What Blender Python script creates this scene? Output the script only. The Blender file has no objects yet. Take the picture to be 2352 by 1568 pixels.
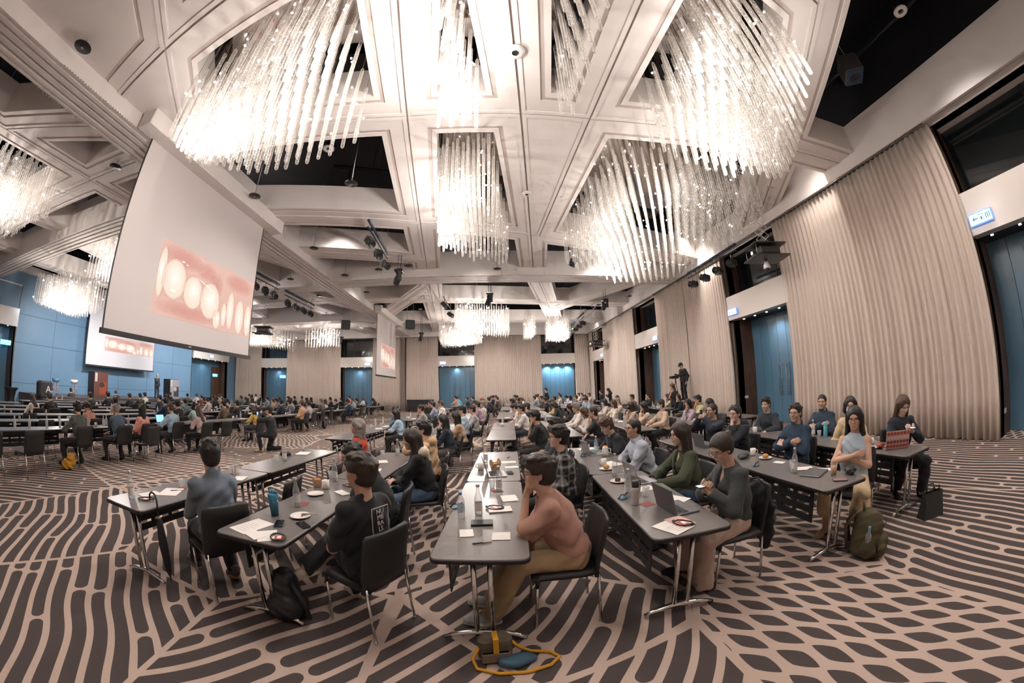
import bpy, math, random
import numpy as np
from mathutils import Vector, Matrix
PI = math.pi
SC = bpy.context.scene
COL = SC.collection
random.seed(7)
# ---------------------------------------------------------------- camera (fisheye lens)
def rot_m(yaw, pit, rol):
    cy, sy, cp, sp, cr, sr = math.cos(yaw), math.sin(yaw), math.cos(pit), math.sin(pit), math.cos(rol), math.sin(rol)
    return (np.array([[cy, -sy, 0], [sy, cy, 0], [0, 0, 1]]) @ np.array([[1, 0, 0], [0, cp, -sp], [0, sp, cp]])
            @ np.array([[cr, 0, sr], [0, 1, 0], [-sr, 0, cr]]))
RM = rot_m(-0.06867365, 0.13502879, 0.02966677)
CAM_H = 1.8
cd = bpy.data.cameras.new('camera'); cam = bpy.data.objects.new('camera', cd); COL.objects.link(cam)
cd.type = 'PANO'; cd.panorama_type = 'FISHEYE_LENS_POLYNOMIAL'
cd.sensor_fit = 'HORIZONTAL'; cd.sensor_width = 36.0; cd.sensor_height = 24.0
mm = 36.0 / 2.352
cd.fisheye_fov = PI * 1.3
cd.fisheye_polynomial_k0 = 0.0; cd.fisheye_polynomial_k1 = -1.23240918 / mm; cd.fisheye_polynomial_k2 = 0.0
cd.fisheye_polynomial_k3 = 0.06715334 / mm ** 3; cd.fisheye_polynomial_k4 = 0.0
cd.clip_start = 0.05; cd.clip_end = 200
X, Y, Z = RM[:, 0], RM[:, 2], -RM[:, 1]
cam.matrix_world = Matrix(((X[0], Y[0], Z[0], 0), (X[1], Y[1], Z[1], 0), (X[2], Y[2], Z[2], CAM_H), (0, 0, 0, 1)))
SC.camera = cam
# ---------------------------------------------------------------- world, exposure, render quality
w = bpy.data.worlds.new('world'); SC.world = w; w.use_nodes = True
w.node_tree.nodes['Background'].inputs[0].default_value = (0.02, 0.02, 0.025, 1)
vs = SC.view_settings
vs.view_transform = 'Standard'; vs.look = 'None'; vs.gamma = 1.0; vs.use_curve_mapping = False
vs.exposure = 0.5
cy = SC.cycles
cy.use_denoising = True
try: cy.denoiser = 'OPENIMAGEDENOISE'
except Exception: pass
cy.use_adaptive_sampling = True; cy.adaptive_threshold = 0.12; cy.adaptive_min_samples = 12
cy.max_bounces = 6; cy.diffuse_bounces = 3; cy.glossy_bounces = 3; cy.transmission_bounces = 4; cy.transparent_max_bounces = 16
cy.sample_clamp_indirect = 4.0; cy.sample_clamp_direct = 0.0; cy.caustics_reflective = False; cy.caustics_refractive = False
# ---------------------------------------------------------------- lights of the hall
WARM = (1.0, 0.91, 0.855)
def lamp(name, kind, loc, energy, color=WARM, radius=0.2, rot=None, spot=None, blend=1.0):
    l = bpy.data.lights.new(name, kind); o = bpy.data.objects.new(name, l); COL.objects.link(o)
    l.energy = energy; l.color = color; o.location = loc
    if kind in ('POINT', 'SPOT'): l.shadow_soft_size = radius
    if kind == 'AREA': l.shape = 'DISK'; l.size = radius * 2
    if rot: o.rotation_euler = rot
    if spot: l.spot_size = spot; l.spot_blend = blend
    return o
CH_E = 210.0      # one chandelier lamp
DL_E = 520.0      # one recessed downlight
DOWNLIGHTS = [(8.5, 6.9), (8.3, 5.6), (7.9, 1.0), (-4.4, 7.6), (-4.2, 1.2), (-5.3, 11.2), (5.2, 13.9), (-0.3, 13.4), (8.6, 12.6), (3.6, -0.6), (-1.0, -1.8), (-5.6, -1.5), (6.8, -3.2),
              (-5.9, 17.6), (-5.4, 27.5), (0.0, 17.2), (0.6, 29.0), (7.6, 18.6), (8.2, 28.5), (6.6, 24.0),
              (-9.6, 3.0), (-9.7, 11.0), (-12.4, 9.6), (-22.5, 9.6), (-23.6, 13.0), (-15.0, 13.2), (-10.2, 18.2), (-15.4, 18.5), (-21.0, 18.0), (-10.3, 28.3), (-15.4, 27.6), (-23.0, 25.0), (-11.6, 2.2), (-19.0, 2.2)]
for i, (x, y) in enumerate(DOWNLIGHTS):
    lamp('downlight_lamp', 'SPOT', (x, y, 8.0), DL_E, WARM, 0.16, None, math.radians(112), 1.0)
# stage wash on the blue wall
for y, e in ((12.0, 500), (17.5, 350), (23.0, 600)):
    o = lamp('stage_wash', 'SPOT', (-19.0, y, 6.7), e * 3.4, (0.86, 0.92, 1.0), 0.1, None, math.radians(80), 0.9)
    d = Vector((-26.9, y + 1.0, 2.6)) - Vector(o.location); o.rotation_euler = d.to_track_quat('-Z', 'Y').to_euler()

# ---------------------------------------------------------------- mesh helpers
def tag(o, label=None, cat=None, group=None, kind=None):
    if label: o['label'] = label
    if cat: o['category'] = cat
    if group: o['group'] = group
    if kind: o['kind'] = kind
    return o
def link(name, me, mat=None, parent=None, loc=None):
    o = bpy.data.objects.new(name, me); COL.objects.link(o)
    if mat is not None:
        for m in (mat if isinstance(mat, (list, tuple)) else [mat]): me.materials.append(m)
    if parent is not None: o.parent = parent
    if loc is not None: o.location = loc
    return o
def empty(name, loc=(0, 0, 0), rz=0.0):
    o = bpy.data.objects.new(name, None); COL.objects.link(o); o.location = loc; o.rotation_euler = (0, 0, rz)
    o.empty_display_size = 0.05
    return o
def inst(name, me, parent=None, loc=(0, 0, 0), rz=0.0):
    o = bpy.data.objects.new(name, me); COL.objects.link(o); o.parent = parent; o.location = loc; o.rotation_euler = (0, 0, rz)
    return o
def copy_tree(o, parent=None):
    c = o.copy(); COL.objects.link(c); c.parent = parent
    for ch in o.children: copy_tree(ch, c)
    return c
class MB:
    """collects vertices and faces of one mesh"""
    def __init__(s): s.v = []; s.f = []; s.m = []; s.sm = []
    def add(s, vs, fs, m=0, sm=False):
        b = len(s.v); s.v += [tuple(v) for v in vs]
        for f in fs: s.f.append([i + b for i in f]); s.m.append(m); s.sm.append(sm)
        return s
    def box(s, a, b, m=0, rz=None, c=None):
        x0, y0, z0 = a; x1, y1, z1 = b
        vs = [(x0, y0, z0), (x1, y0, z0), (x1, y1, z0), (x0, y1, z0), (x0, y0, z1), (x1, y0, z1), (x1, y1, z1), (x0, y1, z1)]
        if rz:
            cc, ss = math.cos(rz), math.sin(rz); cx, cy_ = c if c else ((x0 + x1) / 2, (y0 + y1) / 2)
            vs = [(cx + (x - cx) * cc - (y - cy_) * ss, cy_ + (x - cx) * ss + (y - cy_) * cc, z) for x, y, z in vs]
        return s.add(vs, [(0, 3, 2, 1), (4, 5, 6, 7), (0, 1, 5, 4), (1, 2, 6, 5), (2, 3, 7, 6), (3, 0, 4, 7)], m)
    def rbox(s, a, b, r=0.01, m=0):
        """box with chamfered vertical and horizontal edges"""
        x0, y0, z0 = a; x1, y1, z1 = b; r = min(r, (x1 - x0) / 2.01, (y1 - y0) / 2.01, (z1 - z0) / 2.01)
        def ring(z, e):
            X0, X1, Y0, Y1 = x0 + e, x1 - e, y0 + e, y1 - e
            return [(X0 + r, Y0, z), (X1 - r, Y0, z), (X1, Y0 + r, z), (X1, Y1 - r, z), (X1 - r, Y1, z), (X0 + r, Y1, z), (X0, Y1 - r, z), (X0, Y0 + r, z)]
        vs = ring(z0, r * .7) + ring(z0 + r, 0) + ring(z1 - r, 0) + ring(z1, r * .7)
        fs = [tuple(range(7, -1, -1)), tuple(range(24, 32))]
        for k in range(3):
            for i in range(8):
                j = (i + 1) % 8; fs.append((k * 8 + i, k * 8 + j, k * 8 + 8 + j, k * 8 + 8 + i))
        return s.add(vs, fs, m)
    def tube(s, pts, r, n=8, m=0, cap=True, sm=True):
        pts = [Vector(p) for p in pts]; rs = r if isinstance(r, (list, tuple)) else [r] * len(pts)
        rings = []; up = Vector((0.123, 0.456, 0.88))
        prev = None
        for i, p in enumerate(pts):
            t = (pts[min(i + 1, len(pts) - 1)] - pts[max(i - 1, 0)])
            t = t.normalized() if t.length > 1e-9 else Vector((0, 0, 1))
            if prev is None:
                a = t.cross(up); a = a.normalized() if a.length > 1e-3 else t.orthogonal().normalized()
            else:
                a = (prev - t * prev.dot(t)); a = a.normalized() if a.length > 1e-6 else t.orthogonal().normalized()
            prev = a; b = t.cross(a)
            rings.append([p + (a * math.cos(2 * PI * k / n) + b * math.sin(2 * PI * k / n)) * rs[i] for k in range(n)])
        vs = [v for rg in rings for v in rg]; fs = []
        for i in range(len(pts) - 1):
            for k in range(n):
                j = (k + 1) % n; fs.append((i * n + k, i * n + j, i * n + n + j, i * n + n + k))
        b0 = len(s.v); s.add(vs, fs, m, sm)
        if cap:
            s.add([], [], m)
            s.f.append([b0 + k for k in range(n - 1, -1, -1)]); s.m.append(m); s.sm.append(False)
            e = b0 + (len(pts) - 1) * n
            s.f.append([e + k for k in range(n)]); s.m.append(m); s.sm.append(False)
        return s
    def lathe(s, prof, n=16, m=0, c=(0, 0, 0), sm=True, axis='z'):
        vs = []; fs = []
        for r, z in prof:
            for k in range(n):
                a = 2 * PI * k / n
                p = (c[0] + r * math.cos(a), c[1] + r * math.sin(a), c[2] + z)
                if axis == 'x': p = (c[0] + z, c[1] + r * math.cos(a), c[2] + r * math.sin(a))
                vs.append(p)
        for i in range(len(prof) - 1):
            for k in range(n):
                j = (k + 1) % n; fs.append((i * n + k, i * n + j, i * n + n + j, i * n + n + k))
        return s.add(vs, fs, m, sm)
    def sphere(s, c, r, m=0, n=10, k=6):
        r = r if isinstance(r, (tuple, list)) else (r, r, r)
        prof = [(max(math.sin(PI * i / k), 1e-4), -math.cos(PI * i / k)) for i in range(k + 1)]
        vs = []; fs = []
        for pr, pz in prof:
            for q in range(n):
                a = 2 * PI * q / n; vs.append((c[0] + r[0] * pr * math.cos(a), c[1] + r[1] * pr * math.sin(a), c[2] + r[2] * pz))
        for i in range(k):
            for q in range(n):
                j = (q + 1) % n; fs.append((i * n + q, i * n + j, i * n + n + j, i * n + n + q))
        return s.add(vs, fs, m, True)
    def prism(s, poly, z0, z1, m=0):
        """vertical prism over a CCW polygon"""
        n = len(poly)
        vs = [(x, y, z0) for x, y in poly] + [(x, y, z1) for x, y in poly]
        fs = [tuple(range(n - 1, -1, -1)), tuple(range(n, 2 * n))] + [(i, (i + 1) % n, n + (i + 1) % n, n + i) for i in range(n)]
        return s.add(vs, fs, m)
    def mesh(s, name='mesh'):
        me = bpy.data.meshes.new(name); me.from_pydata([tuple(v) for v in s.v], [], s.f)
        me.polygons.foreach_set('material_index', s.m); me.polygons.foreach_set('use_smooth', s.sm)
        me.update(); return me
    def build(s, name, mat=None, parent=None, loc=None):
        return link(name, s.mesh(name), mat, parent, loc)
def struct(name, mb, mat, parent=None):
    o = mb.build(name, mat, parent)
    if parent is None: o['kind'] = 'structure'
    return o
# ---------------------------------------------------------------- materials
MATS = {}
def srgb(h):
    if isinstance(h, str): h = tuple(int(h[i:i + 2], 16) / 255 for i in (0, 2, 4))
    return tuple((c / 12.92 if c <= 0.04045 else ((c + 0.055) / 1.055) ** 2.4) for c in h)
def mat(name, col, rough=0.6, metal=0.0, noise=0.0, nscale=20.0, bump=0.0, bscale=60.0, emit=None, estr=0.0, spec=None, coat=0.0, sheen=0.0):
    key = name
    if key in MATS: return MATS[key]
    m = bpy.data.materials.new(name); m.use_nodes = True; nt = m.node_tree; b = nt.nodes['Principled BSDF']
    c = srgb(col) if isinstance(col, str) else col
    b.inputs['Base Color'].default_value = (*c, 1); b.inputs['Roughness'].default_value = rough; b.inputs['Metallic'].default_value = metal
    if spec is not None: b.inputs['Specular IOR Level'].default_value = spec
    if coat: b.inputs['Coat Weight'].default_value = coat
    if sheen: b.inputs['Sheen Weight'].default_value = sheen
    if noise or bump:
        tc = nt.nodes.new('ShaderNodeTexCoord')
    if noise:
        n = nt.nodes.new('ShaderNodeTexNoise'); n.inputs['Scale'].default_value = nscale; n.inputs['Detail'].default_value = 3
        nt.links.new(tc.outputs['Object'], n.inputs['Vector'])
        mx = nt.nodes.new('ShaderNodeMix'); mx.data_type = 'RGBA'
        mx.inputs['A'].default_value = (*[max(0, k * (1 - noise)) for k in c], 1); mx.inputs['B'].default_value = (*[min(1, k * (1 + noise)) for k in c], 1)
        nt.links.new(n.outputs['Fac'], mx.inputs['Factor']); nt.links.new(mx.outputs['Result'], b.inputs['Base Color'])
    if bump:
        n2 = nt.nodes.new('ShaderNodeTexNoise'); n2.inputs['Scale'].default_value = bscale
        nt.links.new(tc.outputs['Object'], n2.inputs['Vector'])
        bp = nt.nodes.new('ShaderNodeBump'); bp.inputs['Strength'].default_value = bump; bp.inputs['Distance'].default_value = 0.01
        nt.links.new(n2.outputs['Fac'], bp.inputs['Height']); nt.links.new(bp.outputs['Normal'], b.inputs['Normal'])
    if emit is not None:
        e = srgb(emit) if isinstance(emit, str) else emit
        b.inputs['Emission Color'].default_value = (*e, 1); b.inputs['Emission Strength'].default_value = estr
    MATS[key] = m; return m
def glassy(name, tint=(1, 1, 1), fac=0.75, rough=0.05, tcol=None):
    """cheap clear glass: mostly see-through with a glossy coat"""
    m = bpy.data.materials.new(name); m.use_nodes = True; nt = m.node_tree; nt.nodes.clear()
    out = nt.nodes.new('ShaderNodeOutputMaterial'); mx = nt.nodes.new('ShaderNodeMixShader')
    tr = nt.nodes.new('ShaderNodeBsdfTransparent'); tr.inputs[0].default_value = (*tint, 1)
    g = nt.nodes.new('ShaderNodeBsdfPrincipled'); g.inputs['Roughness'].default_value = rough; g.inputs['Base Color'].default_value = (*(tcol or (0.8, 0.8, 0.8)), 1); g.inputs['Specular IOR Level'].default_value = 1.0
    lw = nt.nodes.new('ShaderNodeLayerWeight'); lw.inputs['Blend'].default_value = 0.35
    mp = nt.nodes.new('ShaderNodeMapRange'); mp.inputs['To Min'].default_value = 1 - fac; mp.inputs['To Max'].default_value = min(1.0, (1 - fac) + 0.45)
    nt.links.new(lw.outputs['Facing'], mp.inputs['Value'])
    nt.links.new(mp.outputs['Result'], mx.inputs[0]); nt.links.new(tr.outputs[0], mx.inputs[1]); nt.links.new(g.outputs[0], mx.inputs[2])
    nt.links.new(mx.outputs[0], out.inputs[0]); MATS[name] = m
    return m
PLASTER = mat('white_painted_plaster', (0.80, 0.75, 0.725), 0.55, noise=0.03, nscale=3)
GREYSTRIP = mat('taupe_inlay', (0.56, 0.49, 0.455), 0.5)
BLACKVOID = mat('black_plenum', (0.006, 0.007, 0.010), 0.6)
BLUE = mat('blue_wall_panel', (0.15, 0.26, 0.37), 0.45, noise=0.05, nscale=2)
BLUEDOOR = mat('blue_door_panel', (0.10, 0.21, 0.31), 0.3, noise=0.05, nscale=4)
SEAM = mat('dark_seam', (0.02, 0.035, 0.05), 0.6)
CHROME = mat('chrome', (0.75, 0.74, 0.73), 0.16, 1.0)
STEEL = mat('brushed_steel', (0.45, 0.44, 0.43), 0.35, 1.0)
BLACKM = mat('black_metal', (0.012, 0.012, 0.013), 0.4, 0.0)
BLACKP = mat('black_plastic', (0.016, 0.016, 0.018), 0.45)
WHITE = mat('white_plastic', (0.8, 0.78, 0.76), 0.4)
PAPER = mat('white_paper', (0.80, 0.76, 0.72), 0.8)
def wood_mat(name, c1, c2, scale=6.0, rough=0.45):
    m = bpy.data.materials.new(name); m.use_nodes = True; nt = m.node_tree; b = nt.nodes['Principled BSDF']; b.inputs['Roughness'].default_value = rough
    tc = nt.nodes.new('ShaderNodeTexCoord'); mp = nt.nodes.new('ShaderNodeMapping'); mp.inputs['Scale'].default_value = (scale * 3, scale * 3, scale * .18)
    n = nt.nodes.new('ShaderNodeTexNoise'); n.inputs['Scale'].default_value = 2.0; n.inputs['Detail'].default_value = 5
    cr = nt.nodes.new('ShaderNodeValToRGB'); cr.color_ramp.elements[0].color = (*c1, 1); cr.color_ramp.elements[1].color = (*c2, 1)
    cr.color_ramp.elements[0].position = 0.35; cr.color_ramp.elements[1].position = 0.7
    nt.links.new(tc.outputs['Object'], mp.inputs['Vector']); nt.links.new(mp.outputs['Vector'], n.inputs['Vector']); nt.links.new(n.outputs['Fac'], cr.inputs['Fac']); nt.links.new(cr.outputs['Color'], b.inputs['Base Color'])
    MATS[name] = m; return m
WOOD = wood_mat('dark_walnut', (0.055, 0.028, 0.018), (0.15, 0.075, 0.045))
# ---------------------------------------------------------------- carpet
class NX:
    """tiny math-expression builder for shader nodes"""
    def __init__(s, nt): s.nt = nt
    def _in(s, n, i, v):
        if isinstance(v, (int, float)): n.inputs[i].default_value = v
        else: s.nt.links.new(v, n.inputs[i])
    def m(s, op, a, b=0.0, c=None):
        n = s.nt.nodes.new('ShaderNodeMath'); n.operation = op; s._in(n, 0, a); s._in(n, 1, b)
        if c is not None: s._in(n, 2, c)
        return n.outputs[0]
    def mix(s, f, a, b): return s.m('ADD', a, s.m('MULTIPLY', f, s.m('SUBTRACT', b, a)))
def carpet_mat():
    m = bpy.data.materials.new('patterned_carpet'); m.use_nodes = True; nt = m.node_tree; b = nt.nodes['Principled BSDF']
    b.inputs['Roughness'].default_value = 0.95; b.inputs['Specular IOR Level'].default_value = 0.15
    x = NX(nt); geo = nt.nodes.new('ShaderNodeNewGeometry'); pos = geo.outputs['Position']
    wn = nt.nodes.new('ShaderNodeTexNoise'); wn.inputs['Scale'].default_value = 0.55; wn.inputs['Detail'].default_value = 1.0; nt.links.new(pos, wn.inputs['Vector'])
    sp = nt.nodes.new('ShaderNodeSeparateXYZ'); nt.links.new(pos, sp.inputs[0])
    px, py = sp.outputs[0], sp.outputs[1]
    seeds = [(-3.2, 1.3, 141, 0), (-5.4, 2.6, 143, 0), (-2.9, 3.4, 139, 0), (-1.3, 1.5, 49, 0), (-0.4, 1.5, 50, 0), (0.45, 2.3, 56, 0), (0.75, 1.3, 55, 0), (1.35, 3.6, 103, 0), (2.2, 5.0, 12, 0),
             (2.1, 1.3, 112, 1), (2.9, 2.8, 120, 1), (4.5, 1.4, 92, 0), (7.4, 2.4, 98, 0), (-8.1, 3.0, 34, 0), (-7.4, 5.7, 40, 1), (-1.0, 4.1, 70, 1), (0.55, 5.6, 82, 0), (4.3, 4.4, 30, 1), (-5.2, 5.4, 20, 1), (-3.0, 5.9, 150, 0)]
    best = 1e3; sec = 1e3; ang = 0.0; typ = 0.0
    for sx, sy, a, t in seeds:
        dx = x.m('SUBTRACT', px, sx); dy = x.m('SUBTRACT', py, sy)
        d = x.m('SQRT', x.m('ADD', x.m('MULTIPLY', dx, dx), x.m('MULTIPLY', dy, dy)))
        if best == 1e3: best, ang, typ = d, x.m('ADD', math.radians(a), 0.0), x.m('ADD', float(t), 0.0); sec = x.m('ADD', d, 50.0); continue
        sel = x.m('LESS_THAN', d, best)
        sec = x.m('MINIMUM', sec, x.m('MAXIMUM', d, best))
        ang = x.mix(sel, ang, math.radians(a)); typ = x.mix(sel, typ, float(t)); best = x.m('MINIMUM', best, d)
    # beyond the nearest few metres: large random patches
    vo = nt.nodes.new('ShaderNodeTexVoronoi'); vo.inputs['Scale'].default_value = 0.27; nt.links.new(pos, vo.inputs['Vector'])
    ve = nt.nodes.new('ShaderNodeTexVoronoi'); ve.feature = 'DISTANCE_TO_EDGE'; ve.inputs['Scale'].default_value = 0.27; nt.links.new(pos, ve.inputs['Vector'])
    sc = nt.nodes.new('ShaderNodeSeparateColor'); nt.links.new(vo.outputs['Color'], sc.inputs[0])
    far = x.m('GREATER_THAN', best, 2.3)
    ang = x.mix(far, ang, x.m('MULTIPLY', sc.outputs[0], PI)); typ = x.mix(far, typ, x.m('GREATER_THAN', sc.outputs[1], 0.6))
    edge = x.mix(far, x.m('SUBTRACT', sec, best), x.m('MULTIPLY', ve.outputs['Distance'], 5.0))
    edge = x.m('GREATER_THAN', edge, 0.055)
    c, s = x.m('COSINE', ang), x.m('SINE', ang)
    wob = x.m('MULTIPLY', x.m('SUBTRACT', wn.outputs['Fac'], 0.5), 0.42)
    u = x.m('ADD', x.m('SUBTRACT', x.m('MULTIPLY', py, c), x.m('MULTIPLY', px, s)), wob)
    v = x.m('ADD', x.m('MULTIPLY', px, c), x.m('MULTIPLY', py, s))
    # stripes with rounded dashes
    us = x.m('DIVIDE', u, 0.178); row = x.m('FLOOR', us); fu = x.m('ABSOLUTE', x.m('SUBTRACT', x.m('FRACT', us), 0.5))
    wh = nt.nodes.new('ShaderNodeTexWhiteNoise'); wh.noise_dimensions = '1D'; nt.links.new(row, wh.inputs['W'])
    fv = x.m('ABSOLUTE', x.m('SUBTRACT', x.m('FRACT', x.m('ADD', x.m('DIVIDE', v, 1.9), x.m('MULTIPLY', wh.outputs['Value'], 7.3))), 0.5))
    e = x.m('MAXIMUM', x.m('DIVIDE', x.m('SUBTRACT', fv, 0.455), 0.034), 0.0)
    d1 = x.m('DIVIDE', fu, 0.335)
    st = x.m('LESS_THAN', x.m('ADD', x.m('MULTIPLY', d1, d1), x.m('MULTIPLY', e, e)), 1.0)
    # leaf shaped dots
    ud = x.m('DIVIDE', u, 0.155); rd = x.m('FLOOR', ud); a2 = x.m('DIVIDE', x.m('ABSOLUTE', x.m('SUBTRACT', x.m('FRACT', ud), 0.5)), 0.43)
    vd = x.m('ADD', x.m('DIVIDE', v, 0.37), x.m('MULTIPLY', x.m('MODULO', x.m('ABSOLUTE', rd), 2.0), 0.5))
    b2 = x.m('DIVIDE', x.m('ABSOLUTE', x.m('SUBTRACT', x.m('FRACT', vd), 0.5)), 0.43)
    dt = x.m('LESS_THAN', x.m('ADD', x.m('POWER', a2, 1.25), x.m('POWER', b2, 1.35)), 1.0)
    k = x.m('MULTIPLY', x.mix(typ, st, dt), edge)
    fine = nt.nodes.new('ShaderNodeTexNoise'); fine.inputs['Scale'].default_value = 260; nt.links.new(pos, fine.inputs['Vector'])
    mx = nt.nodes.new('ShaderNodeMix'); mx.data_type = 'RGBA'
    mx.inputs['A'].default_value = (0.50, 0.385, 0.325, 1); mx.inputs['B'].default_value = (0.078, 0.063, 0.060, 1)
    nt.links.new(k, mx.inputs['Factor'])
    m2 = nt.nodes.new('ShaderNodeMix'); m2.data_type = 'RGBA'; m2.blend_type = 'MULTIPLY'; m2.inputs['Factor'].default_value = 0.35
    nt.links.new(mx.outputs['Result'], m2.inputs['A']); nt.links.new(fine.outputs['Color'], m2.inputs['B'])
    nt.links.new(mx.outputs['Result'], b.inputs['Base Color'])
    bp = nt.nodes.new('ShaderNodeBump'); bp.inputs['Strength'].default_value = 0.25; bp.inputs['Distance'].default_value = 0.004
    nt.links.new(fine.outputs['Fac'], bp.inputs['Height']); nt.links.new(bp.outputs['Normal'], b.inputs['Normal'])
    return m
CARPET = carpet_mat()
XR, XL, YF, YN = 9.65, -26.9, 32.15, -5.2      # inner faces of the right, left, far and near wall
struct('floor', MB().box((XL - 2, YN - .2, -0.2), (XR + 2.2, YF + 2, 0.0)), CARPET)
# ---------------------------------------------------------------- walls with door recesses
TR, HB, HT = 6.74, 4.02, 4.95                     # transom top, header bottom, header top
R_OPEN = [(-1.2, 2.2), (8.2, 11.55), (17.9, 21.2), (27.6, 30.7)]
F_OPEN = [(-23.33, -20.06), (-14.07, -10.75), (-4.59, -1.23), (4.82, 8.02)]
WALLP = mat('beige_wall_paint', (0.52, 0.44, 0.38), 0.7, noise=0.03, nscale=2)
mb = MB(); y0 = YN
for a, b_ in R_OPEN: mb.box((XR, y0, 0), (XR + .3, a, 7.0)); y0 = b_
mb.box((XR, y0, 0), (XR + .3, YF, 7.0))
for a, b_ in R_OPEN: mb.box((XR, a, TR), (XR + .3, b_, 7.0))
struct('wall_right', mb, WALLP)
mb = MB(); x0 = XL
for a, b_ in F_OPEN: mb.box((x0, YF, 0), (a, YF + .3, 7.0)); x0 = b_
mb.box((x0, YF, 0), (XR, YF + .3, 7.0))
for a, b_ in F_OPEN: mb.box((a, YF, TR), (b_, YF + .3, 7.0))
struct('wall_far', mb, WALLP)
struct('wall_near', MB().box((XL, YN - .3, 0), (XR + .3, YN, 10.2)), WALLP)
L_OPEN = [(4.6, 9.05), (25.4, 30.55)]
LHB = 4.42
mb = MB(); y0 = YN
for a, b_ in L_OPEN: mb.box((XL - .3, y0, 0), (XL, a, 8.2)); y0 = b_
mb.box((XL - .3, y0, 0), (XL, YF, 8.2))
for a, b_ in L_OPEN: mb.box((XL - .3, a, LHB + 1.0), (XL, b_, 8.2))
wall_l = struct('wall_left', mb, BLUE)
# panel joints of the blue wall
for z in (1.35, 3.6, 5.2): MB().box((XL + .001, 9.1, z), (XL + .004, 25.3, z + .018)).build('panel_joint', SEAM, wall_l)
for y in (11.8, 14.6, 17.4, 20.2, 23.0): MB().box((XL + .001, y, 0), (XL + .004, y + .015, 8.0)).build('panel_joint', SEAM, wall_l)
GLASSD = mat('dark_window_glass', (0.010, 0.014, 0.016), 0.06, spec=0.9)
HEADW = mat('header_gloss_white', (0.74, 0.68, 0.63), 0.22)
SIGNG = mat('exit_sign_face', (0.8, 0.95, 1.0), 0.3, emit=(0.62, 0.86, 1.0), estr=2.6)
SIGNB = mat('exit_sign_frame', (0.25, 0.4, 0.75), 0.3, emit=(0.15, 0.35, 1.0), estr=0.5)
SIGNT = mat('exit_sign_symbol', (0.05, 0.35, 0.42), 0.4)
WARMED = mat('small_lamp_glow', (1, 0.9, 0.7), 0.4, emit=(1.0, 0.8, 0.55), estr=8.0)
door_no = [0]
def exit_sign(x, y, z, ax, wd, label, rz):
    r = empty('exit_sign', (x, y, z), rz); tag(r, label, 'exit sign', 'exit signs over the doors')
    MB().rbox((-wd / 2 - .03, -.03, -.13), (wd / 2 + .03, .03, .13), .01).build('frame', SIGNB, r)
    MB().box((-wd / 2, -.036, -.10), (wd / 2, -.031, .10)).build('face', SIGNG, r)
    m = MB()                                        # arrow and door pictogram
    m.add([(-wd * .40, -.04, 0), (-wd * .28, -.04, -.055), (-wd * .28, -.04, .055)], [(0, 1, 2)])
    m.box((-wd * .28, -.041, -.014), (-wd * .12, -.038, .014))
    m.box((-.03, -.041, -.07), (-.015, -.038, .07)); m.box((.055, -.041, -.07), (.07, -.038, .07)); m.box((-.03, -.041, .055), (.07, -.038, .07)); m.box((0, -.041, -.05), (.04, -.038, .02))
    for k in range(3): m.box((wd * (.24 + .085 * k), -.041, -.06), (wd * (.29 + .085 * k), -.038, .06))
    m.build('symbol', SIGNT, r)
    return r
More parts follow.
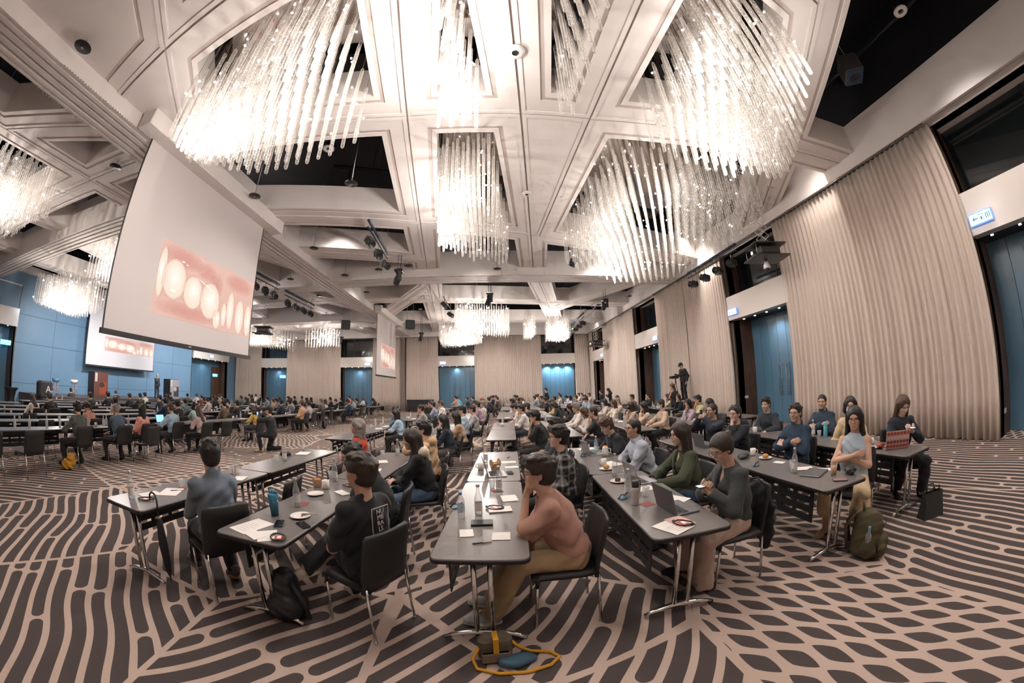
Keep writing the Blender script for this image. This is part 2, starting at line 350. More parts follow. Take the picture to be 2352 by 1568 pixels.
def door_recess(a, b_, side, depth, sign=None, hb=HB, ht=HT, lit=False, npan=7, lab='', handles=True, wood_near=True):
    """a door recess in a wall. local frame: u along the wall, w into the wall; the header, transom, wood reveals and the blue doors"""
    door_no[0] += 1
    L = b_ - a
    if side == 'r': T = lambda u, w, z: (XR + w, a + u, z)
    elif side == 'f': T = lambda u, w, z: (a + u, YF + w, z)
    else: T = lambda u, w, z: (XL - w, a + u, z)
    def bx(m, u0, u1, w0, w1, z0, z1):
        p, q = T(u0, w0, z0), T(u1, w1, z1)
        return m.box(tuple(min(p[i], q[i]) for i in range(3)), tuple(max(p[i], q[i]) for i in range(3)))
    root = empty('door_%d' % door_no[0], T(L / 2, 0, 0)); root['kind'] = 'structure'
    loc = Vector(root.location)
    def part(name, m, mt, par=root):
        o = m.build(name, mt, par); o.data.transform(Matrix.Translation(-loc)); return o
    part('reveal', bx(MB(), -.06, 0.0, -.02, depth, 0, TR), WOOD)
    part('reveal', bx(MB(), L, L + .06, -.02, depth, 0, TR), WOOD)
    part('soffit', bx(MB(), 0, L, .1, depth, hb + .02, hb + .10), BLACKP)
    part('header', bx(MB(), -.03, L + .03, -.24, .12, hb, ht), HEADW)
    part('transom_glass', bx(MB(), .0, L, depth * .62, depth * .62 + .03, ht - .3, TR), GLASSD)
    part('transom_frame', bx(MB(), L * .32, L * .32 + .05, depth * .6, depth * .66, ht - .3, TR), BLACKM)
    part('transom_soffit', bx(MB(), 0, L, -.02, depth, TR, TR + .06), PLASTER)
    part('backing', bx(MB(), 0, L, depth + .05, depth + .1, 0, hb + .1), SEAM)
    pw = L / npan
    for k in range(npan):
        part('door_panel', bx(MB(), k * pw + .006, (k + 1) * pw - .006, depth, depth + .05, 0.01, hb + .02), BLUEDOOR)
    if handles:
        for s in (-1, 1):
            m = MB(); u = L / 2 + s * .2
            for q in (-.07, .07): m.tube([T(u + q, depth - .02, 1.0), T(u + q, depth - .07, 1.0), T(u + q, depth - .07, 2.15), T(u + q, depth - .02, 2.15)], .012, 6)
            m.tube([T(u - .07, depth - .07, 2.13), T(u + .07, depth - .07, 2.13)], .014, 6); m.tube([T(u - .07, depth - .07, 1.15), T(u + .07, depth - .07, 1.15)], .014, 6)
            part('handle', m, STEEL)
    for k in range(5):                                # little downlights under the header soffit
        u = L * (k + .5) / 5
        m = MB().box(*[tuple(f(T(u - .03, .25, hb - .0)[i], T(u + .03, .31, hb + .025)[i]) for i in range(3)) for f in (min, max)])
        part('soffit_lamp', m, WARMED)
    for u_ in ((.2, .5, .8) if lit else (.5,)): lamp('door_lamp', 'SPOT', T(L * u_, depth * (.3 if lit else .55), hb - .05), 220 if lit else 60, (0.75, 0.9, 1.0) if lit else (0.85, 0.92, 1.0), .05, None, math.radians(130), 1.0)
    if sign is not None:
        p = T(sign, -.29, (hb + ht) / 2 - .18)
        exit_sign(*p, 'y' if side == 'r' else 'x', .5, lab, {'r': PI / 2 * -1, 'f': 0.0, 'l': PI / 2}[side])
    return root
door_recess(*R_OPEN[0], 'r', 0.95, 3.08, lab='lit exit sign with left arrow over the door recess beside the big near curtain')
door_recess(*R_OPEN[1], 'r', 0.95, 3.0, lab='lit exit sign over the door recess nearest to the camera platform')
door_recess(*R_OPEN[2], 'r', 0.95, 0.3, lab='lit exit sign on the curtain side of the third door recess of the right wall')
door_recess(*R_OPEN[3], 'r', 0.95, 0.4, lab='small exit sign on the last door header before the far corner')
door_recess(*F_OPEN[0], 'f', 0.8, None, lab='', handles=False)
door_recess(*F_OPEN[1], 'f', 0.8, 2.8, lab='exit sign over the far door beside the small hanging screen')
door_recess(*F_OPEN[2], 'f', 0.5, 0.45, lab='exit sign over the far door with long handles in the middle')
door_recess(*F_OPEN[3], 'f', 0.5, None, lit=True, handles=False)
# doors of the stage wall: header, blue back, brown inner door
for (a, b_), sg in zip(L_OPEN, (None, 2.4)):
    door_recess(a, b_, 'l', 1.2, sg, hb=LHB, ht=LHB + 1.0, handles=False, npan=9, lab='exit sign over the blue recess right of the stage')
door_brown = MB().rbox((XL - 1.05, 29.3, 0), (XL - .95, 30.5, 3.9), .01)
struct('door_20', door_brown, WOOD)
struct('door_21', MB().rbox((XL - 1.05, 6.6, 0), (XL - .95, 8.2, 2.9), .01), wood_mat('orange_wood', (0.12, 0.04, 0.014), (0.26, 0.09, 0.03)))
ICON = mat('cyan_sign', (0.3, 0.8, 1.0), 0.4, emit=(0.1, 0.62, 1.0), estr=3.0)
for (p, lab) in (((XL - .9, 29.7, 3.05), 'cyan exit sign glowing on the brown door right of the stage'), ((-21.2, YF + .74, 3.15), 'cyan exit sign glowing on the far blue door'), ((XL - .3, 8.6, 3.5), 'cyan exit sign over the orange wooden door at the edge of the stage')):
    m = MB().rbox((-.03, -.34, -.13), (.03, .34, .13), .01) if p[0] < -25 else MB().rbox((-.34, -.03, -.13), (.34, .03, .13), .01)
    o = m.build('exit_sign', ICON, None, p); tag(o, lab, 'exit sign', 'glowing cyan exit signs')
# ---------------------------------------------------------------- fascias and ceiling beams
FX = 9.25; FY = 31.75; ZB = 6.76; ZT = 7.93; ZL = 7.12
def grooved(name, axis, c0, c1, lo, hi, zb=ZB, zt=ZT, par=None, drop=0.0):
    """a straight ceiling beam with a grooved track along its underside"""
    w_ = c1 - c0; prof = [(0, zt), (0, zb), (.05, zb), (.05, zb + .03), (.14, zb + .03), (.14, zb), (.24, zb), (.24, zb + .07), (.33, zb + .07), (.33, zb + .01), (.46, zb + .01), (.46, zb + .14), (.54, zb + .14)]
    prof = [(k * w_, z) for k, z in prof]; full = prof + [(w_ - k, z) for k, z in reversed(prof)]
    m = MB(); n = len(full)
    P = (lambda u, k, z: (c0 + k, u, z)) if axis == 'y' else (lambda u, k, z: (u, c0 + k, z))
    m.add([P(lo, k, z) for k, z in full] + [P(hi, k, z) for k, z in full], [(i, i + 1, n + i + 1, n + i) for i in range(n - 1)], 0)
    m.add([P(lo, 0, zt), P(lo, w_, zt), P(hi, w_, zt), P(hi, 0, zt)], [(0, 1, 2, 3)])
    for i, f in enumerate(m.f):                       # dark grooves
        if i in (4, 8, 12, 16): m.m[i] = 0
    o = m.build(name, [PLASTER, GREYSTRIP], par)
    if par is None: o['kind'] = 'structure'
    return o
grooved('trim_1', 'y', -8.2, -7.15, YN, FY)
grooved('trim_2', 'x', 14.8, 15.85, -7.15, FX)
grooved('trim_3', 'x', 6.4, 7.45, XL + .4, -8.2)
grooved('trim_4', 'x', 15.2, 16.25, XL + .4, -8.2)
grooved('trim_5', 'x', 23.6, 24.65, XL + .4, -8.2)
struct('trim_6', MB().box((FX, YN, ZB), (FX + .1, FY + .1, ZT)).box((FX + .16, YN, ZB + .02), (XR + .3, FY, ZT)), PLASTER)
struct('trim_7', MB().box((XL, FY, ZB - .04), (FX, FY + .1, ZT)).box((XL, FY + .16, ZB - .02), (XR, YF + .3, ZT)), PLASTER)
struct('trim_8', MB().box((XL, YN, 7.5), (XL + .35, FY, ZT)), PLASTER)
struct('trim_9', MB().box((XL, YN, ZB), (FX, YN + .3, ZT)), PLASTER)
# curtain tracks on the fascia foot
TRACK = mat('curtain_track', (0.4, 0.38, 0.36), 0.25, 0.8)
tr6 = bpy.data.objects['trim_6']
for a, b_ in ((2.3, 8.2), (11.6, 17.9), (21.2, 27.6)): MB().box((FX + .02, a, ZB - .03), (FX + .09, b_, ZB)).build('curtain_track', TRACK, tr6)
# ---------------------------------------------------------------- coffered ceiling: convex cells cut by beam lines
def cut(poly, p, d):
    """split a convex polygon [(x, y, is_border_edge)] by a line; returns left and right part"""
    n = (-d[1], d[0]); s = [(q[0] - p[0]) * n[0] + (q[1] - p[1]) * n[1] for q in poly]
    A, B = [], []
    N = len(poly)
    for i in range(N):
        j = (i + 1) % N; q, r = poly[i], poly[j]; e = q[2]
        if s[i] >= 0: A.append((q[0], q[1], e))
        else: B.append((q[0], q[1], e))
        if (s[i] >= 0) != (s[j] >= 0):
            t = s[i] / (s[i] - s[j]); c = (q[0] + (r[0] - q[0]) * t, q[1] + (r[1] - q[1]) * t)
            if s[i] >= 0: A.append((*c, False)); B.append((*c, e))
            else: B.append((*c, False)); A.append((*c, e))
    return A, B
def inset(poly, d):
    N = len(poly); lines = []
    for i in range(N):
        q, r = poly[i], poly[(i + 1) % N]; dx, dy = r[0] - q[0], r[1] - q[1]; l = math.hypot(dx, dy)
        if l < 1e-6: return None
        k = 0.0 if q[2] else d
        lines.append(((q[0] - dy / l * k, q[1] + dx / l * k), (dx / l, dy / l)))
    out = []
    for i in range(N):
        (p, a), (q, b_) = lines[i - 1], lines[i]
        den = a[0] * b_[1] - a[1] * b_[0]
        if abs(den) < 1e-6: out.append((q[0], q[1], poly[i][2])); continue
        t = ((q[0] - p[0]) * b_[1] - (q[1] - p[1]) * b_[0]) / den
        out.append((p[0] + a[0] * t, p[1] + a[1] * t, poly[i][2]))
    for i in range(N):
        q, r = out[i], out[(i + 1) % N]
        if (r[0] - q[0]) * lines[i][1][0] + (r[1] - q[1]) * lines[i][1][1] < 0.02: return None
    return out
RINGS = [(0.0, .02, ZL + .02, 1), (.02, .10, ZL - .02, 0), (.10, .40, ZL, 0), (.40, .49, ZL + .022, 1), (.49, .60, ZL, 0)]
def clean(poly):
    out = []
    for q in poly:
        if not out or math.hypot(q[0] - out[-1][0], q[1] - out[-1][1]) > .05: out.append(q)
    if len(out) > 1 and math.hypot(out[0][0] - out[-1][0], out[0][1] - out[-1][1]) < .05: out.pop()
    return out
CELLS = []
def coffer(poly, par, top=ZT, scale=1.0):
    poly = clean(poly)
    if len(poly) < 3: return
    m = MB(); prev = poly; pz = None; hole = None
    for o0, o1, z, mi in RINGS:
        nxt = inset(poly, o1 * scale)
        N = len(poly)
        if pz is not None and abs(pz - z) > 1e-6:
            m.add([(q[0], q[1], pz) for q in prev] + [(q[0], q[1], z) for q in prev], [(i, (i + 1) % N, N + (i + 1) % N, N + i) for i in range(N) if not prev[i][2]], 0)
        if nxt is None:
            m.add([(q[0], q[1], z) for q in prev], [tuple(range(N))[::-1]], 0); hole = None; break
        m.add([(q[0], q[1], z) for q in prev] + [(q[0], q[1], z) for q in nxt], [(i, N + i, N + (i + 1) % N, (i + 1) % N) for i in range(N) if not prev[i][2]], mi)
        prev = nxt; pz = z; hole = nxt
    if hole:
        N = len(hole)
        m.add([(q[0], q[1], ZL) for q in hole] + [(q[0], q[1], top) for q in hole], [(i, (i + 1) % N, N + (i + 1) % N, N + i) for i in range(N) if not hole[i][2]], 0)
    o = m.build('coffer_frame', [PLASTER, GREYSTRIP], par)
    CELLS.append((poly, hole, o))
    return hole
def split(cells, p, q, cond=None):
    out = []
    for c in cells:
        cx = sum(k[0] for k in c) / len(c); cy_ = sum(k[1] for k in c) / len(c)
        if cond is not None and not cond(cx, cy_): out.append(c); continue
        A, B = cut(c, p, (q[0] - p[0], q[1] - p[1]))
        for k in (A, B):
            if len(clean(k)) >= 3: out.append(k)
    return out
def bay(x0, x1, y0, y1): return [[(x0, y0, True), (x1, y0, True), (x1, y1, True), (x0, y1, True)]]
struct('ceiling', MB().box((XL, YN, 10.2), (XR + .3, YF + .3, 10.4)), BLACKVOID)
ceil_o = empty('trim_11'); ceil_o['kind'] = 'structure'
struct('wall_plenum', MB().box((XL - .3, YN - .3, ZT), (XL, YF + .3, 10.3)).box((XR - .1, YN - .3, ZT), (XR + .3, YF + .3, 10.3)).box((XL, YF - .1, ZT), (XR, YF + .3, 10.3)), BLACKVOID)
x_on = lambda p, q, y: p[0] + (q[0] - p[0]) * (y - p[1]) / (q[1] - p[1])
B1 = ((-1.29, 2.83), (-2.0, 9.09)); B2 = ((0.31, 2.91), (1.53, 11.2)); B3 = ((2.22, 2.67), (1.95, 9.5)); LA = ((-7.2, 8.85), (1.53, 11.35))
la_y = lambda x: 8.85 + (x + 7.2) * (11.35 - 8.85) / 8.73
cells = bay(-7.15, FX, YN + .3, 14.8)
cells = split(cells, *LA); cells = split(cells, *B1); cells = split(cells, *B2)
cells = split(cells, *B3, lambda x, y: y < la_y(x) and x > x_on(*B2, y))
left = lambda x, y: x < x_on(*B1, y) and y < la_y(x); mid = lambda x, y: x_on(*B1, y) < x < x_on(*B3, y) and y < la_y(x); right = lambda x, y: x > x_on(*B3, y) and y < la_y(x)
cells = split(cells, (-6.8, 5.03), (-1.6, 5.45), left)
cells = split(cells, (-1.0, 5.45), (2.0, 5.46), lambda x, y: mid(x, y))
cells = split(cells, (2.2, 5.48), (9.2, 4.95), right)
cells = split(cells, (-4.86, 1.66), (-6.65, 4.5), lambda x, y: left(x, y) and y < 5.0)
cells = split(cells, (-3.84, 2.13), (-7.07, 2.94), lambda x, y: left(x, y) and y < 4.6)
cells = split(cells, (4.9, 1.5), (7.0, 5.0), lambda x, y: right(x, y))
cells = split(cells, (2.6, 1.0), (7.5, 2.2), lambda x, y: right(x, y) and y < 3.0 and x < 5.2)
cells = split(cells, (-7.1, 12.0), (-2.4, 13.7), lambda x, y: y > la_y(x) and x < -1.8)
NEAR = []
for c in cells: NEAR.append((c, coffer(c, ceil_o)))
B1f = ((-2.97, 17.24), (-4.48, 32.36)); B2f = ((2.7, 17.2), (6.5, 31.5))
cells = bay(-7.15, FX, 15.85, FY)
cells = split(cells, *B1f); cells = split(cells, *B2f)
cells = split(cells, (-3, 20.4), (9.3, 22.0)); cells = split(cells, (8.2, 15.9), (1.6, 29.0), lambda x, y: x > x_on(*B2f, y))
cells = split(cells, (-4.18, 19.2), (-7.1, 23.7), lambda x, y: x < x_on(*B1f, y)); cells = split(cells, (-3, 27.0), (9.3, 27.6))
for c in cells: coffer(c, ceil_o)
for y0, y1, k in ((YN + .3, 6.4, 0), (7.45, 15.2, 1), (16.25, 23.6, 2), (24.65, FY, 3)):
    cells = bay(XL + .35, -8.2, y0, y1)
    if k == 0: cells = split(cells, (-11.1, 1.9), (-10.97, 5.6)); cells = split(cells, (-13.8, 4.74), (-9.0, 4.87)); cells = split(cells, (-16.9, 0), (-15.9, 6)); cells = split(cells, (-22.0, 0), (-21.5, 6)); cells = split(cells, (-8.3, 3.5), (-11.0, 2.0), lambda x, y: x > -11)
    else:
        cells = split(cells, (-12.2, y0), (-11.0, y1)); cells = split(cells, (-16.6, y0), (-17.4, y1)); cells = split(cells, (-22.2, y0), (-21.6, y1))
        cells = split(cells, (-26, (y0 + y1) / 2 + .8), (-8, (y0 + y1) / 2 - .6)); cells = split(cells, (-11.6, y0 - 1), (-7.5, y1), lambda x, y: x > -12)
    for c in cells: coffer(c, ceil_o)
# ---------------------------------------------------------------- curtains
CURT = mat('beige_curtain_cloth', (0.64, 0.545, 0.475), 0.85, noise=0.05, nscale=5, sheen=0.15)
def curtain(name, axis, base, a, b_, label, inward, res=8, z1=6.73, seed=0, rows=9, splay=0.0):
    rnd = random.Random(seed); L = b_ - a; per = 0.165; n = max(3, int(L / per)); U = n * res + 1
    ph = [rnd.uniform(-.5, .5) for _ in range(n + 2)]; am = [rnd.uniform(.65, 1.15) for _ in range(n + 2)]
    m = MB(); vs = []
    for r in range(rows):
        t = r / (rows - 1); z = z1 + (0.015 - z1) * t
        for i in range(U):
            s = i / (U - 1); k = s * n; q = int(min(k, n - 1)); fr = k - q
            p = ph[q] * (1 - fr) + ph[q + 1] * fr; A = am[q] * (1 - fr) + am[q + 1] * fr
            wv = math.sin(2 * PI * k + p * (0.3 + 1.3 * t)); wv = math.copysign(abs(wv) ** .8, wv)
            w_ = .052 * A * wv * (0.7 + .5 * t) + .03 * t * math.sin(2 * PI * k * .27 + p * 2)
            u = a + s * L + .02 * t * math.sin(k * 1.9 + p) + splay * t * t * (s - .5)
            vs.append((base + inward * (w_ + .02 * t), u, z) if axis == 'y' else (u, base + inward * (w_ + .02 * t), z))
    fs = [(r * U + i, r * U + i + 1, (r + 1) * U + i + 1, (r + 1) * U + i) for r in range(rows - 1) for i in range(U - 1)]
    m.add(vs, fs, 0, True)
    o = m.build(name, CURT); tag(o, label, 'curtain', 'beige pleated curtains')
    md = o.modifiers.new('thickness', 'SOLIDIFY'); md.thickness = 0.006
    return o
for k, (a, b_, lab, rs) in enumerate(((2.2, 8.34, 'tall beige pleated curtain nearest the camera on the right wall', 10), (11.58, 14.83, 'beige pleated curtain between the walnut reveal and the bright gap behind the camera operator', 8),
        (14.80, 17.95, 'beige pleated curtain behind the camera operator on the platform', 6), (21.22, 27.72, 'beige pleated curtain between the two farther door recesses of the right wall', 4), (30.72, 31.8, 'narrow beige curtain on the right wall at the far corner', 4), (-5.0, -1.2, 'beige curtain on the right wall behind the camera', 4))):
    curtain('curtain', 'y', 9.40, a, b_, lab, -1, rs, seed=k, splay=0.12)
for k, (a, b_, lab) in enumerate(((-26.75, -23.3, 'beige curtain in the far corner beside the blue stage wall'), (-20.1, -14.05, 'beige curtain on the far wall between the two doors left of the partition post'), (-10.77, -8.08, 'beige curtain on the far wall just behind the small hanging screen'),
        (-7.55, -4.57, 'beige curtain on the far wall right of the partition post, above the black console'), (-1.25, 4.84, 'wide beige curtain in the middle of the far wall'), (8.0, 9.3, 'narrow beige curtain on the far wall at the right corner'))):
    curtain('curtain', 'x', 31.9, a, b_, lab, -1, 4, z1=6.69, seed=20 + k, rows=6, splay=0.1)
struct('trim_10', MB().box((-8.02, 31.7, 0), (-7.62, 32.1, 6.72)), mat('grey_post', (0.20, 0.16, 0.14), .6))
# ---------------------------------------------------------------- chandeliers
def rod_material():
    m = bpy.data.materials.new('seeded_glass_rod'); m.use_nodes = True; nt = m.node_tree; nt.nodes.clear(); x = NX(nt)
    out = nt.nodes.new('ShaderNodeOutputMaterial'); tc = nt.nodes.new('ShaderNodeTexCoord'); oi = nt.nodes.new('ShaderNodeObjectInfo')
    ad = nt.nodes.new('ShaderNodeVectorMath'); ad.operation = 'ADD'; nt.links.new(tc.outputs['Object'], ad.inputs[0])
    cmb = nt.nodes.new('ShaderNodeCombineXYZ'); nt.links.new(x.m('MULTIPLY', oi.outputs['Random'], 9.0), cmb.inputs[2]); nt.links.new(cmb.outputs[0], ad.inputs[1])
    vo = nt.nodes.new('ShaderNodeTexVoronoi'); vo.inputs['Scale'].default_value = 22; nt.links.new(ad.outputs[0], vo.inputs['Vector'])
    bub = x.m('LESS_THAN', vo.outputs['Distance'], 0.22)
    lw = nt.nodes.new('ShaderNodeLayerWeight'); lw.inputs['Blend'].default_value = 0.5
    fac = x.m('MINIMUM', x.m('ADD', x.m('ADD', 0.10, x.m('MULTIPLY', lw.outputs['Facing'], 0.45)), x.m('MULTIPLY', bub, 0.45)), 1.0)
    tr = nt.nodes.new('ShaderNodeBsdfTransparent'); tr.inputs[0].default_value = (0.97, 0.96, 0.95, 1)
    tl = nt.nodes.new('ShaderNodeBsdfTranslucent'); tl.inputs[0].default_value = (0.95, 0.93, 0.90, 1)
    df = nt.nodes.new('ShaderNodeBsdfDiffuse'); df.inputs[0].default_value = (0.95, 0.93, 0.90, 1)
    gl = nt.nodes.new('ShaderNodeBsdfGlossy'); gl.inputs['Roughness'].default_value = 0.08; gl.inputs[0].default_value = (0.9, 0.9, 0.9, 1)
    m1 = nt.nodes.new('ShaderNodeMixShader'); m1.inputs[0].default_value = 0.5; nt.links.new(tl.outputs[0], m1.inputs[1]); nt.links.new(df.outputs[0], m1.inputs[2])
    m2 = nt.nodes.new('ShaderNodeMixShader'); m2.inputs[0].default_value = 0.25; nt.links.new(m1.outputs[0], m2.inputs[1]); nt.links.new(gl.outputs[0], m2.inputs[2])
    m3 = nt.nodes.new('ShaderNodeMixShader'); nt.links.new(fac, m3.inputs[0]); nt.links.new(tr.outputs[0], m3.inputs[1]); nt.links.new(m2.outputs[0], m3.inputs[2])
    nt.links.new(m3.outputs[0], out.inputs[0]); return m
ROD = rod_material()
WIRE = mat('brass_wire', (0.45, 0.36, 0.25), 0.35, 0.8)
BULB = mat('chandelier_bulb', (1, 0.95, 0.9), 0.3, emit=(1.0, 0.93, 0.86), estr=22.0)
BULB.cycles.emission_sampling = 'NONE'
MIRROR = mat('mirror_canopy', (0.62, 0.60, 0.60), 0.06, 1.0)
RL = 1.35
def rod_mb(m, c=(0, 0, 0), n=8, r=.033, L=RL):
    m.lathe([(.0005, 0), (r * .72, .004), (r, .03), (r, L - .02), (r * .9, L), (.0005, L)], n, 0, c)
    return m
rod_me = rod_mb(MB()); rod_me.tube([(0, 0, RL), (0, 0, RL + 1.3)], .004, 4, 1, cap=False); rod_me = rod_me.mesh('glass_rod'); rod_me.materials.append(ROD); rod_me.materials.append(WIRE)
bulb_me = MB().sphere((0, 0, 0), .019, 0, 8, 5).mesh('bulb'); bulb_me.materials.append(BULB)
def in_poly(p, poly):
    for i in range(len(poly)):
        q, r = poly[i], poly[(i + 1) % len(poly)]
        if (r[0] - q[0]) * (p[1] - q[1]) - (r[1] - q[1]) * (p[0] - q[0]) < 0: return False
    return True
def chandelier(poly, label, zf, step=0.25, near=True, top=8.45, nb=50, seed=1, margin=0.06, axis=0.0, maxn=300, energy=None, nlights=1, canopy=True):
    rnd = random.Random(seed)
    cx = sum(p[0] for p in poly) / len(poly); cy_ = sum(p[1] for p in poly) / len(poly)
    root = empty('chandelier', (cx, cy_, top)); tag(root, label, 'chandelier', 'glass rod chandeliers')
    q = inset([(p[0], p[1], False) for p in poly], margin) or poly
    for p in q: MB().tube([((p[0] - cx) * .8, (p[1] - cy_) * .8, .05), ((p[0] - cx) * .8, (p[1] - cy_) * .8, 10.2 - top)], .01, 5).build('suspension', STEEL, root)
    if canopy: MB().prism([(p[0] - cx, p[1] - cy_) for p in q], 0, .05).build('canopy', MIRROR, root)
    pts = []; ca, sa = math.cos(axis), math.sin(axis)
    R = max(math.hypot(p[0] - cx, p[1] - cy_) for p in poly); n = int(R / step) + 2
    for i in range(-n, n + 1):
        for j in range(-n, n + 1):
            u = (i + (.5 if j % 2 else 0)) * step; v = j * step * .9
            p = (cx + u * ca - v * sa, cy_ + u * sa + v * ca)
            if in_poly(p, q): pts.append(p)
    pts.sort(key=lambda p: math.hypot(p[0], p[1]))
    far = MB(); fb = MB()
    for pi, p in enumerate(pts):
        z = zf(p[0], p[1]) + rnd.uniform(-.05, .05)
        if near and pi < maxn:
            o = inst('glass_rod', rod_me, root, (p[0] - cx, p[1] - cy_, z - top))
        else: rod_mb(far, (p[0] - cx, p[1] - cy_, z - top), 5)
    for k in range(nb):
        p = rnd.choice(pts); z = zf(*p) + rnd.choice((.25, .55, .85, 1.15)) + rnd.uniform(-.05, .05); c = (p[0] - cx + rnd.uniform(-.1, .1), p[1] - cy_ + rnd.uniform(-.1, .1), z - top)
        if near: inst('bulb', bulb_me, root, c)
        else: fb.sphere(c, .03, 0, 6, 4)
    if far.v:
        o = far.build('glass_rods', [ROD], root); o['kind'] = 'stuff'
    if not near:
        if fb.v: o = fb.build('bulbs', [BULB], root); o['kind'] = 'stuff'
    e = (energy or CH_E * (1.0 if near else 1.9)) / nlights
    for k in range(nlights):
        p = pts[int((k + .5) / nlights * len(pts))] if nlights > 1 else (cx, cy_)
        l = lamp('chandelier_lamp', 'POINT', (p[0], p[1], zf(*p) + .12), e, (1.0, 0.92, 0.865), .06)
    return root
def near_hole(x, y):
    for c, h in NEAR:
        if h and in_poly((x, y), c): return [(p[0], p[1]) for p in h]
wave = lambda z0, a, sx, sy, p: (lambda x, y: z0 + a * math.sin(x * sx + y * sy + p))
for (x, y, lab, zf, kw) in (
    (-3.4, 3.8, 'large glass rod chandelier above the hanging screen side, left of the ceiling beams', wave(5.75, .32, 1.1, -.7, 5.6), dict(step=.205, nb=90, nlights=5)),
    (-0.6, 3.6, 'narrow glass rod chandelier straight overhead between the two long beams', wave(5.9, .2, .8, .6, 0), dict(step=.21, nb=50, nlights=3)),
    (-0.2, 8.0, 'narrow glass rod chandelier in rows ending in pointed tips beyond the cross beam', wave(5.75, .15, .8, .9, 1), dict(step=.22, nb=60, nlights=3)),
    (1.35, 3.6, 'slim glass rod chandelier in the thin wedge right of the long beam', wave(6.3, .1, 1, 1, 0), dict(step=.2, nb=16, energy=150)),
    (1.7, 6.4, 'few glass rods in the tip of the thin ceiling wedge', wave(6.3, .1, 1, 1, 0), dict(step=.2, nb=3, energy=40)),
    (4.2, 3.8, 'largest glass rod chandelier at the upper right over the tables', wave(5.75, .3, .9, .7, 3.6), dict(step=.21, nb=120, nlights=6)),
    (4.6, 8.0, 'large glass rod chandelier in front of the scissor lift projector', wave(5.65, .25, .8, .6, 0.2), dict(step=.245, nb=120, nlights=6, energy=420))):
    h = near_hole(x, y)
    if x == 4.6: h = [q for q in clean(cut([(p[0], p[1], False) for p in h], (6.9, 0), (0, 1))[0])]; h = [(q[0], q[1]) for q in h]
    if h: chandelier(h, lab, zf, seed=int(x * 10 + 100), **kw)
def rect(x0, x1, y0, y1): return [(x0, y0), (x1, y0), (x1, y1), (x0, y1)]
for (r, lab, zf, kw) in (
    (rect(-1.9, 1.3, 18.0, 20.4), 'distant glass rod chandelier nearest behind the cross beam', wave(5.0, .2, .9, .5, 0), dict(nb=70)),
    (rect(-3.4, -0.4, 23.4, 26.4), 'distant low glass rod chandelier at the left over the far crowd', wave(5.2, .2, .7, .5, 0), dict(nb=60)),
    (rect(2.5, 3.2, 22.5, 25.5), 'distant thin strip of glass rods beside the far beam', wave(5.25, .1, .7, .5, 0), dict(nb=20, energy=120)),
    (rect(4.0, 5.6, 22.4, 25.2), 'distant glass rod chandelier beside the row of stage spotlights', wave(5.2, .15, .7, .5, 1), dict(nb=40)),
    (rect(-15.6, -12.0, 1.2, 4.4), 'glass rod chandelier cut by the photo edge above the stage side hall', wave(5.9, .25, .7, .9, 1), dict(nb=70, step=.24)),
    (rect(-21.2, -17.4, 7.7, 10.2), 'glass rod chandelier hanging in front of the blue stage wall', wave(4.95, .2, .8, .6, 2), dict(nb=70)),
    (rect(-15.8, -13.2, 7.8, 10.4), 'smaller glass rod chandelier partly hidden behind the big hanging screen', wave(5.6, .15, .8, .6, 2), dict(nb=50)),
    (rect(-21.6, -16.6, 25.0, 28.0), 'far glass rod chandelier above the projector lift by the far curtains', wave(5.3, .2, .5, .6, 2), dict(nb=80, nlights=2)),
    (rect(-14.3, -12.0, 24.7, 27.6), 'far glass rod chandelier beside the small hanging screen', wave(5.2, .2, .8, .6, 2), dict(nb=50))):
    chandelier(r, lab, zf, near=False, seed=int(r[0][0] * 7 + 300), step=kw.pop('step', .26), canopy=True, **kw)
# ---------------------------------------------------------------- projection screens
SCREENW = mat('projection_screen_cloth', (0.66, 0.61, 0.60), 0.8)
def pm(name, col, e): return mat(name, tuple(c * .25 for c in col), .8, emit=col, estr=e)
def soft_print(name, c0, c1, e, fade):
    """projected light spot: colour runs from centre to rim, the rim melting into what is round it"""
    m = bpy.data.materials.new(name); m.use_nodes = True; nt = m.node_tree; b = nt.nodes['Principled BSDF']; out = nt.nodes['Material Output']; x = NX(nt)
    tc = nt.nodes.new('ShaderNodeTexCoord'); ln = nt.nodes.new('ShaderNodeVectorMath'); ln.operation = 'LENGTH'; nt.links.new(tc.outputs['Object'], ln.inputs[0]); d = ln.outputs['Value']
    mx = nt.nodes.new('ShaderNodeMix'); mx.data_type = 'RGBA'; mx.inputs['A'].default_value = (*c0, 1); mx.inputs['B'].default_value = (*c1, 1); nt.links.new(x.m('POWER', x.m('MINIMUM', d, 1.0), 1.6), mx.inputs['Factor'])
    nt.links.new(mx.outputs['Result'], b.inputs['Emission Color']); b.inputs['Emission Strength'].default_value = e; b.inputs['Base Color'].default_value = (*[k * .25 for k in c1], 1); b.inputs['Roughness'].default_value = .8
    tr = nt.nodes.new('ShaderNodeBsdfTransparent'); ms = nt.nodes.new('ShaderNodeMixShader'); al = x.m('MULTIPLY', x.m('SUBTRACT', 1.0, d), 1.0 / fade); nt.links.new(x.m('MINIMUM', x.m('MAXIMUM', al, 0.0), 1.0), ms.inputs[0]); nt.links.new(tr.outputs[0], ms.inputs[1]); nt.links.new(b.outputs[0], ms.inputs[2]); nt.links.new(ms.outputs[0], out.inputs[0]); return m
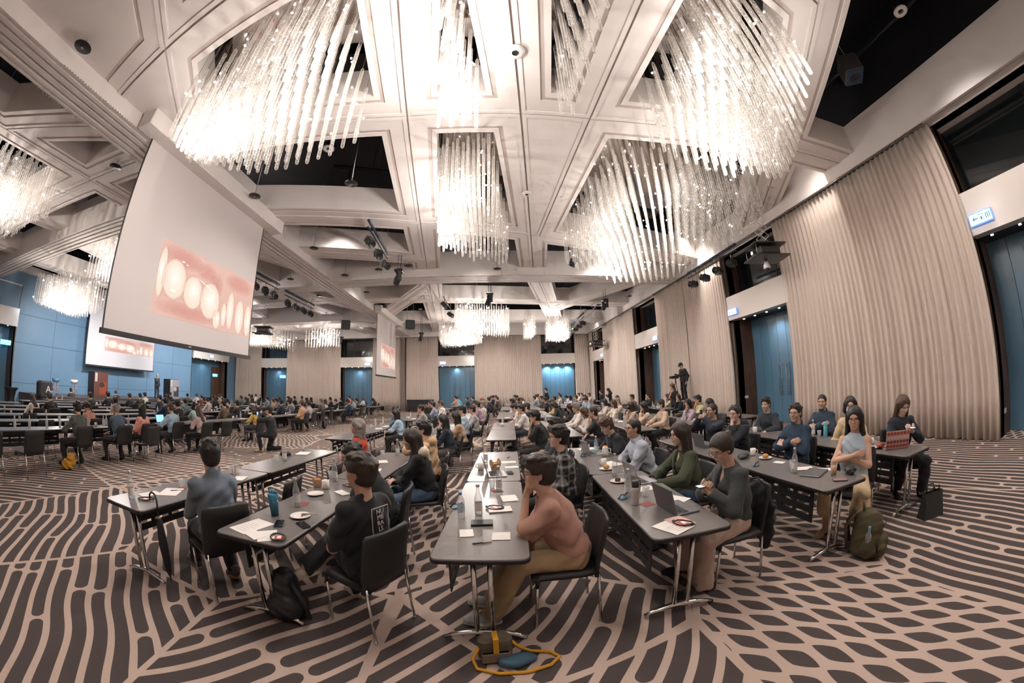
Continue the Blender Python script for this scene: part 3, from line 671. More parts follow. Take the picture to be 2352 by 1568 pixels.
PK = [soft_print('projected_gum_pink', (0.80, 0.38, 0.33), (0.90, 0.52, 0.45), .42, .6), pm('projected_gum_light', (0.95, 0.62, 0.53), .42), soft_print('projected_tooth', (1.0, 0.90, 0.79), (0.96, 0.76, 0.62), .52, .14), soft_print('projected_tooth_light', (1.0, 0.94, 0.88), (1.0, 0.90, 0.79), .56, .8), soft_print('projected_highlight', (1, 1, 1), (1, .95, .92), .9, .7), soft_print('projected_shadow', (0.70, 0.36, 0.30), (0.85, 0.48, 0.42), .38, .35)]
circ_me = MB().add([(0, math.copysign(abs(math.cos(k * PI / 18)) ** .85, math.cos(k * PI / 18)), math.copysign(abs(math.sin(k * PI / 18)) ** .85, math.sin(k * PI / 18))) for k in range(36)], [tuple(range(36))]).mesh('picture_shape'); circ_me.materials.append(None)
def slot_(o, m): o.material_slots[0].link = 'OBJECT'; o.material_slots[0].material = m
def proj_screen(name, label, X, y0, y1, z0, z1, pic, house=True, frame=True):
    r = empty(name, (X, (y0 + y1) / 2, z0)); tag(r, label, 'screen', 'projection screens'); cy_ = (y0 + y1) / 2
    MB().box((-.012, y0 - cy_, 0), (0, y1 - cy_, z1 - z0)).build('cloth', SCREENW, r)
    b = MB().box((-.03, y0 - cy_ - .06, -.10), (.03, y1 - cy_ + .06, 0.0)); b.build('bottom_bar', BLACKP, r)
    for yy in (y0 - cy_ - .02, y1 - cy_ - .01): MB().box((-.013, yy, 0), (.004, yy + .03, z1 - z0)).build('edge_band', BLACKP, r)
    MB().rbox((.028, -.05, -.06), (.034, .05, -.03), .004).build('badge', STEEL, r)
    if house: MB().rbox((-.06, y0 - cy_ - .45, z1 - z0 - .02), (.40, y1 - cy_ + .55, z1 - z0 + .40), .02).build('housing', PLASTER, r)
    py0, py1, pz0, pz1 = pic; S = pz1 - pz0; W = py1 - py0
    def quad(nm, u0, u1, v0, v1, mt, d): return MB().box((d, py0 + u0 * W - cy_, pz0 + v0 * S - z0), (d + .001, py0 + u1 * W - cy_, pz0 + v1 * S - z0)).build(nm, mt, r)
    q = quad('projected_picture', 0, .63, 0, 1, PK[1], .002)
    def blob(u, v, a, b, mt, d, par=q, cut0=0.0, cut1=1.0, rot=0.0):
        u0, u1 = max(u - a, cut0), min(u + a, cut1); v0, v1 = max(v - b, 0.0), min(v + b, 1.0)
        o = inst('picture_shape', circ_me, par, (d, py0 + (u0 + u1) / 2 * W - cy_, pz0 + (v0 + v1) / 2 * S - z0)); o.scale = (1, (u1 - u0) / 2 * W, (v1 - v0) / 2 * S); o.rotation_euler = (rot, 0, 0); slot_(o, mt); return o
    blob(.20, .86, .22, .16, PK[0], .0036, cut1=.63); blob(.44, .80, .12, .14, PK[0], .0036, cut1=.63); blob(.33, .10, .34, .16, PK[0], .0036, cut1=.63); blob(.55, .66, .08, .22, PK[0], .0036, cut1=.63)
    for (u, v, a, b) in ((.02, .55, .05, .36), (.15, .52, .108, .29), (.33, .43, .095, .25), (.505, .40, .105, .29), (.605, .15, .055, .16)):
        blob(u, v, a + .012, b + .018, PK[5], .0044, cut1=.63); blob(u, v, a, b, PK[2], .0052, cut1=.63); blob(u + .004, v + .03, a * .72, b * .7, PK[3], .006, cut1=.63)
    for (u, v, a, b) in ((.15, .36, .03, .018), (.48, .42, .03, .02), (.20, .80, .02, .012), (.24, .78, .014, .01), (.43, .62, .11, .006)): blob(u, v, a, b, PK[4], .0068, rot=-.25 if a > .1 else 0)
    q2 = quad('projected_picture', .63, 1.0, .0, 1.0, PK[1], .002)
    blob(.82, .85, .19, .18, PK[0], .0036, q2, .63)
    for (u, v, a, b) in ((.665, .26, .03, .20), (.735, .36, .042, .33), (.85, .28, .055, .33), (.96, .25, .045, .33)):
        blob(u, v, a + .008, b + .012, PK[5], .0044, q2, .63); blob(u, v, a, b, PK[2], .0052, q2, .63); blob(u, v - .02, a * .6, b * .75, PK[3], .006, q2, .63)
    MB().box((.0066, py0 + .785 * W - cy_, pz0 + .0 - z0), (.007, py0 + .793 * W - cy_, pz0 + .62 * S - z0)).build('picture_shape', PK[5], q2)
    return r
proj_screen('projection_screen', 'big hanging projection screen near the camera showing a close-up of teeth', -7.05, 4.10, 8.96, 2.76, 6.76, (5.25, 8.93, 3.28, 4.93))
proj_screen('projection_screen', 'small distant hanging projection screen in front of the far curtains', -7.05, 21.55, 26.3, 2.85, 6.76, (22.5, 26.05, 3.37, 4.98))
proj_screen('projection_screen', 'projection screen on the blue stage wall behind the speaker', -26.1, 14.0, 20.2, 2.85, 7.5, (15.5, 20.1, 3.86, 4.85), house=False)
# ---------------------------------------------------------------- stage and what stands on it
ST = .86
struct('floor_stage', MB().box((XL, 9.6, 0), (-22.4, 25.0, ST)), mat('stage_carpet', (0.10, 0.09, 0.09), .9))
def text_mesh(txt, size, extrude=0.002):
    c = bpy.data.curves.new('lettering', 'FONT'); c.body = txt; c.size = size; c.extrude = extrude; c.align_x = 'CENTER'; c.align_y = 'CENTER'
    o = bpy.data.objects.new('lettering', c); COL.objects.link(o)
    dg = bpy.context.evaluated_depsgraph_get(); me = bpy.data.meshes.new_from_object(o.evaluated_get(dg)); bpy.data.objects.remove(o); return me
def totem(x, y, w_, h, label, cols):
    r = empty('display_totem', (x, y, ST)); tag(r, label, 'display stand')
    MB().rbox((-.4, -w_ / 2, 0), (.4, w_ / 2, h), .02).build('body', mat('totem_black', (.014, .015, .018), .5), r)
    MB().box((.402, -w_ / 2 + .02, .02), (.406, w_ / 2 - .02, h - .03)).build('front_print', mat('totem_print_' + str(len(cols[0])) + cols[0], cols[0], .6), r)
    MB().box((.407, -w_ * .1, h * .12), (.409, w_ * .42, h * .62)).build('print_block', mat('totem_print_' + cols[1], cols[1], .6), r)
    MB().sphere((.408, w_ * .05, h * .5), (.003, w_ * .2, h * .12)).build('print_block', mat('totem_print_' + cols[2], cols[2], .6), r)
    for k in range(3): MB().box((.407, -w_ * .42 + k * .06, h * .62), (.409, -w_ * .42 + k * .06 + .035, h * .95)).build('print_line', WHITE, r)
    return r
totem(-23.3, 13.5, 1.05, 1.5, 'tall black totem with an orange printed front on the stage', ('6e4438', '9c5038', '4a3430'))
totem(-23.3, 19.9, .95, 1.42, 'black lectern totem with a grey printed front beside the standing speaker', ('b9b6bc', '55525a', 'd8d4d2'))
r = empty('lectern_cube', (-23.4, 9.9, .75)); tag(r, 'dark rounded cube sign with a white letter A by the stage edge', 'sign')
MB().rbox((-.3, -.42, 0), (.3, .42, .86), .09).build('body', mat('cube_charcoal', (.035, .033, .034), .5), r)
MB().tube([(0, 0, -.74), (0, 0, 0)], .07, 10).build('stem', BLACKM, r)
me = text_mesh('A', .5); o = link('letter', me, WHITE, r); o.rotation_euler = (PI / 2, 0, PI / 2); o.location = (.306, .12, .42)
r = empty('cocktail_table', (-24.6, 8.3, 0)); tag(r, 'high cocktail table in a tight black stretch cover beside the stage', 'table')
MB().lathe([(.02, 0), (.30, 0), (.22, .35), (.2, .6), (.28, .95), (.42, 1.12), (.42, 1.14), (.02, 1.14)], 20).build('cover', BLACKP, r)
for (x, y, col, lab) in ((-24.3, 12.3, (.78, .74, .70), 'bar stool with a white seat and wooden legs on the stage'), (-24.9, 11.3, (.10, .22, .32), 'blue shell bar stool on the stage')):
    r = empty('bar_stool', (x, y, ST)); tag(r, lab, 'stool')
    MB().lathe([(.01, .72), (.2, .73), (.24, .80), (.25, .92), (.235, .92), (.22, .80), (.01, .76)], 16).build('seat', mat('stool_%d' % int(x * 10), col, .5), r)
    for k in range(4):
        a = PI / 4 + k * PI / 2; MB().tube([(.12 * math.cos(a), .12 * math.sin(a), .73), (.24 * math.cos(a), .24 * math.sin(a), 0)], .017, 6).build('leg', mat('light_wood', (.5, .3, .17), .5), r)
    MB().tube([(.2 * math.cos(a * PI / 8), .2 * math.sin(a * PI / 8), .28) for a in range(17)], .01, 5).build('foot_ring', STEEL, r)
# black consoles by the far wall
for (x, y, w_, lab) in ((-6.0, 30.6, 2.3, 'low black console table against the far curtain'), (-21.5, 22.9, 1.8, 'low black console in front of the stage end')):
    r = empty('console', (x, y, 0)); tag(r, lab, 'console')
    MB().rbox((-w_ / 2, -.3, .08), (w_ / 2, .3, 1.0), .015).build('body', BLACKP, r)
    MB().rbox((-w_ / 2 - .02, -.32, 1.0), (w_ / 2 + .02, .32, 1.04), .01).build('top', BLACKM, r)
    for s in (-1, 1): MB().box((s * (w_ / 2 - .15) - .05, -.25, 0), (s * (w_ / 2 - .15) + .05, .25, .08)).build('foot', BLACKM, r)
# ---------------------------------------------------------------- pendant discs, downlights, stage lights
DISC = mat('black_disc', (.02, .018, .018), .35)
disc_pole = MB().tube([(0, 0, .02), (0, 0, 3.25)], .012, 6).mesh('pole'); disc_pole.materials.append(STEEL)
disc_me = MB().lathe([(.005, .03), (.05, .03), (.17, .012), (.175, 0), (.17, -.004), (.06, -.008), (.055, -.02), (.005, -.02)], 20).mesh('disc'); disc_me.materials.append(DISC)
disc_cone = MB().lathe([(.002, -.03), (.03, -.026), (.035, -.012)], 10).mesh('sensor'); disc_cone.materials.append(STEEL)
DISCS = [((-6.69, 1.59), 'under the top left ceiling coffer'), ((-9.3, 4.62), 'left of the big screen housing'), ((-6.4, 7.41), 'just right of the big hanging screen'), ((-3.46, 7.51), 'below the left near chandelier tips'), ((-6.41, 11.35), 'between the two long left beams, nearer one'), ((-6.45, 14.59), 'at the crossing of the main beams'),
         ((-4.67, 14.11), 'beside the cluster of stage lights'), ((-3.29, 13.86), 'beside the moving head light at the cross beam'), ((-6.39, 17.48), 'just beyond the main beam crossing'), ((-6.4, 21.0), 'above the small hanging screen'), ((-9.34, 14.58), 'left of the main beam, nearer one'), ((-9.3, 17.66), 'left of the main beam, farther one'), ((-12.55, 17.74), 'over the projector lift'), ((0.45, 14.5), 'under the cross beam between the long beams'), ((8.32, 19.04), 'near the right fascia'), ((7.1, 21.26), 'left of the one near the right fascia')]
for (x, y), where in DISCS:
    r = empty('pendant_disc', (x, y, 6.95)); tag(r, 'black disc detector on a thin pole ' + where, 'detector', 'pendant disc detectors')
    inst('pole', disc_pole, r); inst('disc', disc_me, r); inst('sensor', disc_cone, r)
ring_me = MB().lathe([(.07, 0), (.12, -.01), (.17, 0), (.17, .03), (.07, .06), (.07, 0)], 20).mesh('trim_ring'); ring_me.materials.append(WHITE)
can_me = MB().lathe([(.09, .04), (.09, .22), (.02, .22), (.02, 1.9), (.001, 1.9)], 14).mesh('can'); can_me.materials.append(BLACKM)
lens_me = MB().lathe([(.001, .12), (.075, .12)], 14).mesh('lens'); lens_me.materials.append(mat('downlight_lens', (.3, .28, .26), .2))
for i, (x, y) in enumerate(DOWNLIGHTS):
    r = empty('downlight', (x, y, 8.3)); tag(r, 'round white rimmed downlight in the black ceiling void', 'downlight', 'recessed downlights of the ceiling void')
    inst('trim_ring', ring_me, r); inst('can', can_me, r); inst('lens', lens_me, r)
# detectors on the long beam
for x, y, s, lab in ((.46, 3.87, 1.0, 'larger round white detector with dark lens on the long ceiling beam'), (1.12, 8.54, .8, 'smaller round white detector farther along the long ceiling beam')):
    r = empty('beam_detector', (x, y, ZL - .03)); tag(r, lab, 'detector')
    MB().lathe([(.001, .0), (.15 * s, 0), (.16 * s, -.02), (.12 * s, -.05), (.06 * s, -.06)], 24).build('base', WHITE, r); MB().lathe([(.06 * s, -.058), (.05 * s, -.05), (.001, -.05)], 16).build('lens', BLACKP, r)
BODYD = mat('stage_light_body', (.03, .032, .035), .35); BODYG = mat('stage_light_grey', (.10, .095, .09), .35, .4)
yoke_me = MB().tube([(0, -.13, -.14), (0, -.15, .05), (0, 0, .2), (0, .15, .05), (0, .13, -.14)], .014, 6).mesh('yoke'); yoke_me.materials.append(BLACKM)
clamp_me = MB().tube([(0, 0, .2), (0, 0, .34)], .018, 6).mesh('clamp'); clamp_me.materials.append(STEEL)
can_l = MB().lathe([(.001, .22), (.07, .22), (.105, .16), (.115, -.12), (.125, -.2), (.115, -.2), (.10, -.14), (.001, -.13)], 14, 0, (0, 0, 0), True, 'x').mesh('can'); can_l.materials.append(BODYD)
fin_l = MB().box((-.12, -.12, .10), (.16, .12, .125)).box((-.12, .11, -.08), (.16, .13, .08)).box((-.12, -.13, -.08), (.16, -.11, .08)).mesh('fins'); fin_l.materials.append(BODYG)
def stage_light(parent, loc, pitch, yaw):
    for me, nm, rot in ((yoke_me, 'yoke', (0, 0, yaw)), (clamp_me, 'clamp', (0, 0, yaw)), (can_l, 'lamp_can', (0, pitch, yaw)), (fin_l, 'lamp_fins', (0, pitch, yaw))):
        o = inst(nm, me, parent, loc); o.rotation_euler = rot
def rig(p0, p1, n, label, pitch=-.5, yaw=0.0, up=1.4, beam=True):
    p0, p1 = Vector(p0), Vector(p1); c = (p0 + p1) / 2; up = 10.2 - p0[2] - .36
    for k in range(n):
        p = p0.lerp(p1, k / max(n - 1, 1)); r = empty('stage_light', p); tag(r, label[k] if isinstance(label, (list, tuple)) else label, 'stage light', 'stage spotlights on ceiling bars'); stage_light(r, (0, 0, 0), pitch + random.uniform(-.2, .2), yaw + random.uniform(-.3, .3))
    d = (p1 - p0).normalized() * .35; r = empty('lighting_bar', c + Vector((0, 0, .36))); tag(r, 'lighting bar holding ' + ((label[0] if isinstance(label, (list, tuple)) else label).split(',')[0]), 'lighting bar')
    a, b_ = p0 - d - c, p1 + d - c
    MB().tube([a, b_], .022, 6).build('pipe', BLACKM, r)
    if beam: MB().tube([a + Vector((0, 0, .22)), b_ + Vector((0, 0, .22))], .06, 4).build('cable_tray', mat('tray_blue_grey', (.05, .07, .10), .35, .5), r)
    for t in (.1, .9): MB().tube([a.lerp(b_, t), a.lerp(b_, t) + Vector((0, 0, up))], .008, 5).build('suspension', STEEL, r)
rig((8.25, 12.1, 5.62), (8.25, 9.5, 5.62), 4, ['grey stage light on the bar by the walnut reveal, %s' % w_ for w_ in ('farthest of the four', 'second farthest', 'second nearest', 'nearest of the four')], .15, 0.3)
rig((-3.64, 9.9, 6.35), (-3.74, 12.0, 6.35), 3, ['black stage light of the cluster hanging in the black coffer, %s one' % w_ for w_ in ('nearest', 'middle', 'farthest')], -.6, 2.6)
rig((-10.0, 15.6, 6.05), (-10.0, 18.1, 6.05), 4, ['black stage light on the bar left of the main beam, %s' % w_ for w_ in ('first of four', 'second of four', 'third of four', 'last of four')], -.7, 2.9)
rig((-9.78, 12.5, 6.05), (-9.78, 14.0, 6.05), 3, ['black stage light just right of the big screen edge, %s' % w_ for w_ in ('highest', 'middle', 'lowest')], -.7, 2.9)
rig((-2.23, 17.8, 6.2), (-2.17, 20.2, 6.2), 2, ['black stage light in the far coffer left of the far chandelier, %s' % w_ for w_ in ('upper', 'lower')], -.6, 2.7, beam=False)
rig((6.15, 27.1, 5.75), (5.95, 21.2, 5.75), 6, ['dark stage light in the distant row of six before the right corner, %s' % w_ for w_ in ('farthest', 'second farthest', 'third farthest', 'third nearest', 'second nearest', 'nearest')], .1, .2)
mh_base = MB().rbox((-.17, -.17, .18), (.17, .17, .30), .03).mesh('base'); mh_base.materials.append(BODYD)
mh_arm = MB().rbox((-.08, -.2, -.2), (.08, -.14, .2), .02).rbox((-.08, .14, -.2), (.08, .2, .2), .02).box((-.08, -.2, .16), (.08, .2, .2)).mesh('yoke_arm'); mh_arm.materials.append(BODYD)
mh_head = MB().lathe([(.001, -.2), (.13, -.18), (.14, .1), (.10, .2), (.001, .2)], 14, 0, (0, 0, -.15)).mesh('head'); mh_head.materials.append(BODYD)
mh_hang = MB().tube([(-.06, 0, .3), (-.06, 0, 4.4)], .012, 5).tube([(.06, 0, .3), (.06, 0, 4.4)], .012, 5).mesh('hanger'); mh_hang.materials.append(BLACKM)
for p, lab in (((-3.45, 13.0, 6.2), 'black moving head light hanging left of the cross beam'), ((.13, 16.94, 6.25), 'black moving head light in front of the far chandelier'), ((6.49, 18.27, 6.25), 'black moving head light under the right coffer'), ((-4.94, 25.75, 5.8), 'black moving head light before the far curtain'), ((3.32, 12.3, 6.6), 'grey moving head light left of the right chandelier'), ((-12.3, 27.9, 6.0), 'black moving head light before the far transom window')):
    r = empty('moving_head_light', p); tag(r, lab, 'stage light', 'moving head lights')
    inst('base', mh_base, r); inst('yoke_arm', mh_arm, r, rz=.4); o = inst('head', mh_head, r, rz=.4); o.rotation_euler = (.5, .3, .4); inst('hanger', mh_hang, r)
for p, lab, rz in (((-9.2, 21.5, 6.0), 'grey box loudspeaker under the ceiling left of the main beam', .4), ((-5.0, 22.1, 6.0), 'black box loudspeaker under the far coffer', .3), ((8.4, 3.0, 8.5), 'boxy loudspeaker with blue grille in the black void over the right wall', .75), ((-1.9, 11.8, 8.2), 'loudspeaker with round cone in the black coffer', .2), ((-12.0, 5.6, 7.9), 'pale box loudspeaker in the left coffer', .5)):
    r = empty('loudspeaker', p, rz); tag(r, lab, 'loudspeaker', 'ceiling loudspeakers')
    MB().rbox((-.3, -.25, -.25), (.3, .25, .3), .04).build('cabinet', mat('speaker_grey', (.07, .065, .065), .5) if p[0] in (-9.2, 8.4) else (PLASTER if p[0] == -12.0 else BODYD), r)
    MB().box((-.26, -.21, -.262), (.26, .21, -.252)).build('grille', mat('speaker_blue', (.02, .05, .12), .4) if p[0] == 8.4 else BODYG, r); MB().lathe([(.001, -.268), (.15, -.265), (.16, -.256)], 16).build('cone', BLACKP, r)
    for s in (-1, 1): MB().tube([(s * .2, 0, .3), (s * .2, 0, 10.2 - p[2])], .01, 5).build('hanger', STEEL, r)
# scissor lifts with projectors
PROJD = mat('projector_dark', (.045, .04, .037), .45); LENSW = mat('projector_lens', (.9, .85, .95), .2, emit=(1.0, .9, 1.0), estr=6.0)
def scissor(p, ztop, label, rz, cam_dome=False):
    r = empty('projector_lift', p, rz); tag(r, label, 'projector'); H = ztop - p[2]
    n = max(4, int(H / .26)); 
    for s, nm in ((-1, 'scissor_arm'), (1, 'scissor_arm')):
        for k in range(n):
            z0 = .42 + k * (H - .42) / n; z1 = .42 + (k + 1) * (H - .42) / n
            m = MB().tube([(-.14, s * .16, z0), (.14, s * .16, z1)], .011, 4).tube([(.14, s * .16, z0), (-.14, s * .16, z1)], .011, 4); m.build(nm, WHITE, r)
    m = MB().box((-.55, -.38, .36), (.55, .38, .40)); m.build('top_plate', PROJD, r)
    MB().rbox((-.36, -.3, .06), (.36, .3, .30), .04).build('projector_body', PROJD, r)
    MB().lathe([(.001, .0), (.07, 0), (.07, .12), (.06, .13), (.001, .12)], 14, 0, (-.46, .05, .18), True, 'x').build('lens_barrel', BLACKP, r); MB().sphere((-.47, .05, .18), (.02, .05, .05)).build('lens', LENSW, r)
    MB().box((-.6, -.42, -.02), (.6, .42, .02)).build('bottom_plate', PROJD, r)
    for sx in (-1, 1):
        for sy in (-1, 1): MB().tube([(sx * .5, sy * .34, .02), (sx * .5, sy * .34, .38)], .012, 5).build('post', STEEL, r)
    if cam_dome:
        MB().lathe([(.001, -.02), (.06, -.03), (.07, -.10), (.10, -.17), (.11, -.26), (.08, -.27)], 14, 0, (0, .1, 0)).build('dome_camera', WHITE, r); MB().sphere((0, .1, -.29), .085).build('dome_glass', BLACKP, r)
scissor((8.05, 7.6, 5.12), 10.19, 'projector on a white scissor lift with a dome camera in front of the right wall', -.25, True)
scissor((-13.5, 18.5, 5.1), 10.19, 'projector on a scissor lift right of the big hanging screen', .3)
scissor((8.28, 26.0, 4.85), 10.19, 'small distant projector on a scissor lift in the right corner', .2)
# pipes in the black void
PIPE = mat('dark_pipe', (.03, .03, .033), .3, .6)
for k, (a, b_, rr) in enumerate((((8.9, -2.0, 9.1), (8.9, 5.2, 9.1), .06), ((7.4, -3.5, 9.3), (7.4, 4.2, 9.3), .09), ((-5.2, 9.6, 9.2), (3.5, 12.8, 9.2), .07), ((-6.6, -3, 9.1), (-4.8, 4.0, 9.1), .07), ((-13, 4.4, 9.0), (-8.6, 5.6, 9.0), .06), ((3.0, 6.4, 9.4), (8.5, 7.4, 9.4), .08))):
    pm_ = MB().tube([a, b_], rr, 8)
    for t in (.15, .85): q_ = Vector(a).lerp(Vector(b_), t); pm_.tube([q_, (q_.x, q_.y, 10.2)], .012, 5)
    o = pm_.build('ceiling_pipe', PIPE); tag(o, 'dark pipe in the black ceiling void %s' % ('along the right wall', 'beside the one along the right wall', 'over the wide middle coffer', 'at the left near the camera', 'over the left side hall', 'over the right large chandelier')[k], 'pipe')
# camera platform beside the right wall
r = empty('camera_platform', (8.7, 14.35, 0)); tag(r, 'small aluminium scaffold platform under the camera operator', 'platform')
MB().rbox((-.55, -.6, .84), (.55, .6, .92), .01).build('deck', mat('platform_alu', (.42, .38, .35), .4, .6), r)
for sx in (-1, 1):
    for sy in (-1, 1): MB().tube([(sx * .5, sy * .55, 0), (sx * .5, sy * .55, .84)], .022, 6).build('leg', STEEL, r)
    MB().tube([(sx * .5, -.55, .05), (sx * .5, .55, .8)], .014, 5).build('brace', STEEL, r); MB().tube([(sx * .5, .55, .05), (sx * .5, -.55, .8)], .014, 5).build('brace', STEEL, r)
for sy in (-1, 1): MB().tube([(-.5, sy * .55, .05), (.5, sy * .55, .8)], .014, 5).build('brace', STEEL, r); MB().tube([(.5, sy * .55, .05), (-.5, sy * .55, .8)], .014, 5).build('brace', STEEL, r)
r = empty('video_camera', (8.25, 14.3, .92)); tag(r, 'video camera on a black tripod in front of the operator', 'camera')
for k in range(3):
    a = k * 2 * PI / 3 + .5; MB().tube([(0, 0, .85), (.28 * math.cos(a), .28 * math.sin(a), 0.012)], .014, 6).build('tripod_leg', BLACKM, r)
MB().tube([(0, 0, .8), (0, 0, 1.0)], .03, 8).build('tripod_head', BLACKM, r); MB().rbox((-.16, -.06, 1.0), (.14, .06, 1.14), .01).build('camera_body', BLACKP, r)
MB().lathe([(.001, 0), (.05, 0), (.06, -.14), (.001, -.14)], 12, 0, (-.16, 0, 1.07), True, 'x').build('lens', BLACKP, r); MB().rbox((-.05, -.02, 1.16), (.07, .02, 1.22), .008).build('handle_grip', BLACKP, r)
for x, y, lab in ((XR + .98 - .02, 0, 'x'),): pass
# small wall sockets on the walnut reveal
for y, x, lab in ((11.54, 10.0, 'white wall socket plate low on the walnut reveal near the seated men'), (2.19, 10.0, 'cream wall socket plate low in the dark near reveal')):
    r = empty('wall_socket', (x, y, .98 if y > 5 else .5)); tag(r, lab, 'socket'); MB().rbox((-.1, -.012, -.05), (.1, -.001, .05), .004).build('plate', WHITE, r)
    for s in (-1, 1): MB().rbox((s * .05 - .025, -.016, -.025), (s * .05 + .025, -.011, .025), .003).build('insert', mat('socket_insert', (.6, .57, .54), .4), r)
# ---------------------------------------------------------------- training tables and chairs
TOPM = mat('dark_taupe_laminate', (.165, .148, .143), .3, noise=.05, nscale=40); EDGEM = mat('black_edge_band', (.012, .011, .011), .5)
LEATH = mat('black_leather', (.017, .016, .016), .42, bump=.25, bscale=180)
TL, TW, TZ = 1.95, .64, .742
def rrect(hx, hy, r, n=5):
    out = []
    for cx, cy_, a0 in ((hx - r, hy - r, 0), (-hx + r, hy - r, PI / 2), (-hx + r, -hy + r, PI), (hx - r, -hy + r, 1.5 * PI)):
        for k in range(n): a = a0 + PI / 2 * k / (n - 1); out.append((cx + r * math.cos(a), cy_ + r * math.sin(a)))
    return out
def slab(hx, hy, z0, z1, r=.06, bev=.006):
    m = MB(); n = None
    rings = [(bev * .8, z0), (0, z0 + bev), (0, z1 - bev), (bev * .8, z1)]
    vs = []
    for e, z in rings:
        pl = rrect(hx - e, hy - e, r - e); n = len(pl); vs += [(x, y, z) for x, y in pl]
    fs = [tuple(range(n - 1, -1, -1)), tuple(range(3 * n, 4 * n))] + [(k * n + i, k * n + (i + 1) % n, (k + 1) * n + (i + 1) % n, (k + 1) * n + i) for k in range(3) for i in range(n)]
    return m.add(vs, fs)
def modesty():
    m = MB(); x0, x1 = -.236, -.226; L = .74; zs = [.36, .43, .455, .52, .545, .61, .635, .70]
    for k in range(0, 8, 2): m.box((x0, -L, zs[k]), (x1, L, zs[k + 1]))
    for k in (1, 3, 5):
        y = -L
        for q in range(7):
            m.box((x0, y, zs[k]), (x1, y + .05, zs[k + 1])); y += .05 + (2 * L - .35) / 6
    return m
def post(x, y): return MB().tube([(x, y, .05), (x, y, .705)], .019, 10)
def foot(y): return MB().tube([(-.29 + .58 * k / 10, y, .022 + .055 * math.sin(PI * k / 10) ** .8) for k in range(11)], [.016, .019, .021, .022, .023, .023, .023, .022, .021, .019, .016], 8)
def bracket(y): return MB().rbox((-.23, y - .016, .70), (.23, y + .016, .716), .004).box((-.2, y - .05, .66), (-.14, y + .05, .716)).box((.14, y - .05, .66), (.2, y + .05, .716))
ENDY = TL / 2 - .14
TAB = {'tabletop': (slab(TW / 2 - .004, TL / 2 - .004, .722, TZ), TOPM), 'edge_band': (slab(TW / 2, TL / 2, .706, .736), EDGEM), 'modesty_panel': (modesty(), BLACKM)}
PARTS = [(nm, mb_.mesh(nm), mt) for nm, (mb_, mt) in TAB.items()] + [('leg_post', post(x, s * ENDY).mesh('leg_post'), CHROME) for s in (-1, 1) for x in (-.055, .055)] + [('foot', foot(s * ENDY).mesh('foot'), CHROME) for s in (-1, 1)] + [('bracket', bracket(s * ENDY).mesh('bracket'), BLACKM) for s in (-1, 1)]
for nm, me, mt in PARTS: me.materials.append(mt)
far_t = MB()
for mi, b_ in ((0, slab(TW / 2, TL / 2, .706, TZ)), (1, MB().box((-.236, -.74, .36), (-.226, .74, .7))), (2, post(-.055, ENDY)), (2, post(.055, ENDY)), (2, post(-.055, -ENDY)), (2, post(.055, -ENDY)), (2, foot(ENDY)), (2, foot(-ENDY))):
    far_t.add(b_.v, b_.f, mi)
FAR_T = far_t.mesh('training_table'); [FAR_T.materials.append(q) for q in (TOPM, BLACKM, CHROME)]
TABLES = []
def table(x, y, rz, label, group, far=False):
    if far: o = inst('training_table', FAR_T, None, (x, y, 0), rz)
    else:
        o = empty('training_table', (x, y, 0), rz)
        for nm, me, mt in PARTS: inst(nm, me, o)
    tag(o, label, 'table', group); TABLES.append((x, y, rz)); return o
# chair, facing +x
def chair_seat():
    m = MB(); n = 9; vs = []
    prof = [(-.22, .475), (-.12, .462), (.05, .460), (.17, .462), (.225, .452), (.245, .425)]
    for x, z in prof:
        for k in range(n): t = k / (n - 1) * 2 - 1; vs.append((x, t * (.225 if x < .2 else .222), z - .012 * (1 - t * t) + .004 - .012 * max(0, abs(t) - .85) / .15))
    for x, z in prof:
        for k in range(n): t = k / (n - 1) * 2 - 1; vs.append((x, t * .220, z - .04))
    R = len(prof); N = R * n
    fs = [(r * n + k, (r + 1) * n + k, (r + 1) * n + k + 1, r * n + k + 1) for r in range(R - 1) for k in range(n - 1)] + [(N + r * n + k, N + r * n + k + 1, N + (r + 1) * n + k + 1, N + (r + 1) * n + k) for r in range(R - 1) for k in range(n - 1)]
    for r in range(R - 1): fs += [(r * n, N + r * n, N + (r + 1) * n, (r + 1) * n), (r * n + n - 1, (r + 1) * n + n - 1, N + (r + 1) * n + n - 1, N + r * n + n - 1)]
    fs += [tuple((R - 1) * n + k for k in range(n)) + tuple(N + (R - 1) * n + k for k in range(n - 1, -1, -1)), tuple(k for k in range(n - 1, -1, -1)) + tuple(N + k for k in range(n))]
    m.add(vs, fs, 0, True)
    for s in (-1, 1): m.tube([(.205, s * .205, .45), (.21, s * .207, .36)], [.02, .013], 8)
    return m
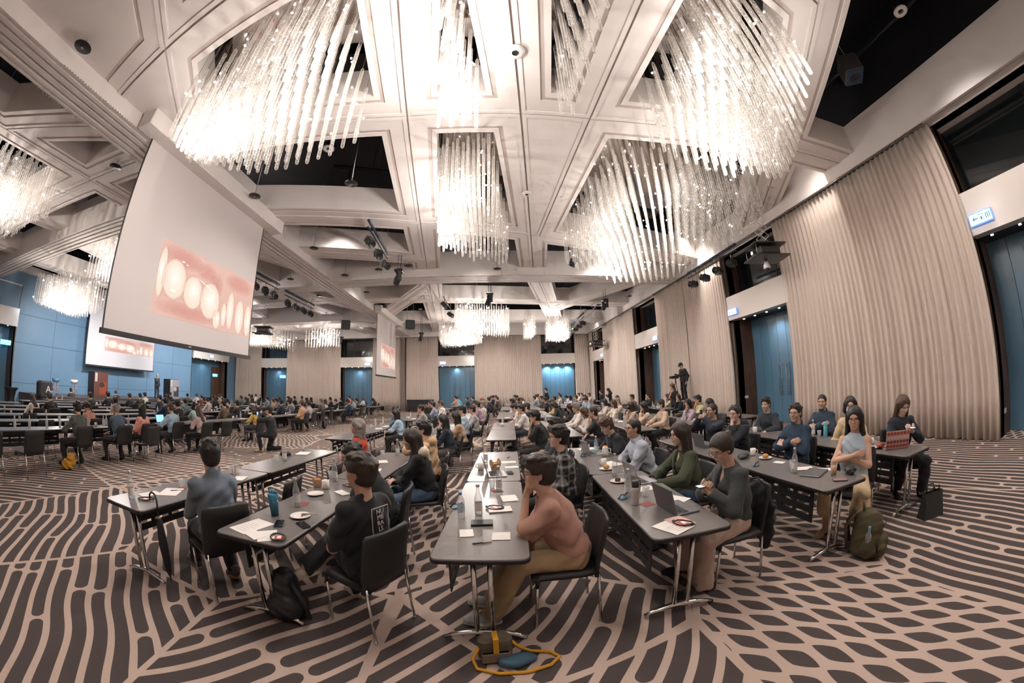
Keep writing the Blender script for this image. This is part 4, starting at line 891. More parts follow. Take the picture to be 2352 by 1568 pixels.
def chair_back():
    m = MB(); n = 9; rows = [(-.215, .41, .222), (-.232, .50, .224), (-.255, .62, .222), (-.285, .76, .218), (-.305, .84, .210), (-.312, .862, .190)]; vs = []
    for side in (0, 1):
        for x, z, w_ in rows:
            for k in range(n): t = k / (n - 1) * 2 - 1; vs.append((x + .028 * t * t * (1 if z > .45 else .4) - side * .03 * (1 if z < .85 else .5), t * w_, z))
    R = len(rows); N = R * n
    fs = [(r * n + k, r * n + k + 1, (r + 1) * n + k + 1, (r + 1) * n + k) for r in range(R - 1) for k in range(n - 1)] + [(N + r * n + k, N + (r + 1) * n + k, N + (r + 1) * n + k + 1, N + r * n + k + 1) for r in range(R - 1) for k in range(n - 1)]
    for r in range(R - 1): fs += [(r * n, (r + 1) * n, N + (r + 1) * n, N + r * n), (r * n + n - 1, N + r * n + n - 1, N + (r + 1) * n + n - 1, (r + 1) * n + n - 1)]
    fs += [tuple((R - 1) * n + k for k in range(n)) + tuple(N + (R - 1) * n + k for k in range(n - 1, -1, -1)), tuple(k for k in range(n - 1, -1, -1)) + tuple(N + k for k in range(n))]
    return m.add(vs, fs, 0, True)
CH_PARTS = [('seat', chair_seat().mesh('seat'), LEATH), ('backrest', chair_back().mesh('backrest'), LEATH)]
for sx, sy in ((1, 1), (1, -1), (-1, 1), (-1, -1)):
    p = [(.205, sy * .205, .44), (.222, sy * .212, .012)] if sx > 0 else [(-.235, sy * .20, .45), (-.262, sy * .215, .012)]
    lg = MB().tube(p, .0115, 8).tube([p[1], (p[1][0], p[1][1], 0.0)], .013, 8)
    CH_PARTS.append(('leg', lg.mesh('leg'), CHROME))
CH_PARTS.append(('seat_frame', MB().tube([(-.22, -.19, .425), (.2, -.19, .415), (.2, .19, .415), (-.22, .19, .425)], .010, 6).mesh('seat_frame'), CHROME))
for nm, me, mt in CH_PARTS: me.materials.append(mt)
fc = MB()
for mi, b_ in ((0, chair_seat()), (0, chair_back())): fc.add(b_.v, b_.f, mi, True)
for sx, sy in ((1, 1), (1, -1), (-1, 1), (-1, -1)): fc.tube([(.205, sy * .205, .44), (.222, sy * .212, 0)] if sx > 0 else [(-.235, sy * .2, .45), (-.262, sy * .215, 0)], .012, 5, 1)
FAR_C = fc.mesh('conference_chair'); FAR_C.materials.append(LEATH); FAR_C.materials.append(CHROME)
def chair(x, y, rz, label, group='black leather chairs', far=False):
    if far: o = inst('conference_chair', FAR_C, None, (x, y, 0), rz)
    else:
        o = empty('conference_chair', (x, y, 0), rz)
        for nm, me, mt in CH_PARTS: inst(nm, me, o)
    tag(o, label, 'chair', group); return o
RC = [-3.26, -1.75, -0.10, 1.36, 3.11, 4.70, 6.35]
def colx(i, y): return RC[i] + .06 * (y - 2.07) - (.45 if i == 0 and y > 6.5 else 0)
LCX = [-9.45 - 1.85 * k for k in range(8)]
def lcolx(i, y): return LCX[i] + .07 * (y - 4)
BLK = [(3.04, 5.0), (8.38, 10.34), (13.73, 15.69), (18.98, 20.94), (24.28, 26.24)]
BLKL = [(3.70, 5.66), (8.30, 10.26), (13.50, 15.46), (18.7, 20.66), (23.9, 25.86)]
ORD = ('first', 'second', 'third', 'fourth', 'fifth', 'sixth', 'seventh', 'eighth', 'ninth', 'tenth', 'eleventh', 'twelfth')
ROWN = ['grey shirted man', 'printed black tee', 'salmon tee', 'dark laptop', 'olive backpack', 'red patterned laptop', 'right wall']
for b_, ys in enumerate(BLK):
    for i in range(6 if b_ == 0 else 7):
        for k, y in enumerate(ys):
            x = colx(i, y)
            if b_ == 0: lab = 'dark training table in the row of the %s, %s' % (ROWN[i], ('nearest to the camera' if k == 0 else 'second from the camera'))
            else: lab = '%s dark table of the %s seating block, in line with the %s' % (('nearer', 'farther')[k], ORD[b_], ROWN[i])
            table(x, y, -.06, lab, 'training tables of the right section', far=math.hypot(x, y) > 13)
for b_, ys in enumerate(BLKL):
    for i in range(8):
        for k, y in enumerate(ys):
            x = lcolx(i, y)
            if x < -22.0: continue
            if b_ == 0 and i > 5: continue
            table(x, y, -.07, '%s dark table of the %s row from the aisle in the stage side hall' % (ORD[b_ * 2 + k], ORD[i]), 'training tables of the stage side hall', far=math.hypot(x, y) > 12)
CROWD = [
('L',3,-14.28,5.62,'d8c9b8','cream blouse','long','dark','T'), ('L',3,-14.25,6.24,'1c1c1f','black jacket','short','black','T'),
('L',8,-23.21,10.26,'5f6c7c','slate shirt','short','black','T'), ('L',8,-23.13,11.51,'3b2b24','dark brown tee','crop','black','T'),
('L',0,-8.80,4.55,'53564f','grey green sweater','short','black','T'), ('L',1,-10.56,5.79,'e0a08c','salmon blouse','tail','brown','T'),
('L',4,-15.91,8.84,'1b1c20','black shirt','short','black','T'), ('L',5,-17.58,10.78,'1d2026','black tee','fluffy','black','T'),
('L',8,-22.92,14.66,'3a3634','charcoal jacket','short','black','T'), ('L',3,-14.03,8.96,'cbb6ac','pale grey cardigan','bob','black','T'),
('L',0,-8.70,5.57,'4b5a68','slate blue shirt','bald','grey','C'), ('L',5,-17.52,12.07,'25252a','black jacket','short','black','C'),
('L',5,-17.46,12.69,'3d332c','brown hooded jacket','short','black','T'), ('L',0,-8.67,6.37,'e3a190','pink blouse','longer','black','T'),
('L',4,-15.58,12.55,'1f2a3a','navy tee','short','black','C'), ('L',2,-12.11,10.00,'23364a','navy hoodie','short','black','T'),
('L',8,-22.57,19.18,'2b2a28','dark shirt','short','dark','T'), ('L',0,-8.60,7.32,'9fb7c9','light blue denim shirt','crop','brown','T'),
('L',1,-10.29,9.05,'2a2725','black curly-collared top','fluffy','dark','T'), ('L',2,-12.08,11.05,'6f7f86','grey hoodie','crop','black','T'),
('L',7,-20.75,19.24,'55585e','grey shirt','short','black','T'), ('L',1,-10.22,9.78,'b8d2cb','mint tee','bob','black','C'),
('L',7,-20.66,20.08,'d6cfc8','white tee','crop','brown','T'), ('L',3,-13.64,14.02,'b5a7a0','beige printed shirt','short','black','T'),
('L',0,-8.10,7.94,'bfa8a4','mauve cardigan','long','brown','P'), ('L',5,-17.07,18.29,'26303e','navy shirt','bob','dark','T'),
('L',8,-22.23,24.47,'5f83a0','blue jacket','short','black','T'), ('L',1,-10.10,11.32,'6a5a3f','olive jacket','cap','black','T'),
('L',1,-10.14,12.18,'26272a','black tee','cap','black','C'), ('L',5,-16.85,20.72,'5b605c','grey jacket','short','black','T'),
('L',5,-16.90,21.34,'3c3430','dark top','wavy','dark','T'), ('L',8,-21.89,28.09,'8a6a5c','tan top','short','black','T'),
('L',3,-13.37,17.45,'e5ddd6','white blouse','bob','black','T'), ('L',0,-8.34,10.88,'b99a4e','mustard jacket with a dark hood','bob','dark','T'),
('L',1,-9.94,13.38,'222226','black tee','short','black','T'), ('L',8,-21.84,29.06,'e9e2da','white shirt','short','black','T'),
('L',8,-21.84,29.84,'2a2a2e','black suit','crop','grey','T'), ('L',4,-14.97,21.22,'8f9aa3','grey blue shirt','short','black','T'),
('L',2,-11.64,17.04,'b9977f','beige sweater','crop','brown','T'), ('L',6,-18.24,27.59,'2c2b2d','black jacket','short','black','T'),
('L',1,-9.93,15.22,'202a38','navy blazer','short','black','T'), ('L',4,-14.88,24.78,'1e1f22','black tee with a mask','short','black','T'),
('L',4,-14.73,25.68,'4a4338','olive top','short','dark','T'), ('L',3,-12.96,23.28,'2b2624','dark cardigan','bob','black','T'),
('L',0,-8.10,14.10,'c09a78','tan jacket','short','brown','T'), ('L',0,-8.12,14.72,'b4a9ae','lavender grey sweater','fluffy','dark','T'),
('L',1,-9.53,18.86,'6d665f','grey suit','side','grey','T'), ('L',1,-9.59,19.48,'e2d3c6','white blouse','long','brown','T'),
('L',2,-11.09,23.34,'1f2b3c','navy sweater','short','black','T'), ('L',2,-11.15,25.39,'1d1d20','black dress','tail','black','C'),
('L',3,-12.62,30.61,'c98d70','orange brown tee','short','black','T'), ('L',1,-9.27,23.09,'a9bccb','pale blue shirt','crop','brown','T'),
('L',0,-7.85,18.83,'26384c','navy jacket','short','dark','P'), ('L',2,-10.74,28.98,'e9e4dd','white blouse','long','red','T'),
('L',1,-8.99,26.59,'2a2220','black top','long','black','N'), ('R',0,-2.82,10.49,'4c6b80','denim shirt','side','black','C'),
('R',0,-2.67,9.87,'a9bfcf','light blue shirt','long','black','T'), ('R',0,-2.83,16.83,'2d3a36','dark green jacket','short','black','C'),
('R',0,-2.32,11.81,'9a9290','grey hoodie','short','black','C'), ('R',0,-2.27,12.43,'3a3f3c','dark olive top','longer','dark','T'),
('R',0,-2.36,14.67,'8b93a3','grey blue cardigan','short','black','T'), ('R',0,-2.51,17.94,'b0a39b','taupe top','wavy','black','T'),
('R',0,-2.11,15.50,'e2dcd4','white tee','crop','brown','T'), ('R',0,-2.73,28.40,'d99a78','orange tee','short','black','T'),
('R',0,-2.50,27.78,'5aa0b8','cyan tee','cap','black','T'), ('R',1,-0.77,10.05,'a7bccb','light denim jacket','cap','black','T'),
('R',1,-0.83,8.52,'b7977c','camel coat','long','black','T'), ('R',1,-1.00,7.51,'1f2836','navy blouse','long','black','C'),
('R',1,-0.54,10.67,'a39c9c','grey sweater','short','black','T'), ('R',1,-0.29,14.71,'d8d0c6','off white jacket with a mask','short','grey','X'),
('R',1,-0.64,16.01,'ded8d2','white shirt','short','black','T'), ('R',0,-1.61,25.49,'3a3434','dark tee','short','black','T'),
('R',0,-1.28,26.41,'5d5350','brown tee','short','dark','T'), ('R',1,-0.40,19.70,'3a2f2e','dark shirt','fluffy','red','T'),
('R',1,0.15,27.88,'20252e','navy tee','short','black','T'), ('R',1,0.28,28.50,'2b3036','charcoal tee','short','black','T'),
('R',1,0.52,29.12,'3f6a7c','teal shirt','short','black','T'), ('R',1,0.49,23.31,'5a524e','taupe tee','short','black','C'),
('R',2,1.05,16.48,'c9c2bc','pale shirt','fluffy','dark','T'), ('R',2,0.83,11.92,'d7cdc6','white polo','side','black','N'),
('R',2,2.04,28.19,'6a5048','brown top','bob','dark','T'), ('R',2,2.24,28.81,'4c3c38','dark top','bob','black','T'),
('R',2,1.43,17.89,'23262c','black hoodie','short','black','T'), ('R',2,0.92,10.49,'dcd6d0','white shirt with a grey vest','side','black','C'),
('R',2,2.13,23.64,'e0d8d0','white blouse','wavy','red','T'), ('R',3,2.79,21.98,'8d97a2','blue grey shirt','short','black','T'),
('R',3,3.48,26.18,'b7aca6','beige shirt','short','black','T'), ('R',3,3.91,28.50,'6b5d58','brown shirt','short','dark','T'),
('R',2,1.15,11.11,'22303f','navy polo','short','black','T'), ('R',3,2.75,17.62,'1d1f23','black tee','short','black','T'),
('R',2,0.92,7.28,'1c1d20','black tee with a watch','side','black','C'), ('R',3,2.44,13.40,'20242b','black blouse','bob','black','N'),
('R',4,4.76,23.65,'c9bfb8','cream shirt','short','black','T'), ('R',4,5.65,28.50,'9a8f8a','taupe shirt','short','black','T'),
('R',3,3.36,18.24,'252c37','navy tee','short','black','T'), ('R',4,5.41,24.75,'bfb2c0','lilac shirt','bob','black','T'),
('R',3,2.49,10.90,'1b1c20','black blazer','long','black','P'), ('R',3,2.38,9.63,'dad2ca','white sweater','fluffy','grey','T'),
('R',5,6.70,26.07,'ddd5cd','white tee','short','black','T'), ('R',4,4.92,17.98,'9fb4c6','light blue shirt','short','black','T'),
('R',5,6.92,23.97,'cbb0a8','pink shirt','short','black','T'), ('R',3,2.32,8.55,'d9cfca','pale pink blouse','bob','brown','P'),
('R',3,2.32,7.78,'1d1d20','black polo','crop','black','C'), ('R',6,7.36,12.64,'1c1c20','black cardigan','bob','black','C'),
('R',5,5.37,8.71,'bfa9b4','lilac blouse','bob','black','C'), ('R',4,4.36,8.42,'c8b09a','beige jacket with a mask','short','black','T'),
('R',4,4.19,9.10,'d2bda8','cream coat','long','black','C'), ('R',4,4.06,9.72,'c5ae9c','tan cardigan with a black mask','long','dark','C'),
('R',4,4.62,12.31,'c7b5a8','beige shirt','crop','grey','C'), ('R',4,4.19,11.55,'ddd2c6','white knit cardigan','long','brown','X'),
('R',4,4.31,12.93,'c9bcb0','grey beige top with a mask','bob','black','T'), ('R',6,7.23,15.23,'1e222a','black sweatshirt','short','black','C'),
('R',5,6.10,14.44,'54504e','dark grey shirt','short','black','T'), ('R',5,6.13,9.33,'cdc39a','pale yellow tee','fluffy','black','C'),
('R',5,5.70,8.09,'35404a','dark shirt','bob','black','P')]
CROWD += [  # FILL
('R', 4, 5.08, 25.69, '4a5a52', 'sage shirt', 'long', 'brown', 'T'),
('R', 4, 4.67, 18.87, '7b5a4a', 'rust sweater', 'crop', 'brown', 'T'),
('R', 1, -0.05, 21.24, '2a3140', 'midnight jacket', 'short', 'black', 'T'),
('R', 6, 7.62, 14.02, 'c4b49e', 'sand blouse', 'wavy', 'brown', 'C'),
('R', 5, 6.62, 24.88, '6a6f7a', 'steel grey tee', 'crop', 'black', 'T'),
('R', 0, -2.48, 13.46, '8c4a44', 'brick red top', 'tail', 'dark', 'C'),
('R', 4, 4.77, 20.65, 'dcd6cc', 'ivory shirt', 'long', 'black', 'T'),
('R', 2, 1.12, 13.22, '3d4a3a', 'forest green jacket', 'crop', 'black', 'T'),
('R', 1, -0.48, 14.0, 'a88f9a', 'dusty pink blouse', 'short', 'black', 'T'),
('R', 3, 2.99, 20.13, '50545c', 'graphite hoodie', 'fluffy', 'black', 'T'),
('R', 4, 4.51, 16.23, '90a4b4', 'powder blue shirt', 'fluffy', 'dark', 'T'),
('R', 5, 6.11, 16.33, '1e1f23', 'jet black shirt', 'wavy', 'black', 'C'),
('R', 3, 2.69, 15.11, 'b79a6a', 'ochre cardigan', 'fluffy', 'brown', 'T'),
('R', 2, 1.94, 26.92, '5c4a58', 'plum top', 'fluffy', 'black', 'C'),
('L', 5, -16.6, 25.21, '4a5a52', 'sage shirt', 'wavy', 'brown', 'T'),
('L', 6, -18.82, 19.9, '7b5a4a', 'rust sweater', 'tail', 'black', 'T'),
('L', 6, -19.1, 15.89, '2a3140', 'midnight jacket', 'tail', 'dark', 'T'),
('L', 2, -11.5, 18.72, 'c4b49e', 'sand blouse', 'fluffy', 'dark', 'C'),
('L', 1, -9.85, 15.91, '6a6f7a', 'steel grey tee', 'side', 'dark', 'T'),
('L', 6, -18.89, 18.87, '8c4a44', 'brick red top', 'tail', 'black', 'T'),
('L', 6, -19.21, 14.32, 'dcd6cc', 'ivory shirt', 'side', 'black', 'T'),
('L', 6, -18.52, 24.09, '3d4a3a', 'forest green jacket', 'fluffy', 'black', 'T'),
('L', 3, -12.98, 24.0, 'a88f9a', 'dusty pink blouse', 'long', 'dark', 'T'),
('L', 4, -15.13, 19.65, '50545c', 'graphite hoodie', 'crop', 'dark', 'C'),
('L', 3, -13.27, 19.79, '90a4b4', 'powder blue shirt', 'tail', 'black', 'T'),
('L', 1, -9.5, 20.84, '1e1f23', 'jet black shirt', 'crop', 'black', 'T'),
('L', 6, -18.77, 20.54, 'b79a6a', 'ochre cardigan', 'fluffy', 'dark', 'T'),
('L', 6, -18.39, 25.99, '5c4a58', 'plum top', 'crop', 'black', 'T'),
('L', 4, -14.84, 23.83, '4a5a52', 'sage shirt', 'side', 'black', 'C'),
('L', 1, -9.29, 23.81, '7b5a4a', 'rust sweater', 'tail', 'black', 'T'),
('L', 2, -11.87, 13.37, '2a3140', 'midnight jacket', 'short', 'black', 'T'),
('L', 3, -13.58, 15.47, 'c4b49e', 'sand blouse', 'tail', 'black', 'T')]
# ---------------------------------------------------------------- people: bodies grown as one smooth surface from a posed skeleton
def V3(*a): return np.array(a, float)
def unit(v): return v / (np.linalg.norm(v) + 1e-12)
class Field:
    def __init__(s, lo, hi, h):
        s.h = h; s.lo = np.array(lo, float); n = np.ceil((np.array(hi) - s.lo) / h).astype(int) + 1
        s.ax = [(s.lo[i] + np.arange(n[i]) * h).astype(np.float32) for i in range(3)]
        s.f = np.full(n, 1.0, np.float32)
    def _sub(s, lo, hi):
        i0 = np.maximum(np.floor((np.array(lo) - s.lo) / s.h).astype(int), 0); i1 = np.minimum(np.ceil((np.array(hi) - s.lo) / s.h).astype(int) + 1, s.f.shape)
        if (i1 <= i0).any(): return None
        sl = tuple(slice(a, b) for a, b in zip(i0, i1))
        return sl, [s.ax[k][sl[k]].reshape([-1 if q == k else 1 for q in range(3)]) for k in range(3)]
    def _put(s, sl, d, k, sub):
        a = s.f[sl]
        if sub:
            hh = np.clip(.5 - .5 * (a + d) / k, 0, 1); s.f[sl] = a * (1 - hh) - d * hh + k * hh * (1 - hh)
        else:
            hh = np.clip(.5 + .5 * (a - d) / k, 0, 1); s.f[sl] = a * (1 - hh) + d * hh - k * hh * (1 - hh)
    def cone(s, a, b, ra, rb, k=.02, sub=False, flat=None):
        a, b = np.array(a, float), np.array(b, float); m = max(ra, rb) + max(.03, k) + 2 * s.h
        r = s._sub(np.minimum(a, b) - m, np.maximum(a, b) + m)
        if r is None: return s
        sl, (x, y, z) = r; ba = b - a; L = ba @ ba + 1e-9
        px, py, pz = x - a[0], y - a[1], z - a[2]
        t = np.clip((px * ba[0] + py * ba[1] + pz * ba[2]) / L, 0, 1)
        d = np.sqrt((px - t * ba[0]) ** 2 + (py - t * ba[1]) ** 2 + (pz - t * ba[2]) ** 2) - (ra + (rb - ra) * t)
        s._put(sl, d.astype(np.float32), k, sub); return s
    def ell(s, c, r, R=None, k=.02, sub=False):
        c = np.array(c, float); r = np.array(r, float); m = r.max() + max(.03, k) + 2 * s.h
        q = s._sub(c - m, c + m)
        if q is None: return s
        sl, (x, y, z) = q; px, py, pz = x - c[0], y - c[1], z - c[2]
        if R is not None: px, py, pz = (px * R[0][0] + py * R[0][1] + pz * R[0][2], px * R[1][0] + py * R[1][1] + pz * R[1][2], px * R[2][0] + py * R[2][1] + pz * R[2][2])
        k0 = np.sqrt((px / r[0]) ** 2 + (py / r[1]) ** 2 + (pz / r[2]) ** 2); k1 = np.sqrt((px / r[0] ** 2) ** 2 + (py / r[1] ** 2) ** 2 + (pz / r[2] ** 2) ** 2) + 1e-6
        s._put(sl, (k0 * (k0 - 1) / k1).astype(np.float32), k, sub); return s
    def cut(s, p, n):
        """keep the side the normal points away from"""
        n = unit(np.array(n, float)); x, y, z = [s.ax[k].reshape([-1 if q == k else 1 for q in range(3)]) for k in range(3)]
        s.f = np.maximum(s.f, ((x - p[0]) * n[0] + (y - p[1]) * n[1] + (z - p[2]) * n[2]).astype(np.float32)); return s
    def folds(s, a=.0035, q=1.0):
        x, y, z = [s.ax[k].reshape([-1 if m == k else 1 for m in range(3)]) for k in range(3)]
        s.f += (a * .8 * np.sin(61 * q * (y * .5 + z * .75 + x * .3) + 3 * np.sin(15 * x + 4 * z)) * np.sin(17 * z + 9 * y + 4)).astype(np.float32)
        s.f += (a * np.sin(34 * q * (x * .55 + z * .8) + 2.6 * np.sin(11 * y + 5 * z)) * np.sin(9 * x + 13 * y - 7 * z)).astype(np.float32); return s
    def mesh(s, name, smooth=True):
        f = s.f; f[0] = f[-1] = 1; f[:, 0] = f[:, -1] = 1; f[:, :, 0] = f[:, :, -1] = 1
        g = f < 0
        c = g[:-1].astype(np.int8) + g[1:]; c = c[:, :-1] + c[:, 1:]; c = c[:, :, :-1] + c[:, :, 1:]
        cells = np.argwhere((c > 0) & (c < 8))
        if not len(cells): return bpy.data.meshes.new(name)
        idx = np.full(c.shape, -1, np.int32); idx[tuple(cells.T)] = np.arange(len(cells), dtype=np.int32)
        co = {}
        for d in np.ndindex(2, 2, 2): co[d] = f[cells[:, 0] + d[0], cells[:, 1] + d[1], cells[:, 2] + d[2]]
        acc = np.zeros((len(cells), 3)); cnt = np.zeros(len(cells))
        for d in np.ndindex(2, 2, 2):
            for k in range(3):
                if d[k]: continue
                e = list(d); e[k] = 1; a, b = co[d], co[tuple(e)]; m = (a < 0) != (b < 0)
                t = np.where(m, a / np.where(m, a - b, 1), 0); p = np.array(d, float)[None, :] * np.ones((len(cells), 1)); p[:, k] = t
                acc += p * m[:, None]; cnt += m
        v = (cells + acc / cnt[:, None]) * s.h + s.lo
        qs = []
        for k in range(3):
            o1, o2 = (k + 1) % 3, (k + 2) % 3
            sl0 = [slice(None)] * 3; sl1 = [slice(None)] * 3; sl0[k] = slice(0, -1); sl1[k] = slice(1, None)
            a, b = g[tuple(sl0)], g[tuple(sl1)]; e = np.argwhere(a != b); inside = a[tuple(e.T)]
            def ci(d1, d2):
                q = e.copy(); q[:, o1] -= d1; q[:, o2] -= d2; return idx[tuple(q.T)]
            q = np.stack([ci(1, 1), ci(0, 1), ci(0, 0), ci(1, 0)], 1); q[~inside] = q[~inside][:, ::-1]; qs.append(q)
        q = np.concatenate(qs); q = q[(q >= 0).all(1)]
        me = bpy.data.meshes.new(name); me.vertices.add(len(v)); me.vertices.foreach_set('co', v.astype(np.float32).ravel())
        me.loops.add(q.size); me.loops.foreach_set('vertex_index', q.astype(np.int32).ravel()); me.polygons.add(len(q))
        me.polygons.foreach_set('loop_start', np.arange(0, q.size, 4, dtype=np.int32)); me.polygons.foreach_set('loop_total', np.full(len(q), 4, np.int32))
        me.polygons.foreach_set('use_smooth', np.ones(len(q), bool)); me.update(calc_edges=True); me.materials.append(None); return me
def ik(sh, tg, l1, l2, pole):
    d = tg - sh; L = np.linalg.norm(d); L = min(L, (l1 + l2) * .995); d = unit(d); tg = sh + d * L
    a = (l1 * l1 - l2 * l2 + L * L) / (2 * L); h = math.sqrt(max(l1 * l1 - a * a, 0)); pole = unit(pole - d * (pole @ d))
    return sh + d * a + pole * h, tg
def rot_axis(ax, a):
    x, y, z = unit(np.array(ax, float)); c, s = math.cos(a), math.sin(a); C = 1 - c
    return np.array([[c + x * x * C, x * y * C - z * s, x * z * C + y * s], [y * x * C + z * s, c + y * y * C, y * z * C - x * s], [z * x * C - y * s, z * y * C + x * s, c + z * z * C]])
ARMS = {   # hand target (relative to the pelvis, left arm y > 0), elbow pole, hand curl, palm direction
    'table': ((.40, .16, .23), (-.3, .9, -.5), .45, (0, 0, -1)), 'fold': ((.40, -.06, .22), (-.1, 1, -.4), .5, (0, 0, -1)), 'fold2': ((.42, .06, .25), (-.1, 1, -.4), .5, (0, 0, -1)),
    'lap': ((.26, .10, .10), (-.6, .8, -.3), .5, (0, -.4, -1)), 'cross': ((.17, -.035, .25), (.1, 1, -.6), .9, (-1, 0, 0)), 'cross2': ((.215, -.03, .29), (.1, 1, -.6), .9, (-1, 0, 0)),
    'chin': ((.21, .02, .50), (.35, .25, -1), .85, (-1, 0, .2)), 'phone': ((.30, .05, .34), (-.1, .8, -.8), .7, (-.5, -.3, .8)), 'camera': ((.34, .07, .60), (.1, .9, -.7), .7, (-.6, -.6, .2)),
    'type': ((.42, .11, .24), (-.3, .9, -.5), .35, (0, 0, -1)), 'down': ((.02, .24, -.07), (-.8, .3, -.2), .4, (0, -1, 0)), 'neck': ((.0, .10, .60), (.3, 1, .1), .5, (-1, 0, 0)), 'elbowtable': ((.25, .10, .42), (.6, .4, -.8), .8, (-1, 0, 0))}
def pose(lean=.12, side=0., nod=.1, turn=0., tilt=0., twist=0., armL='table', armR='table', legs='sit', stand=False, s=1.0, kneespread=.1, feet=.0, hip=None, b=1.0):
    """joint positions; facing +x, left +y; the seat height is .46"""
    J = {}
    P = V3(-.06, 0, .555) if not stand else V3(0, 0, .93)
    if hip is not None: P = V3(*hip)
    up = unit(V3(math.sin(lean) * math.cos(side), math.sin(side), math.cos(lean) * math.cos(side))); fw = unit(V3(1, 0, 0) - up * up[0]); lf = np.cross(up, fw)
    Rt = rot_axis(up, twist); fw2, lf2 = Rt @ fw, Rt @ lf
    T = np.array([fw2, lf2, up])
    J.update(P=P, up=up, fw=fw2, lf=lf2, T=T, C=P + up * .33, N=P + up * .49 - fw2 * .01)
    J['W'] = P + up * .14
    nk = unit(up * .5 + V3(0, 0, 1) * .6 + fw2 * (.22 + .35 * max(nod, 0)))
    hf = rot_axis((0, 0, 1), turn) @ unit(V3(fw2[0], fw2[1], 0)); hl = np.cross(V3(0, 0, 1), hf)
    hu = V3(0, 0, 1); Rn = rot_axis(hl, nod); hf, hu = Rn @ hf, Rn @ hu
    Rr = rot_axis(hf, tilt); hl, hu = Rr @ hl, Rr @ hu
    J['H'] = J['N'] + nk * .105 + hu * .078 + hf * .015; J['HT'] = np.array([hf, hl, hu])
    for sd, nm, arm in ((1, 'L', armL), (-1, 'R', armR)):
        sh = J['N'] + lf2 * (.158 if b >= 1 else .146) * sd - up * .072; J['S' + nm] = sh
        if isinstance(arm, str): tg, pole, curl, pd = ARMS[arm]; tg = V3(tg[0], tg[1] * sd, tg[2]); tg = P + fw2 * tg[0] + lf2 * tg[1] + V3(0, 0, tg[2])
        else: tg, pole, curl, pd = arm; tg = V3(*tg)
        if arm == 'chin': tg = J['H'] + hf * .10 - hu * .195 + hl * .015 * sd
        if arm == 'neck': tg = J['H'] - hf * .06 - hu * .12 + hl * .09 * sd
        pole = fw2 * pole[0] + lf2 * pole[1] * sd + V3(0, 0, pole[2])
        el, wr = ik(sh, tg, .285, .25, pole); J['E' + nm], J['Wr' + nm] = el, wr
        pdv = fw2 * pd[0] + lf2 * pd[1] * sd + V3(0, 0, pd[2])
        J['hand' + nm] = (unit(wr - el), unit(pdv), curl)
        hp = P + lf2 * .09 * sd * 1.0 - up * .02; J['Hp' + nm] = hp
        lg = legs[0 if sd > 0 else 1] if isinstance(legs, (tuple, list)) else legs
        if not isinstance(lg, str): kn, an = V3(*lg[0]), V3(*lg[1]); fd = V3(*lg[2])
        elif lg == 'sit': kn = V3(hp[0] + .42, sd * (.1 + kneespread), .50); an = V3(hp[0] + .40 + feet, sd * (.1 + kneespread * .8), .085); fd = V3(1, .15 * sd, 0)
        elif lg == 'back': kn = V3(hp[0] + .42, sd * .12, .49); an = V3(hp[0] + .16, sd * .12, .10); fd = V3(1, 0, -.25)
        elif lg == 'fwd': kn = V3(hp[0] + .41, sd * .12, .52); an = V3(hp[0] + .62, sd * .12, .085); fd = V3(1, .1 * sd, .1)
        elif lg == 'over': kn = V3(hp[0] + .42, -sd * .02, .60); an = V3(hp[0] + .60, -sd * .12, .24); fd = V3(.9, 0, -.25)
        elif lg == 'stand': kn = V3(.03, sd * .11, .50); an = V3(-.02, sd * .12, .085); fd = V3(1, .2 * sd, 0)
        J['K' + nm], J['A' + nm], J['F' + nm] = kn, an, unit(fd)
    return J
def hand(F, wr, d, n, curl, sd, fine=True, k=.006):
    """palm, four fingers, a thumb; d along the forearm, n the palm normal"""
    n = unit(n - d * (n @ d)); s = np.cross(n, d) * sd               # s points to the thumb side
    F.cone(wr, wr + d * .03, .026, .027, .015)
    pc = wr + d * .055
    F.ell(pc, (.047, .040, .017), np.array([d, s, n]), .012)
    if not fine:
        e = pc + d * .045; F.cone(e, e + unit(d + n * curl) * .05, .024, .017, .02); F.cone(pc + s * .03, pc + s * .05 + d * .035 + n * .01, .013, .011, .01); return
    for i, (o, l, r) in enumerate(((.030, .078, .0092), (.010, .088, .0096), (-.011, .080, .0092), (-.030, .062, .0082))):
        b = pc + d * .036 + s * o; a = curl * 1.15; p = b; dr = d
        for q, (ll, add) in enumerate(((.45, .75), (.32, 1.0), (.23, .8))):
            ang = a * add; dr = unit(dr * math.cos(ang) + np.cross(np.cross(dr, n), dr) * math.sin(ang)) if np.linalg.norm(np.cross(dr, n)) > .05 else unit(dr * math.cos(ang) - d * math.sin(ang))
            p2 = p + dr * l * ll; F.cone(p, p2, r, r * .93, k); p = p2
    b = pc - d * .022 + s * .028; m = b + s * .026 + d * .026 + n * .012; e = m + d * .030 + n * (.008 + .02 * curl) - s * .006 * curl
    F.cone(b, m, .0135, .011, .01); F.cone(m, e, .0108, .009, k)
